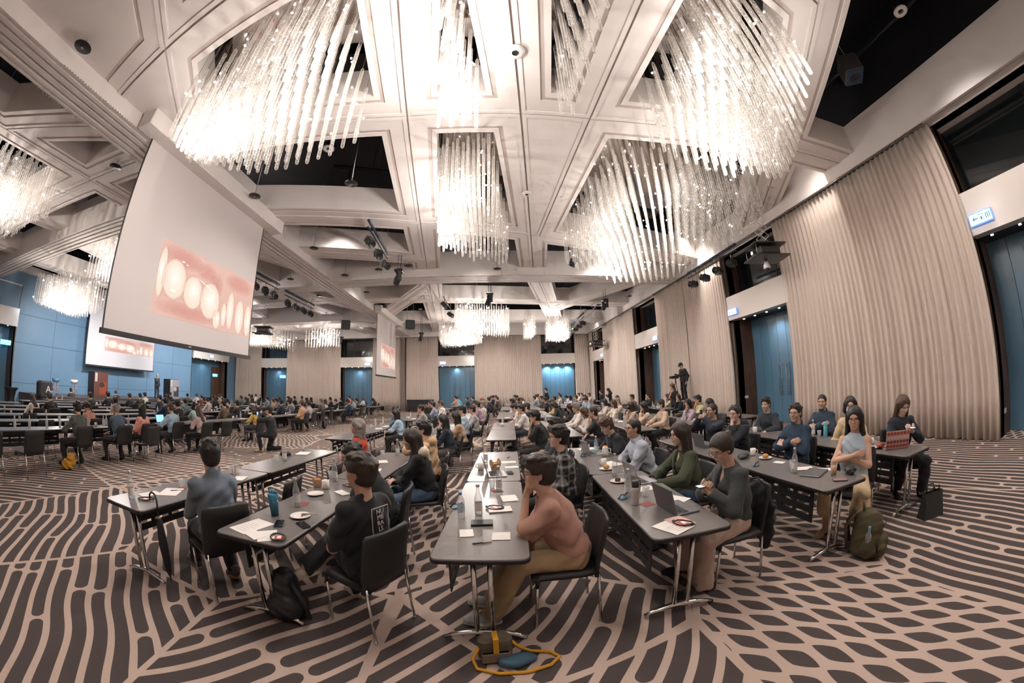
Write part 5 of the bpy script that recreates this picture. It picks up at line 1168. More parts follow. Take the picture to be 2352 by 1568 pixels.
def head_shape(F, H, T, fine=True):
    W = lambda x, y, z: H + T[0] * x + T[1] * y + T[2] * z
    F.ell(W(-.014, 0, .032), (.100, .078, .092), T, .02); F.ell(W(.022, 0, -.04), (.070, .061, .078), T, .03); F.ell(W(.058, 0, -.095), (.028, .032, .022), T, .022)
    if fine:
        F.ell(W(.066, 0, .034), (.026, .056, .016), T, .02); F.ell(W(.060, .04, -.022), (.026, .022, .026), T, .02); F.ell(W(.060, -.04, -.022), (.026, .022, .026), T, .02)
        for s in (-1, 1): F.ell(W(.094, s * .032, .010), (.012, .017, .010), T, .012, True)
        F.cone(W(.084, 0, .012), W(.104, 0, -.022), .0085, .0125, .010)
        for s in (-1, 1): F.ell(W(.094, s * .010, -.027), (.010, .008, .008), T, .006)
        F.ell(W(.083, 0, -.056), (.012, .024, .0065), T, .006); F.ell(W(.081, 0, -.067), (.012, .020, .007), T, .006)
    else: F.cone(W(.085, 0, .01), W(.102, 0, -.022), .010, .015, .012)
    for s in (-1, 1):
        F.ell(W(-.008, s * .079, -.006), (.018, .010, .031), T, .008)
def body_mesh(J, h, b=1.0, fine=True, name='body', skirt=False):
    pts = [J[k] for k in J if isinstance(J[k], np.ndarray) and J[k].shape == (3,) and k not in ('up', 'fw', 'lf', 'FL', 'FR')]
    lo = np.min(pts, 0) - .21; hi = np.max(pts, 0) + .23
    F = Field(lo, hi, h); T = J['T']
    F.ell(J['P'] + J['up'] * .02, (.125 * b, .172 * b, .125), T, .03); F.ell(J['W'] + J['up'] * .04, (.105 * b, .142 * b, .15), T, .05); F.ell(J['C'], (.110 * b, .152 * b, .165), T, .05)
    F.cone(J['SL'], J['SR'], .052, .052, .05); F.cone(J['N'] - J['up'] * .03, J['H'] - J['HT'][2] * .05 - J['HT'][0] * .02, .060 if b < 1 else .064, .052 if b < 1 else .058, .03)
    for nm, sd in (('L', 1), ('R', -1)):
        F.cone(J['S' + nm], J['E' + nm], .050 * b, .040 * b, .03); F.cone(J['E' + nm], J['Wr' + nm], .041 * b, .027, .015)
        d, n, c = J['hand' + nm]; hand(F, J['Wr' + nm], d, n, c, -sd, fine)
        F.cone(J['Hp' + nm], J['K' + nm], .088 * b, .058, .03); F.cone(J['K' + nm], J['A' + nm], .056, .040, .02)
        f = J['F' + nm]; F.cone(J['A' + nm] - f * .03 + V3(0, 0, -.03), J['A' + nm] + f * .14 + V3(0, 0, -.045), .036, .026, .02)
    head_shape(F, J['H'], J['HT'], fine)
    return F.mesh(name)
def top_mesh(J, h, b=1.0, e=.02, sleeve=1.0, length=.0, collar=.0, hood=False, name='shirt', vest=False, loose=0.0, openf=False):
    pts = [J[k] for k in ('P', 'N', 'SL', 'SR', 'EL', 'ER', 'WrL', 'WrR')]
    lo = np.min(pts, 0) - .26 - loose; hi = np.max(pts, 0) + .20
    F = Field(lo, hi, h); T = J['T']; up = J['up']
    F.ell(J['P'] + up * .02, (.124 * b + e + loose * .15, .170 * b + e + loose * .15, .12 + length), T, .03); F.ell(J['W'] + up * .04, (.105 * b + e + loose, .142 * b + e + loose, .16 + e), T, .05); F.ell(J['C'], (.110 * b + e + loose * .7, .152 * b + e + loose * .5, .17 + e * .6), T, .05)
    if not vest: F.cone(J['SL'] + up * .0, J['SR'], .050 + e * .5, .050 + e * .5, .05)
    if collar: F.cone(J['N'] - up * .05, J['N'] + unit(J['H'] - J['N']) * (.03 + collar), .075, .078, .03)
    else: F.cone(J['N'] - up * .07, J['N'] - up * .005, .085, .07, .04)
    for nm in 'LR':
        S, E, W = J['S' + nm], J['E' + nm], J['Wr' + nm]; r1, r2 = .050 * b + e * .85, .040 * b + e
        if vest: continue
        if sleeve >= 1.0:
            F.cone(S, E, r1 + loose * .3, r2 + loose * .3, .03); F.cone(E, E + (W - E) * min(1, (sleeve - .0)), r2 + loose * .3, .030 + e * .8 + loose * .3, .02)
        else: F.cone(S, S + (E - S) * sleeve / .6 if sleeve < .6 else E, r1 + loose * .2, r2 + .012 + loose * .3, .03)
    if hood:
        hb = J['N'] - J['fw'] * .07 + up * .0; F.cone(hb + J['lf'] * .09, hb - J['lf'] * .09, .055, .055, .03); F.cone(hb + J['lf'] * .09, J['N'] + J['fw'] * .05 + J['lf'] * .06 - up * .04, .045, .03, .03); F.cone(hb - J['lf'] * .09, J['N'] + J['fw'] * .05 - J['lf'] * .06 - up * .04, .045, .03, .03)
    # neck hole, sleeve ends and hem cut cleanly
    nd = unit(J['H'] - J['N']); F.cone(J['N'] + nd * (.02 + collar), J['N'] + nd * .3, .064, .15, .01, True)
    for nm in 'LR':
        if vest: continue
        S, E, W = J['S' + nm], J['E' + nm], J['Wr' + nm]
        if sleeve < 1.0:
            q = S + (E - S) * min(1, sleeve / .6); d = unit(E - S); F.cone(q + d * .085, q + d * .22, .085, .1, .004, True) if sleeve < .6 else None
        else:
            d = unit(W - E); q = E + (W - E) * min(1.0, sleeve); F.cone(q + d * .062, q + d * .16, .06, .07, .004, True)
    hem = J['P'] - up * (.05 + length * .4); F.cut(hem, -up if True else up)
    if openf: F.ell(J['N'] + J['fw'] * .13 - up * .12, (.09, .03, .16), T, .015, True)
    return F.folds(.009).mesh(name)
def trouser_mesh(J, h, b=1.0, e=.014, cuff=.0, wide=0.0, shorts=None, name='trousers', skirt=False):
    pts = [J[k] for k in ('P', 'HpL', 'HpR', 'KL', 'KR', 'AL', 'AR')]
    F = Field(np.min(pts, 0) - .25, np.max(pts, 0) + .22, h); T = J['T']
    F.ell(J['P'] + J['up'] * .0, (.125 * b + e, .172 * b + e, .12 + e), T, .03)
    for nm in 'LR':
        F.cone(J['Hp' + nm], J['K' + nm], .088 * b + e, .060 + e + wide * .4, .03)
        K, A = J['K' + nm], J['A' + nm]
        end = A + (K - A) * cuff
        if shorts is None: F.cone(K, end, .060 + e + wide * .4, .046 + e + wide, .02)
        if skirt: F.cone(K, K + (A - K) * .35, .09, .12, .06)
    F.cut(J['P'] + J['up'] * .10, V3(0, 0, 1) - J['fw'] * .55)
    for nm in 'LR':
        K, A = J['K' + nm], J['A' + nm]; d = unit(A - K); q = A + (K - A) * cuff
        if shorts is None: F.cone(q + d * (.085 + wide), q + d * (.25 + wide), .085 + wide, .1 + wide, .004, True)
    return F.folds(.007).mesh(name)
# hair, eyes, glasses, masks: shared meshes in head coordinates
def hair_mesh(kind, h=.0075):
    F = Field((-.24, -.16, -.62), (.16, .16, .22), h); I = np.eye(3)
    if kind in ('short', 'fluffy', 'side', 'crop', 'bald'):
        g = {'short': .014, 'fluffy': .026, 'side': .020, 'crop': .008, 'bald': .006}[kind]
        F.ell((-.014, 0, .036), (.100 + g, .078 + g, .092 + g * 1.25), I, .01); F.ell((-.05, 0, -.03), (.064 + g * .6, .070 + g * .5, .07), I, .02)
        rn = random.Random(len(kind) * 7)
        for i in range({'short': 26, 'fluffy': 30, 'side': 22, 'crop': 0, 'bald': 0}[kind]):
            a, e_ = rn.uniform(0, 2 * PI), rn.uniform(.15, 1.2); c = (-.014 + (.100 + g * .7) * math.cos(e_) * math.cos(a), (.078 + g * .7) * math.cos(e_) * math.sin(a), .036 + (.092 + g) * math.sin(e_))
            F.ell(c, (rn.uniform(.02, .034), .016, .016), rot_axis((0, 0, 1), -a - rn.uniform(.3, 1.2)), .012)
        if kind == 'fluffy':
            for i in range(9): a = i * .7; F.ell((.05 + .04 * math.cos(a * 2.1), .06 * math.sin(a * 1.7), .10 + .02 * math.sin(a * 3)), (.03, .026, .02), I, .02)
        if kind == 'side':
            F.ell((.055, .02, .105), (.05, .06, .03), I, .02); F.ell((.02, -.02, .125), (.07, .05, .02), I, .02)
        hl = {'short': .072, 'fluffy': .066, 'side': .074, 'crop': .076, 'bald': .0}[kind]
        F.ell((.098, 0, -.03), (.078, .11, hl + .04), I, .008, True)              # face opening
        for s in (-1, 1): F.ell((.028, s * .09, -.035), (.036, .04, .05), I, .008, True)
        F.ell((-.008, .085, -.012), (.024, .02, .036), I, .006, True); F.ell((-.008, -.085, -.012), (.024, .02, .036), I, .006, True)
        F.cut((0, 0, -.075), (.5, 0, -1))
        if kind == 'bald': F.ell((.03, 0, .12), (.11, .075, .09), I, .01, True)
    elif kind in ('long', 'longer', 'bob', 'tail', 'bun', 'wavy'):
        g = .018; F.ell((-.014, 0, .034), (.100 + g, .078 + g, .094 + g), I, .01)
        if kind in ('long', 'longer', 'wavy', 'bob'):
            L = {'long': -.33, 'longer': -.43, 'wavy': -.25, 'bob': -.13}[kind]
            F.cone((-.055, 0, 0), (-.085, 0, L), .085, .06, .03)
            for s in (-1, 1):
                F.cone((-.02, s * .075, .02), (-.03, s * .088, L * .55), .036, .034, .03); F.cone((-.03, s * .088, L * .55), (-.05, s * .06, L), .034, .03, .03)
                F.cone((.012, s * .082, .05), (.012, s * .088, max(L * .8, -.2)), .018, .016, .02)
            if kind == 'wavy':
                for i in range(10): F.ell((-.05 + .04 * math.sin(i * 2.2), .09 * math.cos(i * 1.9), -.03 * i * .8), (.045, .04, .04), I, .02)
            F.ell((.115, 0, -.035), (.085, .066, .118), I, .01, True)
            F.cone((.02, 0, -.10), (.05, 0, -.45), .062, .072, .02, True)
        else:
            F.ell((-.05, 0, -.02), (.06, .07, .07), I, .02); F.ell((.105, 0, -.03), (.085, .11, .108), I, .008, True)
            for s in (-1, 1): F.ell((.028, s * .09, -.04), (.036, .04, .05), I, .008, True)
            F.cut((0, 0, -.085), (.4, 0, -1))
            if kind == 'tail': F.cone((-.105, 0, .03), (-.15, 0, -.04), .028, .034, .02); F.cone((-.15, 0, -.04), (-.14, 0, -.26), .034, .014, .02)
            else: F.ell((-.115, 0, .075), (.04, .042, .04), I, .015)
    elif kind == 'cap':
        F.ell((-.014, 0, .05), (.116, .094, .095), I, .01); F.cut((0, 0, .035), (-.15, 0, -1)); F.ell((.115, 0, .048), (.075, .07, .010), I, .01)
    return F.mesh('hair_' + kind)
def eyes_mesh():
    out = []
    for s in (-1, 1):
        m = MB(); m.sphere((.0775, s * .032, .008), (.0105, .0125, .0045), 0, 10, 6); m.sphere((.0845, s * .032, .0082), (.0042, .0056, .0042), 1, 8, 5); m.tube([(.082, s * .019, .011), (.0885, s * .031, .0135), (.078, s * .046, .0105)], [.0012, .002, .0012], 5, 1)
        m.tube([(.083, s * .018, .024), (.086, s * .033, .030), (.074, s * .052, .026)], [.003, .0042, .002], 5, 1)
        me = m.mesh('eye'); out.append(me)
        for q in (mat('eye_white', (.62, .57, .54), .3), mat('eye_dark', (.012, .008, .006), .3)): me.materials.append(q)
    m = MB(); m.tube([(.088, -.022, -.0625), (.0945, -.01, -.061), (.0955, 0, -.0615), (.0945, .01, -.061), (.088, .022, -.0625)], [.0015, .003, .0032, .003, .0015], 6, 0)
    me = m.mesh('mouth'); me.materials.append(mat('lip', (.28, .10, .085), .5)); out.append(me)
    return out
def glasses_mesh():
    m = MB()
    for s in (-1, 1):
        m.tube([(.106 - .004 * math.cos(a * PI / 8) ** 2, s * .034 + .024 * math.cos(a * PI / 8), .004 + .020 * math.sin(a * PI / 8)) for a in range(17)], .0018, 5); m.tube([(.10, s * .058, .01), (.05, s * .082, .012), (-.01, s * .088, .004)], .0018, 5)
    m.tube([(.108, -.010, .010), (.112, 0, .013), (.108, .010, .010)], .0018, 5)
    return m.mesh('glasses')
def mask_mesh(low=False):
    F = Field((-.02, -.1, -.16), (.14, .1, .02), .006); I = np.eye(3)
    F.ell((.030, 0, -.058), (.083, .068, .066), I, .02); F.cone((.1, 0, -.02), (.108, 0, -.05), .012, .012, .02); F.cut((0, 0, -.018), (-.4, 0, 1)); F.cut((.028, 0, 0), (-1, 0, 0)); return F.mesh('mask')
HAIR = {k: hair_mesh(k) for k in ('short', 'fluffy', 'side', 'crop', 'bald', 'long', 'longer', 'bob', 'tail', 'bun', 'wavy', 'cap')}
EYES = eyes_mesh(); GLASSES = glasses_mesh(); MASK = mask_mesh()
GLASSES.materials.append(BLACKP)
def shoe_mesh():
    F = Field((-.12, -.08, -.11), (.24, .08, .06), .008); I = np.eye(3)
    F.cone((-.035, 0, -.03), (.15, 0, -.045), .042, .034, .03); F.ell((.14, 0, -.05), (.075, .044, .035), I, .02); F.cone((-.03, 0, .0), (-.03, 0, .02), .043, .045, .02); F.cut((0, 0, -.078), (0, 0, -1)); F.cut((0, 0, .032), (.2, 0, 1))
    return F.mesh('shoe')
SHOE = shoe_mesh()
sole = MB()
for z, e in ((-.085, 0), (-.066, .002)): pass
def sole_mesh():
    m = MB(); n = 20; pl = []
    for k in range(n):
        a = 2 * PI * k / n; x = math.cos(a); y = math.sin(a); pl.append((.065 + x * .15, y * (.044 if x > 0 else .038)))
    m.prism(pl, -.085, -.062); return m.mesh('sole')
SOLE = sole_mesh(); SOLE.materials.append(None)
def slot(o, m):
    o.material_slots[0].link = 'OBJECT'; o.material_slots[0].material = m
SKINS = [mat('skin_%d' % i, c, .5, noise=.06, nscale=14, spec=.35) for i, c in enumerate(((.62, .395, .295), (.56, .345, .25), (.68, .45, .35), (.50, .30, .21)))]
def hair_mat(name, c):
    m = mat(name, c, .42); nt = m.node_tree; b = nt.nodes['Principled BSDF']; tc = nt.nodes.new('ShaderNodeTexCoord'); mp = nt.nodes.new('ShaderNodeMapping'); mp.inputs['Scale'].default_value = (90, 160, 14)
    n = nt.nodes.new('ShaderNodeTexNoise'); n.inputs['Scale'].default_value = 1.0; n.inputs['Detail'].default_value = 2; bp = nt.nodes.new('ShaderNodeBump'); bp.inputs['Strength'].default_value = .55; bp.inputs['Distance'].default_value = .006
    cr = nt.nodes.new('ShaderNodeMix'); cr.data_type = 'RGBA'; cr.inputs['A'].default_value = (*[k * .5 for k in c], 1); cr.inputs['B'].default_value = (*[k * 1.7 for k in c], 1)
    nt.links.new(tc.outputs['Object'], mp.inputs['Vector']); nt.links.new(mp.outputs['Vector'], n.inputs['Vector']); nt.links.new(n.outputs['Fac'], bp.inputs['Height']); nt.links.new(n.outputs['Fac'], cr.inputs['Factor']); nt.links.new(cr.outputs['Result'], b.inputs['Base Color']); nt.links.new(bp.outputs['Normal'], b.inputs['Normal']); return m
HAIRC = {'black': hair_mat('hair_black', (.013, .010, .009)), 'dark': hair_mat('hair_dark_brown', (.026, .016, .011)), 'brown': hair_mat('hair_brown', (.065, .032, .018)), 'red': hair_mat('hair_red_brown', (.17, .05, .022)), 'grey': hair_mat('hair_grey', (.20, .17, .15)), 'cap': mat('cap_cloth', (.014, .014, .016), .8)}
def cloth(hexc, kind='cloth'):
    return mat('%s_%s' % (kind, hexc), hexc, .85, noise=.10, nscale=16, bump=.15, bscale=90, sheen=.1)
def hmat(J):
    T = J['HT']; H = J['H']; return Matrix(((T[0][0], T[1][0], T[2][0], H[0]), (T[0][1], T[1][1], T[2][1], H[1]), (T[0][2], T[1][2], T[2][2], H[2]), (0, 0, 0, 1)))
def person(meshes, J, loc, rz, label, group, skin=0, hair='short', hcol='black', top='333333', bottom='1c1c20', shoe='18181a', eyes=True, glasses=False, mask=None, feet=True, scale=1.0, cat='person', sole=None):
    body, shirt, trous = meshes
    o = bpy.data.objects.new('person', body); COL.objects.link(o); o.location = loc; o.rotation_euler = (0, 0, rz); o.scale = (scale,) * 3; tag(o, label, cat, group); slot(o, SKINS[skin])
    def ch(nm, me, mt, mw=None):
        c = bpy.data.objects.new(nm, me); COL.objects.link(c); c.parent = o
        if mt is not None: slot(c, mt)
        if mw is not None: c.matrix_local = mw
        return c
    if shirt: ch('top', shirt, cloth(top))
    if trous: ch('trousers', trous, cloth(bottom))
    hm = hmat(J)
    if hair: ch('hair' if hair != 'cap' else 'cap', HAIR[hair], HAIRC[hcol if hair != 'cap' else 'cap'], hm)
    if hair == 'cap': ch('hair', HAIR['crop'], HAIRC[hcol], hm)
    if eyes:
        for nm, me in zip(('eye', 'eye', 'mouth'), EYES): ch(nm, me, None, hm)
    if glasses: ch('glasses', GLASSES, None, hm)
    if mask: ch('face_mask', MASK, cloth(mask, 'mask'), hm if mask != 'low' else hm)
    if feet:
        for nm in 'LR':
            f, A = J['F' + nm], J['A' + nm]; l = unit(np.cross(V3(0, 0, 1), f)); u = np.cross(f, l)
            mw = Matrix(((f[0], l[0], u[0], A[0]), (f[1], l[1], u[1], A[1]), (f[2], l[2], u[2], A[2]), (0, 0, 0, 1)))
            s = ch('shoe', SHOE, cloth(shoe, 'shoe'), mw)
            if sole: q = bpy.data.objects.new('sole', SOLE); COL.objects.link(q); q.parent = s; slot(q, cloth(sole, 'sole'))
    return o
# ---------------------------------------------------------------- the audience
HN = {'short': 'short %s hair', 'fluffy': 'tousled %s hair', 'side': 'side-swept %s hair', 'crop': 'cropped %s hair', 'bald': 'thinning %s hair', 'long': 'long %s hair', 'longer': 'very long %s hair', 'bob': 'bobbed %s hair', 'tail': '%s ponytail', 'bun': '%s hair bun', 'wavy': 'wavy %s hair', 'cap': 'a dark cap'}
CN = {'black': 'black', 'dark': 'dark', 'brown': 'brown', 'red': 'reddish', 'grey': 'grey'}
FEM = ('long', 'longer', 'bob', 'tail', 'bun', 'wavy')
TP = {'T': dict(lean=.14, nod=.10, armL='table', armR='table'), 'U': dict(lean=.28, nod=.05, armL='fold', armR='fold2'), 'C': dict(lean=.30, nod=.05, armL='chin', armR='fold'), 'D': dict(lean=.26, nod=.08, armL='fold', armR='chin', turn=.15), 'X': dict(lean=-.02, nod=.08, armL='cross', armR='cross2'), 'P': dict(lean=.18, nod=.38, armL='phone', armR='phone'), 'N': dict(lean=.30, nod=.6, armL='type', armR='type'), 'L': dict(lean=.05, nod=.02, armL='lap', armR='lap', turn=-.2)}
TPL = {}
def template(code, fem):
    k = (code, fem)
    if k not in TPL:
        b = .9 if fem else 1.02; J = pose(legs=('sit', 'back') if code in 'TC' else ('sit', 'sit'), b=b, **TP[code])
        TPL[k] = (J, body_mesh(J, .0125, b, False), top_mesh(J, .0135, b, .02, 1.0, loose=.012), top_mesh(J, .0135, b, .02, .5, loose=.012), trouser_mesh(J, .0145, b))
    return TPL[k]
ITEMSPOTS = []
def seat_chair(x, y, rz, label, far): chair(x, y, rz, label, 'black leather conference chairs', far)
rnd = random.Random(11); seen = {}; crowd = []
for (side, ci, x, y, hexc, name, hair, hcol, code) in CROWD:
    fem = hair in FEM
    if code == 'T': code = rnd.choice('TTTUUXLN' if side == 'L' else 'TTUUXLN')
    elif code == 'C': code = rnd.choice('CD')
    base = 'seated person in %s with %s in the %s' % (name, HN[hair] % CN[hcol] if '%' in HN[hair] else HN[hair], 'stage hall' if side == 'L' else 'rear crowd')
    if len(base.split()) > 15: base = base.replace('seated person', 'person')
    if len(base.split()) > 15: base = base.replace(' with a mask', ' and mask')
    crowd.append([base, side, ci, x, y, hexc, name, hair, hcol, code, fem])
for c in crowd: seen.setdefault(c[0], []).append(c)
for k, v in seen.items():
    if len(v) > 1:
        v.sort(key=lambda c: math.hypot(c[3], c[4]))
        for n, c in enumerate(v): c[0] = ('nearest ' if n == 0 else ORD[n] + ' nearest ') + c[0].replace('seated person', 'person')
for c in crowd:
    lab, side, ci, x, y, hexc, name, hair, hcol, code, fem = c
    J, body, t_long, t_short, tr = template(code, fem); d = math.hypot(x, y)
    rz = PI + rnd.uniform(-.18, .18) + (.1 if side == 'L' else -.05)
    ox = x + J['H'][0]; short = ('tee' in name or 'polo' in name)
    person((body, t_short if short else t_long, tr), J, (ox, y, 0), rz, lab, 'seated conference audience', rnd.randrange(4), hair, hcol, hexc, rnd.choice(('1a1b1f', '20242c', '2b2724', '3a3a40', '5a5048', '16171a')), rnd.choice(('18181a', '222226', '8a8a8c', 'c8c4be')), eyes=d < 14, glasses=(not fem and rnd.random() < .35 and d < 16), mask='b9c6d6' if 'with a mask' in name else ('16161a' if 'black mask' in name else None), feet=d < 15, scale=1.0 if not fem else .965)
    seat_chair(ox, y, PI + (rz - PI) * .5, 'black chair, ' + lab.replace('seated person', 'person').replace(' in the stage hall', ', stage side').replace(' in the rear crowd', ', rear right'), d > 11)
    ITEMSPOTS.append((ox - .62, y, side))
# ---------------------------------------------------------------- people close to the camera, each posed on its own
def one(x, y, rz, label, P, b=1.0, top='333333', bottom='1b1b1f', hair='short', hcol='black', skin=0, topkw=None, trkw=None, h=.0075, chair_lab=None, chair_rz=None, chair_dx=0.0, chair_dy=0.0, group=None, z=0.0, hood=None, **kw):
    J = pose(b=b, **P); tk = dict(loose=.012); tk.update(topkw or {}); qk = dict(trkw or {})
    o = person((body_mesh(J, h, b, True), top_mesh(J, h * 1.15, b, .02, **tk), trouser_mesh(J, h * 1.25, b, **qk)), J, (x, y, z), rz, label, group, skin, hair, hcol, top, bottom, **kw)
    ONE[label] = (o, J)
    if hood:
        F = Field(J['N'] - .25, J['N'] + .22, .009); hb = J['N'] - J['fw'] * .085 + J['up'] * .005
        F.cone(hb + J['lf'] * .10, hb - J['lf'] * .10, .06, .06, .03)
        for s in (-1, 1): F.cone(hb + s * J['lf'] * .10, J['N'] + J['fw'] * .06 + s * J['lf'] * .05 - J['up'] * .05, .048, .026, .03)
        F.cone(hb - J['up'] * .03, hb - J['up'] * .12 - J['fw'] * .02, .07, .04, .04); c = link('hood', F.mesh('hood'), None, o); slot(c, cloth(hood))
    if chair_lab:
        a = rz if chair_rz is None else chair_rz; chair(x + chair_dx, y + chair_dy, a, chair_lab, 'black leather conference chairs')
    return o, J
AUD = 'audience members near the camera'; ONE = {}
C_, S_ = math.cos, math.sin
one(-2.42, 2.50, PI - .5, 'man in a grey striped shirt seen from behind at the outermost near table', dict(lean=.06, nod=.05, turn=-.1, armL='cross', armR='cross2', legs=('fwd', 'back')), 1.0, '66707d', '14151a', 'side', 'black', 0, dict(collar=.025, sleeve=1.0), dict(), chair_lab='black leather chair under the man in the grey striped shirt', group=AUD, shoe='4d4140', sole='8a6a5a')
one(-.98, 2.42, PI - .5, 'man in a black printed tee with crossed legs and white sneakers', dict(lean=-.04, nod=-.08, turn=.35, armL='lap', armR='cross', legs=(((.38, -.02, .58), (.46, .22, .40), (.55, .75, -.25)), 'sit')), 1.06, '131316', '1f2023', 'fluffy', 'dark', 1, dict(sleeve=.5, loose=.03), dict(wide=.012), chair_lab='black leather chair under the man in the black printed tee', group=AUD, shoe='d9d2c8', sole='c8bba8')
one(-1.12, 3.42, PI + .05, 'man in a black hooded jacket bent over the table beside the printed tee', dict(lean=.5, nod=.35, turn=.2, armL='fold', armR='fold2', legs='sit'), 1.05, '1a1b1d', '1a1b1f', 'short', 'black', 0, dict(loose=.03), dict(), chair_lab='black leather chair under the man in the black hooded jacket', group=AUD, hood='1a1b1d')
one(-.86, 4.32, PI + .2, 'woman in a black leather jacket with a cream hood down and dark hair', dict(lean=.25, nod=.15, turn=.1, armL='fold', armR='fold2', legs='sit'), .92, '141518', '4a5f78', 'long', 'dark', 2, dict(loose=.03), dict(), chair_lab='black leather chair under the woman in the leather jacket', group=AUD, hood='d8cab6')
one(-.95, 5.25, PI + .05, 'man in a beige hoodie and lowered blue mask filming with his phone', dict(lean=.15, nod=.0, turn=.0, armL='camera', armR='camera', legs='sit'), 1.0, 'd0ad88', '2a2724', 'side', 'black', 2, dict(loose=.02), dict(), chair_lab='black leather chair under the man filming with his phone', group=AUD, glasses=True, mask='9cc0dc', hood='d0ad88')
one(.50, 2.52, PI - .02, 'man in a salmon tee resting his chin on his fist at the front table', dict(lean=.42, nod=.02, turn=.12, twist=-.1, armL='chin', armR='fold', legs=('fwd', 'fwd'), feet=.1, hip=(-.08, 0, .555)), 1.0, 'a97f70', 'a78d6c', 'fluffy', 'dark', 0, dict(sleeve=.5, loose=.022), dict(wide=.02), chair_lab='black leather chair under the man in the salmon tee, nearest empty side to the camera', group=AUD, shoe='b4b8bc', sole='d0d0d0', glasses=True)
one(.78, 4.02, PI - .05, 'young man in a black and white plaid shirt behind the salmon tee', dict(lean=.08, nod=-.02, turn=.1, armL='lap', armR='lap', legs='sit'), 1.0, '24242a', '1c1c20', 'fluffy', 'black', 2, dict(collar=.02, loose=.02), dict(), chair_lab='black leather chair under the man in the plaid shirt', group=AUD, glasses=True)
one(.88, 5.1, PI - .1, 'man in a dark navy jacket with folded arms behind the plaid shirt', dict(lean=-.03, nod=.02, turn=.15, armL='cross', armR='cross2', legs='fwd'), 1.03, '232a33', '5a5347', 'side', 'black', 3, dict(collar=.02, loose=.02), dict(), chair_lab='black leather chair under the man in the dark navy jacket', group=AUD)
one(2.02, 2.55, PI - .05, 'woman in a charcoal cardigan with a hair bun holding a phone', dict(lean=.18, nod=.42, turn=.1, armL='phone', armR='phone', legs=('sit', 'sit')), .93, '343938', 'b39c8f', 'bun', 'dark', 1, dict(loose=.04, openf=True), dict(wide=.032), chair_lab='black leather chair with a jacket under the woman in the charcoal cardigan', group=AUD, glasses=True)
one(2.12, 3.50, PI - .05, 'woman in an olive jacket with long brown hair typing on a silver laptop', dict(lean=.18, nod=.1, turn=-.05, armL='type', armR='type', legs='sit'), .9, '3c432f', '3a4a66', 'longer', 'dark', 2, dict(loose=.03, openf=True), dict(), chair_lab='black leather chair under the woman in the olive jacket', group=AUD, glasses=True)
one(2.08, 4.55, PI + .02, 'man in a pale blue shirt with a mask under his chin leaning on the table', dict(lean=.36, nod=.0, turn=.05, armL='fold', armR='fold2', legs='sit'), 1.06, 'b0b7c4', '2a2d34', 'crop', 'black', 1, dict(collar=.025, loose=.02), dict(), chair_lab='black leather chair under the man in the pale blue shirt', group=AUD, glasses=True)
one(2.05, 5.40, PI + .1, 'man in a black tee with brown hair bowed over a laptop', dict(lean=.42, nod=.5, turn=.1, armL='type', armR='type', legs='sit'), 1.0, '17181b', '1c1c20', 'fluffy', 'brown', 0, dict(sleeve=.5), dict(), chair_lab='black leather chair under the brown haired man in the black tee', group=AUD)
one(-2.22, 5.55, PI + .02, 'person in a red sports jacket with wavy grey hair seen in profile', dict(lean=-.05, nod=-.05, turn=.2, armL='cross', armR='cross2', legs='sit'), .97, 'b03a1d', '8a7a70', 'wavy', 'grey', 0, dict(collar=.03, loose=.03), dict(), chair_lab='black leather chair under the person in the red sports jacket', group=AUD)
one(3.86, 2.52, PI + .35, 'woman in a sleeveless pale blue top with folded arms and long black hair', dict(lean=.0, nod=.12, turn=.1, armL='cross', armR='cross2', legs=('sit', 'sit')), .9, 'a6b4c2', 'cdb48f', 'long', 'black', 1, dict(vest=True, loose=.03), dict(wide=.05, cuff=.45), chair_lab='black leather chair under the woman in the sleeveless top', group=AUD, glasses=True, shoe='b58a70')
one(4.12, 3.70, PI + .2, 'man in a navy jacket with glasses and folded arms at the second right table', dict(lean=.0, nod=.02, turn=.05, armL='cross', armR='cross2', legs=('fwd', 'sit')), 1.06, '22384e', '15161a', 'short', 'black', 0, dict(collar=.03, loose=.03), dict(), chair_lab='black leather chair under the man in the navy jacket', group=AUD, glasses=True, shoe='9a9898', sole='c0bcb6')
one(3.90, 4.72, PI + .12, 'man in a navy hoodie over a white collar resting his chin on his hand', dict(lean=.22, nod=.0, turn=.1, armL='chin', armR='fold', legs='sit'), 1.0, '20242c', '1a1b20', 'short', 'black', 2, dict(loose=.03), dict(), chair_lab='black leather chair under the man in the navy hoodie', group=AUD, glasses=True, hood='20242c')
one(3.98, 5.55, PI + .1, 'man in a dark navy sweater photographing with a raised phone', dict(lean=.12, nod=.0, turn=.0, armL='camera', armR='camera', legs='sit'), 1.0, '222a36', '1a1b20', 'crop', 'black', 1, dict(loose=.02), dict(), chair_lab='black leather chair under the man in the dark navy sweater', group=AUD, glasses=True)
one(5.30, 2.62, PI + .95, 'woman in a navy top with long brown hair lit by her phone', dict(lean=.08, nod=.45, turn=.0, armL='phone', armR='phone', legs=('sit', 'back')), .9, '1c2531', '141418', 'longer', 'brown', 2, dict(loose=.02), dict(wide=.02, cuff=.12), chair_lab='black leather chair under the woman lit by her phone', group=AUD)
one(5.12, 3.40, PI + .6, 'woman in a cream jacket with a pale blue mask behind the last table', dict(lean=.02, nod=.08, turn=.0, armL='lap', armR='lap', legs='sit'), .9, 'cbb592', '3a3a3e', 'bob', 'black', 2, dict(loose=.02, collar=.02), dict(), chair_lab='black leather chair under the woman in the cream jacket', group=AUD, glasses=True, mask='a9c0dc')
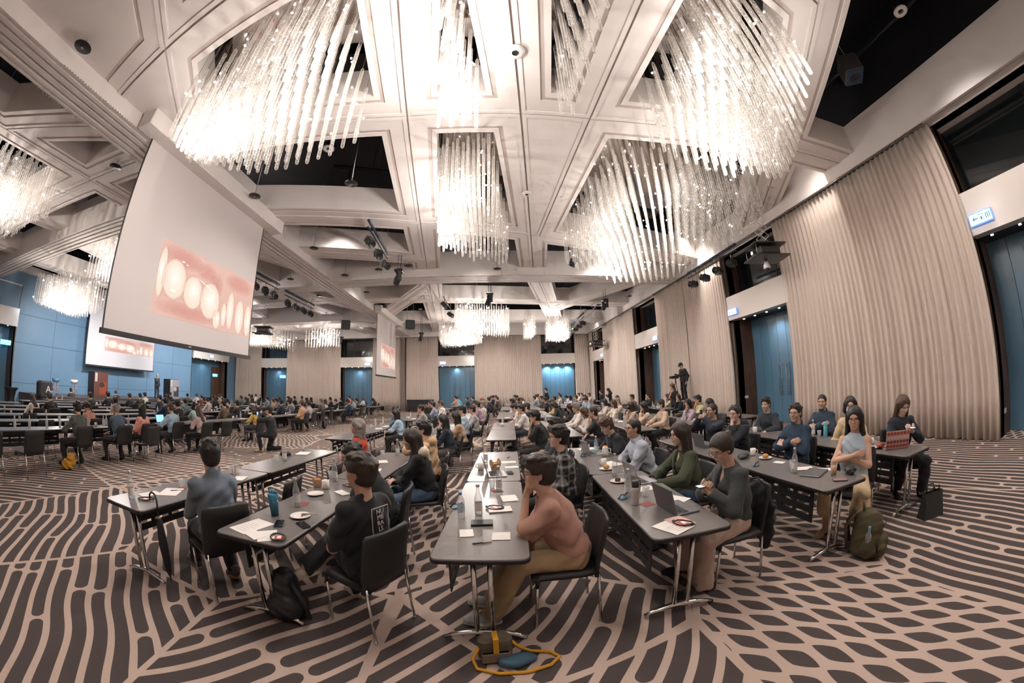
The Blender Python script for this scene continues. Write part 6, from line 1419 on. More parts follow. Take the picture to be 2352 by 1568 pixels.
one(5.60, 4.35, PI + .45, 'man in a dark blazer with folded arms in front of the big curtain', dict(lean=-.06, nod=.05, turn=.0, armL='cross', armR='cross2', legs='fwd'), 1.05, '28394a', '1c1d22', 'crop', 'black', 1, dict(loose=.025, collar=.02), dict(), chair_lab='black leather chair under the man in the dark blazer', group=AUD)
one(5.25, 5.45, PI + .3, 'man in a dark zip jacket with his hands on the table before the blue door', dict(lean=.12, nod=.08, turn=.1, armL='table', armR='fold', legs='sit'), 1.0, '2a2f37', '1c1d22', 'side', 'black', 2, dict(loose=.025), dict(), chair_lab='black leather chair under the man in the dark zip jacket', group=AUD)
# standing figures
one(8.75, 14.42, PI + .1, 'camera operator in black with a cap standing on the platform by the curtain', dict(stand=True, legs='stand', lean=.06, nod=.55, armL='down', armR=((.34, -.12, 1.12), (-.2, -.9, -.6), .6, (0, 0, -1))), 1.08, '1b1c1f', '14151a', 'cap', 'black', 0, dict(loose=.03, length=.10), dict(), h=.011, group='standing people', z=.92, shoe='101012')
one(7.45, 13.1, PI + .2, 'standing woman in a black tee holding her hand to her face before the curtain', dict(stand=True, legs='stand', lean=.05, nod=.25, armL='down', armR='chin'), .9, '1a1a1d', '1a1b1f', 'long', 'brown', 1, dict(sleeve=.5, loose=.01), dict(), h=.012, group='standing people')
one(4.25, 26.2, PI + .2, 'standing man in a black suit before the lit far blue door', dict(stand=True, legs='stand', armL='down', armR='down', lean=.0), 1.0, '16171b', '15161a', 'side', 'black', 0, dict(length=.1), dict(), h=.014, group='standing people', scale=1.04)
one(7.9, 22.3, PI - .3, 'standing woman in black looking down at her phone by the far walnut reveal', dict(stand=True, legs='stand', armL='phone', armR='phone', nod=.5), .9, '19191c', '17171a', 'long', 'black', 2, dict(), dict(), h=.014, group='standing people', scale=.95)
one(7.2, 22.0, PI + .1, 'standing man in a dark shirt next to the woman with the phone', dict(stand=True, legs='stand', armL='down', armR='down', nod=.1), 1.0, '25262b', '17171a', 'short', 'black', 2, dict(), dict(), h=.014, group='standing people', scale=.88)
one(-23.6, 18.7, -.15, 'bald speaker in a dark suit standing on the stage beside the lectern totem', dict(stand=True, legs='stand', armL='down', armR='chin', lean=.02, nod=.05), 1.03, '3a3d44', '33363c', 'bald', 'grey', 2, dict(length=.08, openf=True), dict(), h=.013, group='standing people', z=ST)
one(-6.42, 9.25, PI + .25, 'kneeling photographer in black with a dark cap filming from the aisle', dict(lean=.12, nod=.0, armL='camera', armR='camera', legs=(((.32, .16, .50), (.26, .16, .085), (1, .1, 0)), ((.12, -.13, .07), (-.30, -.14, .10), (-.3, 0, -1))), hip=(-.05, 0, .52)), 1.05, '1b1c1f', '14161d', 'cap', 'black', 0, dict(loose=.03, length=.06), dict(), h=.010, group='standing people', shoe='b8a58c')
r = empty('photo_camera', (-6.86, 9.17, 1.10), .25); tag(r, 'black photo camera with a lit display held by the kneeling photographer', 'camera')
MB().rbox((-.03, -.07, -.05), (.03, .07, .05), .01).build('body', BLACKP, r); MB().lathe([(.001, 0), (.035, 0), (.04, -.1), (.001, -.1)], 12, 0, (-.03, 0, 0), True, 'x').build('lens', BLACKP, r); MB().box((.031, -.05, -.035), (.033, .05, .035)).build('display', mat('lit_display_blue', (.2, .5, .9), .3, emit=(.25, .55, 1.0), estr=1.6), r)
# empty chairs
for (x, y, rz, lab) in ((-2.40, 3.40, PI + .1, 'empty black leather chair between the grey shirt and the red jacket, nearest one'), (-2.30, 4.35, PI + .05, 'empty black leather chair pushed to the outermost row in front of the red jacket'), (-2.05, 8.2, PI + .1, 'empty black leather chair just behind the denim shirt row'),
        (-8.45, 2.35, PI + .1, 'empty black leather chair cut by the photo edge in the stage side hall'), (-8.4, 3.20, PI + .1, 'empty black leather chair left of the yellow bag in the stage side hall'), (-8.0, 6.0, PI + .15, 'empty black leather chair beside the pink blouse in the stage side hall'), (-7.95, 8.75, PI, 'empty black leather chair with a grey umbrella beside it'), (-7.65, 10.1, PI, 'empty black leather chair beside the kneeling photographer'),
        (-8.05, 15.6, PI, 'empty black leather chair beside the lavender sweater'), (-8.0, 16.4, PI, 'empty black leather chair one place beyond the lavender sweater'), (-7.6, 19.6, PI, 'empty black leather chair at the aisle end of the far stage side rows'), (-7.5, 20.4, PI, 'farther empty black leather chair at the aisle end of the far stage side rows'), (-10.3, 4.3, PI, 'empty black leather chair in the second stage side row'), (-12.2, 4.6, PI, 'empty black leather chair in the third stage side row'), (5.12, 6.3, PI, 'empty dark chair behind the man in the zip jacket')):
    chair(x, y, rz, lab, 'black leather conference chairs')
# ---------------------------------------------------------------- things on the tables
GL = glassy('clear_glass', (.97, .98, .98), .80, .03); GLF = glassy('clear_glass_far', (.95, .95, .95), .55, .1)
LABELM = mat('bottle_label', (.72, .68, .66), .6); CER = mat('white_ceramic', (.78, .74, .69), .25); KRAFT = mat('kraft_card', (.55, .36, .20), .7); COFF = mat('milk_coffee', (.62, .30, .12), .4)
SILV = mat('laptop_silver', (.45, .44, .45), .35, .7); GREYL = mat('laptop_grey', (.16, .16, .17), .4, .5); KEYS = mat('laptop_keys', (.02, .02, .022), .5); SCRB = mat('lit_screen_blue', (.2, .5, .7), .3, emit=(.25, .62, .9), estr=.9); SCRD = mat('dark_screen', (.012, .012, .014), .12)
bot_me = MB().lathe([(.001, .003), (.030, .002), (.033, .012), (.033, .13), (.030, .16), (.016, .205), (.013, .245), (.015, .25), (.015, .262), (.001, .262)], 14).mesh('glass'); bot_me.materials.append(GL)
lab_me = MB().lathe([(.0336, .045), (.0336, .115)], 14).mesh('label'); lab_me.materials.append(LABELM); wat_me = MB().lathe([(.001, .006), (.029, .006), (.029, .07), (.001, .07)], 12).mesh('water'); wat_me.materials.append(glassy('water', (.93, .96, .97), .85, .02))
cap_me = MB().lathe([(.016, .25), (.016, .272), (.001, .272)], 10).mesh('cap'); cap_me.materials.append(STEEL)
gl_me = MB().lathe([(.001, .004), (.026, .003), (.036, .10), (.0345, .10), (.025, .012), (.001, .012)], 14).mesh('water_glass'); gl_me.materials.append(GL)
bfar = MB().lathe([(.001, 0), (.033, .0), (.033, .14), (.014, .2), (.013, .26), (.001, .26)], 8).mesh('bottle'); bfar.materials.append(GLF)
gfar = MB().lathe([(.001, 0), (.028, 0), (.036, .10)], 8).mesh('water_glass'); gfar.materials.append(GLF)
mug_me = MB().lathe([(.001, .002), (.034, .0), (.039, .01), (.040, .095), (.036, .095), (.035, .012), (.001, .012)], 16).mesh('cup'); mug_me.materials.append(CER)
hd_me = MB().tube([(.038, 0, .08), (.065, 0, .075), (.068, 0, .045), (.038, 0, .025)], .006, 6).mesh('handle'); hd_me.materials.append(CER)
pl_me = MB().lathe([(.001, .004), (.055, .003), (.085, .014), (.09, .018), (.086, .021), (.055, .008), (.001, .008)], 22).mesh('dish'); pl_me.materials.append(CER)
T0 = TZ + .0005
def thing(name, x, y, label, cat, rz=0.0, group=None, z=T0):
    r = empty(name, (x, y, z), rz); tag(r, label, cat, group); return r
def bottle(x, y, lab):
    r = thing('water_bottle', x, y, lab, 'bottle', 0, 'glass water bottles on the near tables')
    for nm, me in (('glass', bot_me), ('label', lab_me), ('water', wat_me), ('cap', cap_me)): inst(nm, me, r)
for x, y, lab in ((-3.31, 2.24, 'glass water bottle at the near end of the grey shirt table'), (-3.09, 3.66, 'glass water bottle beside a tumbler ahead of the grey shirted man'), (-3.09, 4.8, 'glass water bottle in the middle of the outermost row'), (-3.3, 5.75, 'glass water bottle before the red jacket, far end of the outermost row'), (-1.77, 2.9, 'glass water bottle behind the plate with a spoon'), (-1.83, 3.9, 'glass water bottle next to the food box and mug'), (-1.53, 5.72, 'glass water bottle before the man filming with his phone'),
        (-.12, 2.91, 'glass water bottle behind the black tray'), (.07, 3.61, 'glass water bottle on a red coaster ahead of the salmon tee'), (1.48, 5.57, 'glass water bottle at the far corner beside the blue clip'), (1.25, 3.09, 'glass water bottle beside the silver tumbler'), (3.09, 2.77, 'glass water bottle ahead of the closed laptop'), (5.0, 4.07, 'glass water bottle beside the cyan flask'), (-.08, 5.12, 'glass water bottle behind the open laptop and food box'), (1.64, 5.37, 'glass water bottle beside the white teapot'), (1.40, 3.86, 'glass water bottle behind the cake plate')):
    bottle(x, y, lab)
for x, y, lab in ((-3.24, 2.87, 'tumbler on a red coaster with a black clip beside the grey shirted man'), (-3.2, 3.73, 'tumbler beside the bottle ahead of the grey shirted man'), (-3.17, 4.7, 'tumbler leaning by the bottle in the middle of the outermost row'), (-1.92, 3.98, 'tumbler behind the white mug'), (-1.75, 5.6, 'tumbler in front of the filming man'), (.0, 3.75, 'tumbler on the red coaster ahead of the salmon tee'), (1.4, 3.01, 'tumbler behind the red tag'), (1.58, 5.65, 'tumbler at the far end of the dark laptop row'), (5.05, 3.98, 'tumbler beside the cyan flask'), (1.47, 3.72, 'tumbler behind the cake plate'), (3.2, 2.9, 'tumbler behind the bottle of the olive backpack row')):
    r = thing('water_glass', x, y, lab, 'glass', 0, 'tumblers on the near tables'); inst('cup', gl_me, r)
RED = mat('red_coaster', (.22, .03, .025), .6)
for x, y, lab in ((-3.24, 2.87, 'red square coaster under the tumbler beside the grey shirted man'), (-3.2, 3.74, 'red square coaster under the second tumbler of the outermost row'), (-1.76, 2.98, 'red square coaster behind the blue shaker'), (.05, 3.63, 'red square coaster ahead of the salmon tee'), (1.32, 2.80, 'red paper tag beside the silver tumbler')):
    o = MB().rbox((-.055, -.055, 0), (.055, .055, .002), .001).build('coaster', RED, None, (x, y, T0)); o.rotation_euler = (0, 0, .3); tag(o, lab, 'coaster')
for x, y, lab in ((-1.79, 3.56, 'white mug beside the kraft food box'), (-.14, 4.66, 'white mug behind the open laptop'), (1.46, 4.45, 'white mug before the bread plate'), (3.39, 3.8, 'white mug beside the bread plate of the navy jacket'), (4.81, 2.85, 'white mug beside the red patterned laptop'), (4.84, 5.36, 'white mug before the man in the zip jacket')):
    r = thing('mug', x, y, lab, 'mug', random.uniform(0, 6), 'white mugs'); inst('cup', mug_me, r); inst('handle', hd_me, r)
BREAD = mat('bread', (.55, .27, .08), .7, noise=.3, nscale=30); SAUCE = mat('red_sauce', (.5, .08, .02), .4); CAKE = mat('chocolate_cake', (.10, .035, .015), .7)
for x, y, lab, food in ((-1.6, 2.65, 'white plate with a spoon and red sauce on the printed tee table', 's'), (-1.79, 3.31, 'empty white plate before the food box', ''), (1.35, 3.61, 'white plate with a slice of cake', 'c'), (1.42, 4.23, 'white plate with a bun in front of the pale blue shirt', 'b'), (3.36, 3.52, 'white plate with a bread roll in front of the navy jacket', 'b'), (4.62, 2.72, 'white plate beside the red pouch', '')):
    r = thing('plate', x, y, lab, 'plate', random.uniform(0, 6), 'white plates'); inst('dish', pl_me, r)
    if food == 's': MB().sphere((.01, .01, .011), (.014, .01, .004)).build('sauce', SAUCE, r); MB().tube([(-.02, .03, .014), (.06, .07, .026), (.11, .09, .03)], [.010, .004, .004], 6).build('spoon', STEEL, r)
    if food == 'c': MB().rbox((-.02, -.025, .008), (.035, .02, .045), .008).build('cake', CAKE, r)
    if food == 'b': MB().sphere((0, 0, .036), (.055, .042, .03), 0, 14, 8).build('bread_roll', BREAD, r)
SHEETN = [0]
def sheet(x, y, w_, l_, rz, lab, mt=PAPER, t=.001, dz=0.0, lines=0):
    SHEETN[0] += 1; dz += .0011 * (SHEETN[0] % 5)
    r = thing('paper', x, y, lab, 'paper', rz, 'papers on the near tables', T0 + dz); MB().box((-w_ / 2, -l_ / 2, 0), (w_ / 2, l_ / 2, t)).build('sheet', mt, r)
    for k in range(lines): MB().box((-w_ * .3, -l_ * .36 + k * l_ * .1, t), (w_ * (.3 - .08 * (k % 3)), -l_ * .36 + k * l_ * .1 + .004, t + .0003)).build('print_line', mat('print_grey', (.42, .38, .37), .8), r)
PINKP = mat('pink_print', (.66, .42, .36), .8)
for a in ((-3.22, 2.68, .21, .29, .5, 'white sheet with a pen before the grey shirted man'), (-3.33, 2.48, .15, .21, -.2, 'cream booklet between bottle and white sheet'), (-2.98, 3.57, .15, .21, .3, 'small white sheet at the second outermost table'), (-3.15, 5.5, .21, .29, .2, 'pile of papers before the red jacket'), (-1.86, 2.31, .21, .30, -.3, 'printed handout with grey block at the printed tee table end', PAPER, .002, 0, 6), (-1.63, 2.19, .15, .21, .6, 'white leaflet under the black lanyard'), (-1.72, 2.16, .10, .16, 1.1, 'torn white card at the printed tee table end'), (-1.55, 3.45, .10, .20, .9, 'folded napkin beside the empty plate'), (-1.62, 5.15, .15, .21, .4, 'white sheet in front of the leather jacket'), (-1.58, 4.6, .21, .15, .2, 'white leaflet before the leather jacket'),
          (-.2, 2.51, .10, .14, .1, 'cream folded card at the front table', PAPER, .004), (.05, 2.44, .13, .14, -.05, 'white card under the elbow of the salmon tee'), (.16, 3.35, .15, .2, .1, 'white sheet beside the coaster of the salmon tee row'), (.06, 3.02, .20, .14, .1, 'white notepad under the red lanyard', PAPER, .006), (.25, 5.1, .21, .14, 0, 'white sheet on the second salmon row table'), (.27, 4.75, .18, .12, .1, 'white note beside the phone of the salmon row'), (1.27, 2.24, .21, .24, .4, 'pile of paper sheets at the end of the dark laptop table', PAPER, .004, 0, 5), (1.36, 2.3, .15, .21, .15, 'pink edged leaflet under the lanyard pile', PINKP, .001, .004),
          (3.28, 2.80, .15, .21, .9, 'white sheet behind the closed laptop'), (3.40, 2.60, .12, .2, .8, 'white leaflet beside the iced coffee'), (3.33, 3.24, .1, .14, .3, 'small white card before the bread plate'), (1.50, 3.25, .21, .15, .2, 'papers with a cable beside the silver laptop'), (1.62, 2.80, .15, .2, .5, 'white notepad behind the dark laptop'), (1.58, 4.5, .21, .29, .3, 'sheets under the arms of the pale blue shirt', PAPER, .002, 0, 5), (1.6, 5.8, .29, .21, .1, 'white sheet at the far end of the dark laptop row')):
    sheet(*a)
LANY = mat('lanyard_black', (.02, .018, .02), .6); LRED = mat('lanyard_red', (.45, .05, .03), .5)
for x, y, lab in ((-3.19, 2.32, 'coiled name badge lanyard beside the bottle of the grey shirted man'), (-1.52, 2.17, 'black lanyard with a red badge on the white leaflet'), (.02, 3.06, 'black lanyard with a red badge on the notepad'), (1.36, 2.25, 'coiled black lanyard with cards on the paper pile'), (-1.57, 3.72, 'red lanyard beside the mug')):
    r = thing('lanyard', x, y, lab, 'lanyard', random.uniform(0, 3), 'badge lanyards', T0 + .008)
    MB().tube([(.09 * math.cos(t * .55) * (1 - .02 * t), .06 * math.sin(t * .55 + .3), .004 + .002 * (t % 3)) for t in range(20)], .005, 5).build('strap', LANY, r); MB().rbox((-.04, -.03, 0), (.045, .028, .004), .002).build('badge', LRED, r); MB().box((-.02, -.02, .0045), (.03, .01, .0055)).build('badge_print', WHITE, r)
# shaker, flasks and drinks
r = thing('shaker_bottle', -1.83, 2.61, 'blue shaker bottle with a flip lid on the printed tee table', 'bottle'); BLU = mat('shaker_blue', (.035, .21, .33), .35); BLUD = mat('shaker_dark_blue', (.02, .09, .15), .25)
MB().lathe([(.001, 0), (.033, 0), (.044, .15), (.001, .15)], 18).build('body', BLUD, r); MB().lathe([(.046, .145), (.047, .185), (.040, .195), (.001, .197)], 18).build('collar', BLU, r); MB().rbox((-.01, -.012, .195), (.045, .012, .215), .005).build('flip_lid', BLU, r); MB().tube([(-.03, 0, .195), (-.045, 0, .235), (-.02, 0, .245)], .006, 6).build('loop', BLU, r); MB().lathe([(.02, .19), (.018, .225), (.001, .225)], 12).build('spout', BLU, r)
r = thing('plastic_water_bottle', -.26, 2.84, 'plastic water bottle with a blue cap on the front table', 'bottle')
MB().lathe([(.001, .003), (.028, .0), (.031, .01), (.030, .05), (.031, .06), (.030, .11), (.031, .15), (.028, .17), (.013, .2), (.013, .21)], 16).build('body', glassy('clear_plastic', (.96, .97, .98), .75, .08), r); MB().lathe([(.0315, .06), (.0315, .125)], 16).build('label', mat('blue_white_label', (.5, .6, .72), .5), r); MB().lathe([(.015, .205), (.015, .225), (.001, .226)], 12).build('cap', mat('cap_blue', (.05, .16, .42), .4), r)
o = MB().rbox((-.085, -.055, 0), (.085, .055, .018), .004).build('pen_tray', BLACKP, None, (-.09, 2.70, T0)); tag(o, 'black shallow tray with small silver items in front of the bottles', 'tray')
for k, (x, y, lab) in enumerate(((-.08, 2.33, 'black and cream pen on the front table'), (.27, 5.45, 'dark pen far on the salmon row'), (-3.2, 2.75, 'slim pen on the white sheet of the grey shirted man'))):
    r = thing('pen', x, y, lab, 'pen', (.25, 1.2, .8)[k]); MB().tube([(-.07, 0, .005), (.0, 0, .005)], .0045, 8).build('barrel', BLACKP, r); MB().tube([(.0, 0, .005), (.06, 0, .005), (.07, 0, .005)], [.0048, .0048, .001], 8).build('cap', mat('pen_cream', (.62, .55, .42), .5), r)
for x, y, rz, lab in ((-1.48, 2.48, .9, 'black phone in a case beside the sauce plate'), (-1.68, 2.44, .4, 'small black computer mouse beside the shaker'), (.23, 4.41, .1, 'black phone beside the open laptop'), (3.15, 2.2, .8, 'phone with a pale cover at the table end by the olive backpack')):
    r = thing('phone' if 'phone' in lab else 'computer_mouse', x, y, lab, 'phone' if 'phone' in lab else 'mouse', rz); MB().rbox((-.037, -.075, 0), (.037, .075, .011), .005).build('body', BLACKP, r); MB().box((-.033, -.069, .0111), (.033, .069, .0116)).build('glass_face', SCRD if x < 3 else mat('phone_print', (.35, .2, .17), .3), r)
def laptop(x, y, rz, lab, shell, screen, w_=.31, open_a=1.85, deco=None, z=T0):
    """rz: direction the screen faces (+x local)"""
    r = thing('laptop', x, y, lab, 'laptop', rz, None, z); d = .22
    MB().rbox((-d / 2, -w_ / 2, 0), (d / 2, w_ / 2, .014), .004).build('base', shell, r); kb = MB().box((-d * .42, -w_ * .44, .0142), (d * .08, w_ * .44, .0152)).build('keyboard', KEYS, r)
    for q in range(4):
        for k in range(10): MB().box((-d * .40 + q * d * .115, -w_ * .42 + k * w_ * .084, .0152), (-d * .40 + q * d * .115 + .018, -w_ * .42 + k * w_ * .084 + .019, .0175)).build('key', mat('laptop_keycap', (.035, .035, .038), .5), kb)
    MB().box((d * .14, -w_ * .17, .0142), (d * .44, w_ * .17, .0147)).build('touchpad', SILV if shell is SILV else GREYL, r)
    l = MB().rbox((-.008, -w_ / 2, 0), (0, w_ / 2, d), .003).build('lid', shell, r); l.location = (-d / 2 + .004, 0, .012); l.rotation_euler = (0, PI / 2 - open_a, 0)
    MB().box((.0005, -w_ * .47, .012), (.0015, w_ * .47, d - .008)).build('screen', screen, l)
    if deco:
        rr = random.Random(3)
        for i in range(26): MB().box((-.0095, rr.uniform(-w_ / 2, w_ / 2 - .05), rr.uniform(0, d - .04)), (-.0085, 0, 0)) if 0 else None
        for i in range(7):
            for j in range(4): y0 = -w_ / 2 + .006 + i * (w_ - .012) / 7; z0 = .006 + j * (d - .012) / 4; MB().lathe([(.001, 0), (.021, 0)], 12, 0, (-.0088, y0 + .021, z0 + .026), False, 'x').build('sticker', deco[(i * 3 + j * 2) % len(deco)], l)
    return r
laptop(.06, 4.36, .1, 'open silver laptop on the salmon tee row beside the food box', SILV, SCRD)
laptop(1.50, 2.58, .05, 'open black laptop in front of the woman in the charcoal cardigan', GREYL, SCRD, .33)
laptop(1.60, 3.55, .05, 'open silver laptop under the hands of the woman in the olive jacket', SILV, SCRD)
laptop(1.58, 5.32, .1, 'open pale laptop in front of the bowed man in the black tee', SILV, SCRB)
laptop(4.78, 2.48, .9, 'open laptop covered in red patterned stickers at the last table', mat('laptop_pink', (.55, .36, .31), .5), SCRD, .33, 1.75, [mat('sticker_red', (.42, .07, .05), .5), mat('sticker_pale', (.66, .5, .45), .5), mat('sticker_maroon', (.25, .05, .06), .5)])
laptop(3.32, 4.85, .0, 'open grey laptop before the man in the navy hoodie', GREYL, SCRB)
laptop(-3.1, 8.52, .0, 'tablet laptop with a lit blue screen before the denim shirt', GREYL, SCRB)
laptop(-9.35, 7.65, .0, 'laptop with a bright blue screen before the light denim shirt in the stage hall', GREYL, SCRB)
laptop(-9.2, 8.1, .1, 'laptop with a lit page beside the mauve cardigan', GREYL, mat('lit_screen_page', (.3, .4, .45), .3, emit=(.35, .5, .6), estr=.6))
r = thing('laptop', 3.20, 2.58, 'closed grey laptop on the olive backpack row', 'laptop', .35); MB().rbox((-.16, -.11, 0), (.16, .11, .016), .005).build('shell', GREYL, r); MB().lathe([(.001, .0162), (.012, .0162)], 12).build('emblem', SILV, r)
for x, y, nm, lab, hh, c1, c2 in ((1.22, 2.84, 'tumbler_flask', 'silver flask with a black lid on the dark laptop table', .21, (.55, .5, .48), (.03, .03, .03)), (5.05, 3.85, 'tumbler_flask', 'cyan flask beside the bottle at the last row', .22, (.16, .50, .62), (.12, .42, .52))):
    r = thing(nm, x, y, lab, 'flask'); MB().lathe([(.001, 0), (.033, 0), (.034, .01), (.034, hh - .06), (.03, hh - .05), (.001, hh - .05)], 16).build('body', mat('flask_%d' % int(x * 10), c1, .3, .3), r); MB().lathe([(.031, hh - .05), (.031, hh), (.026, hh + .01), (.001, hh + .01)], 16).build('lid', mat('flask_lid_%d' % int(x * 10), c2, .4), r); MB().tube([(.02, 0, hh), (.045, 0, hh + .01), (.045, 0, hh - .04)], .006, 6).build('loop', mat('flask_lid_%d' % int(x * 10), c2, .4), r)
for x, y, lab in ((1.40, 3.2, 'iced coffee cup beside the silver laptop'), (3.28, 2.38, 'iced coffee cup beside the closed laptop'), (-9.3, 4.5, 'iced coffee cup before the grey green sweater in the stage hall')):
    r = thing('iced_coffee', x, y, lab, 'cup'); MB().lathe([(.001, .002), (.026, .002), (.034, .09), (.001, .09)], 14).build('drink', COFF, r); MB().lathe([(.001, 0), (.028, 0), (.038, .125), (.037, .125)], 14).build('cup', GL, r)
for x, y, lab in ((-1.92, 3.62, 'open kraft food box beside the white mug'), (.05, 4.64, 'open kraft food box behind the open laptop')):
    r = thing('food_box', x, y, lab, 'box', .5); MB().add([(-.04, -.04, 0), (.04, -.04, 0), (.04, .04, 0), (-.04, .04, 0), (-.06, -.055, .09), (.06, -.055, .09), (.06, .055, .09), (-.06, .055, .09)], [(0, 3, 2, 1), (0, 1, 5, 4), (1, 2, 6, 5), (2, 3, 7, 6), (3, 0, 4, 7)]).build('tray', KRAFT, r)
    for s in (-1, 1): MB().lathe([(.001, 0), (.055, 0)], 12, 0, (s * .058, 0, .09), False, 'x').build('flap', KRAFT, r)
    MB().sphere((0, 0, .07), (.045, .045, .02)).build('filling', BREAD, r)
r = thing('teapot', 1.68, 5.04, 'white ceramic jug beside the bottle on the second dark laptop table', 'jug'); MB().lathe([(.001, 0), (.045, 0), (.055, .05), (.042, .13), (.04, .15), (.037, .15), (.001, .13)], 16).build('body', CER, r); MB().tube([(.045, 0, .12), (.085, 0, .11), (.085, 0, .05), (.052, 0, .04)], .007, 6).build('handle', CER, r); MB().lathe([(.036, .15), (.02, .165), (.001, .165)], 12).build('lid', mat('lid_orange', (.7, .25, .05), .5), r)
GREYP = mat('pouch_grey', (.10, .11, .11), .8)
for x, y, mt, sx, lab, nm in ((3.2, 3.78, GREYP, 1, 'soft grey pouch beside the mug in front of the navy hoodie', 'pouch'), (3.42, 2.26, BLACKP, .8, 'black pouch with a silver clip at the table end by the sleeveless top', 'pouch'), (4.68, 2.62, mat('pouch_red', (.28, .05, .03), .5), .7, 'red leather pencil pouch beside the patterned laptop', 'pouch'), (-3.3, 5.15, BLACKP, .75, 'black pouch on the outermost row before the red jacket', 'pouch')):
    r = thing(nm, x, y, lab, 'pouch', .6); F = Field((-.2, -.12, 0), (.2, .12, .14), .008); F.ell((0, 0, .035), (.13 * sx, .07 * sx, .045 * sx), None, .01); F.ell((.04, .01, .04), (.07 * sx, .06 * sx, .035), None, .02); F.cut((0, 0, .006), (0, 0, -1)); o = link('body', F.folds(.006, 2).mesh('pouch'), None, r); slot(o, mt); MB().tube([(-.1 * sx, -.01, .06 * sx), (0, 0, .075 * sx), (.1 * sx, .01, .06 * sx)], .003, 5).build('zip', STEEL, r)
CLIPB = mat('clip_blue', (.03, .12, .2), .4)
for x, y, lab in ((3.01, 3.31, 'small dark blue desk clip on the olive backpack row'), (1.38, 5.18, 'small dark blue desk clip beside the bottle at the second dark laptop table'), (1.18, 3.04, 'small dark blue desk clip beside the silver flask'), (-.33, 3.1, 'small blue desk clip at the edge of the front table')):
    r = thing('desk_clip', x, y, lab, 'clip', .4); MB().rbox((-.04, -.03, 0), (.04, .03, .012), .004).build('base', CLIPB, r); MB().tube([(-.05, 0, .012), (-.02, 0, .045), (.03, 0, .03), (.06, 0, .05)], .006, 6).build('arm', BLACKP, r)
# phones in hands
def held(label, lab, lit=True, dz=0.02, fwd=.09, vert=False):
    o, J = ONE[label]; p = (J['WrL'] + J['WrR']) / 2 + (J['handL'][0] + J['handR'][0]) * fwd / 2; M = Matrix.Translation(o.location) @ Matrix.Rotation(o.rotation_euler.z, 4, 'Z'); q = M @ Vector((p[0], p[1], p[2] + dz))
    r = thing('phone', q.x, q.y, lab, 'phone', o.rotation_euler.z, None, q.z); b = MB().rbox((-.005, -.037, -.075), (.005, .037, .075), .004) if vert else MB().rbox((-.075, -.037, -.005), (.075, .037, .005), .004); b.build('body', BLACKP, r)
    MB().box(*(((-.0056, -.033, -.069), (-.0051, .033, .069)) if vert else ((-.069, -.033, .0051), (.069, .033, .0056)))).build('display', mat('lit_phone', (.5, .7, .9), .3, emit=(.5, .75, 1.0), estr=1.2), r)
held('woman in a charcoal cardigan with a hair bun holding a phone', 'phone with a lit pale blue display held by the woman in the charcoal cardigan')
held('woman in a navy top with long brown hair lit by her phone', 'phone held by the woman at the last table')
held('man in a beige hoodie and lowered blue mask filming with his phone', 'phone raised by the filming man in the beige hoodie', vert=True)
held('man in a dark navy sweater photographing with a raised phone', 'phone raised by the man in the dark navy sweater', vert=True)
# print on the back of the black tee
o, J = ONE['man in a black printed tee with crossed legs and white sneakers']; hd = J['C']; up, fw, lf = J['up'], J['fw'], J['lf']
def on_back(nm, me, mt, u, v, off, par):
    c = link(nm, me, mt, par); p = hd + lf * u + up * v - fw * off
    ex, ey, ez = -lf, up, -fw; c.matrix_local = Matrix(((ex[0], ey[0], ez[0], p[0]), (ex[1], ey[1], ez[1], p[1]), (ex[2], ey[2], ez[2], p[2]), (0, 0, 0, 1))); return c
PRT = mat('tee_print', (.62, .57, .54), .8); shirt = [c for c in o.children if c.name.startswith('top')][0]
for k, t in enumerate(('NU', 'ME', 'RA', 'LS')): on_back('lettering', text_mesh(t, .048, .002), PRT, 0, .10 - k * .043, .166, shirt)
fr = MB().box((-.075, -.005, -.002), (.075, 0, .002)).box((-.075, .19, -.002), (.075, .195, .002)).box((-.078, -.005, -.002), (-.074, .195, .002)).box((.074, -.005, -.002), (.078, .195, .002)); on_back('print_frame', fr.mesh('print_frame'), PRT, 0, -.06, .166, shirt)
for k in range(6): on_back('print_stripe', MB().box((-.1, 0, -.002), (.1 - .012 * (k % 3), .013, .002)).mesh('print_stripe'), PRT, 0, -.10 - k * .026, .162, shirt)
# plaid cloth
o, J = ONE['young man in a black and white plaid shirt behind the salmon tee']
pm_ = bpy.data.materials.new('plaid_cloth'); pm_.use_nodes = True; nt = pm_.node_tree; x_ = NX(nt); tc = nt.nodes.new('ShaderNodeTexCoord'); sp = nt.nodes.new('ShaderNodeSeparateXYZ'); nt.links.new(tc.outputs['Object'], sp.inputs[0])
g_ = None
for ax in (0, 1, 2):
    f_ = x_.m('LESS_THAN', x_.m('FRACT', x_.m('MULTIPLY', sp.outputs[ax], 11.0)), .3); g_ = f_ if g_ is None else x_.m('ADD', g_, f_)
mx_ = nt.nodes.new('ShaderNodeMix'); mx_.data_type = 'RGBA'; mx_.inputs['A'].default_value = (.012, .012, .014, 1); mx_.inputs['B'].default_value = (.34, .32, .31, 1); nt.links.new(x_.m('DIVIDE', g_, 3.0), mx_.inputs['Factor']); nt.links.new(mx_.outputs['Result'], nt.nodes['Principled BSDF'].inputs['Base Color']); nt.nodes['Principled BSDF'].inputs['Roughness'].default_value = .85
slot([c for c in o.children if c.name.startswith('top')][0], pm_)
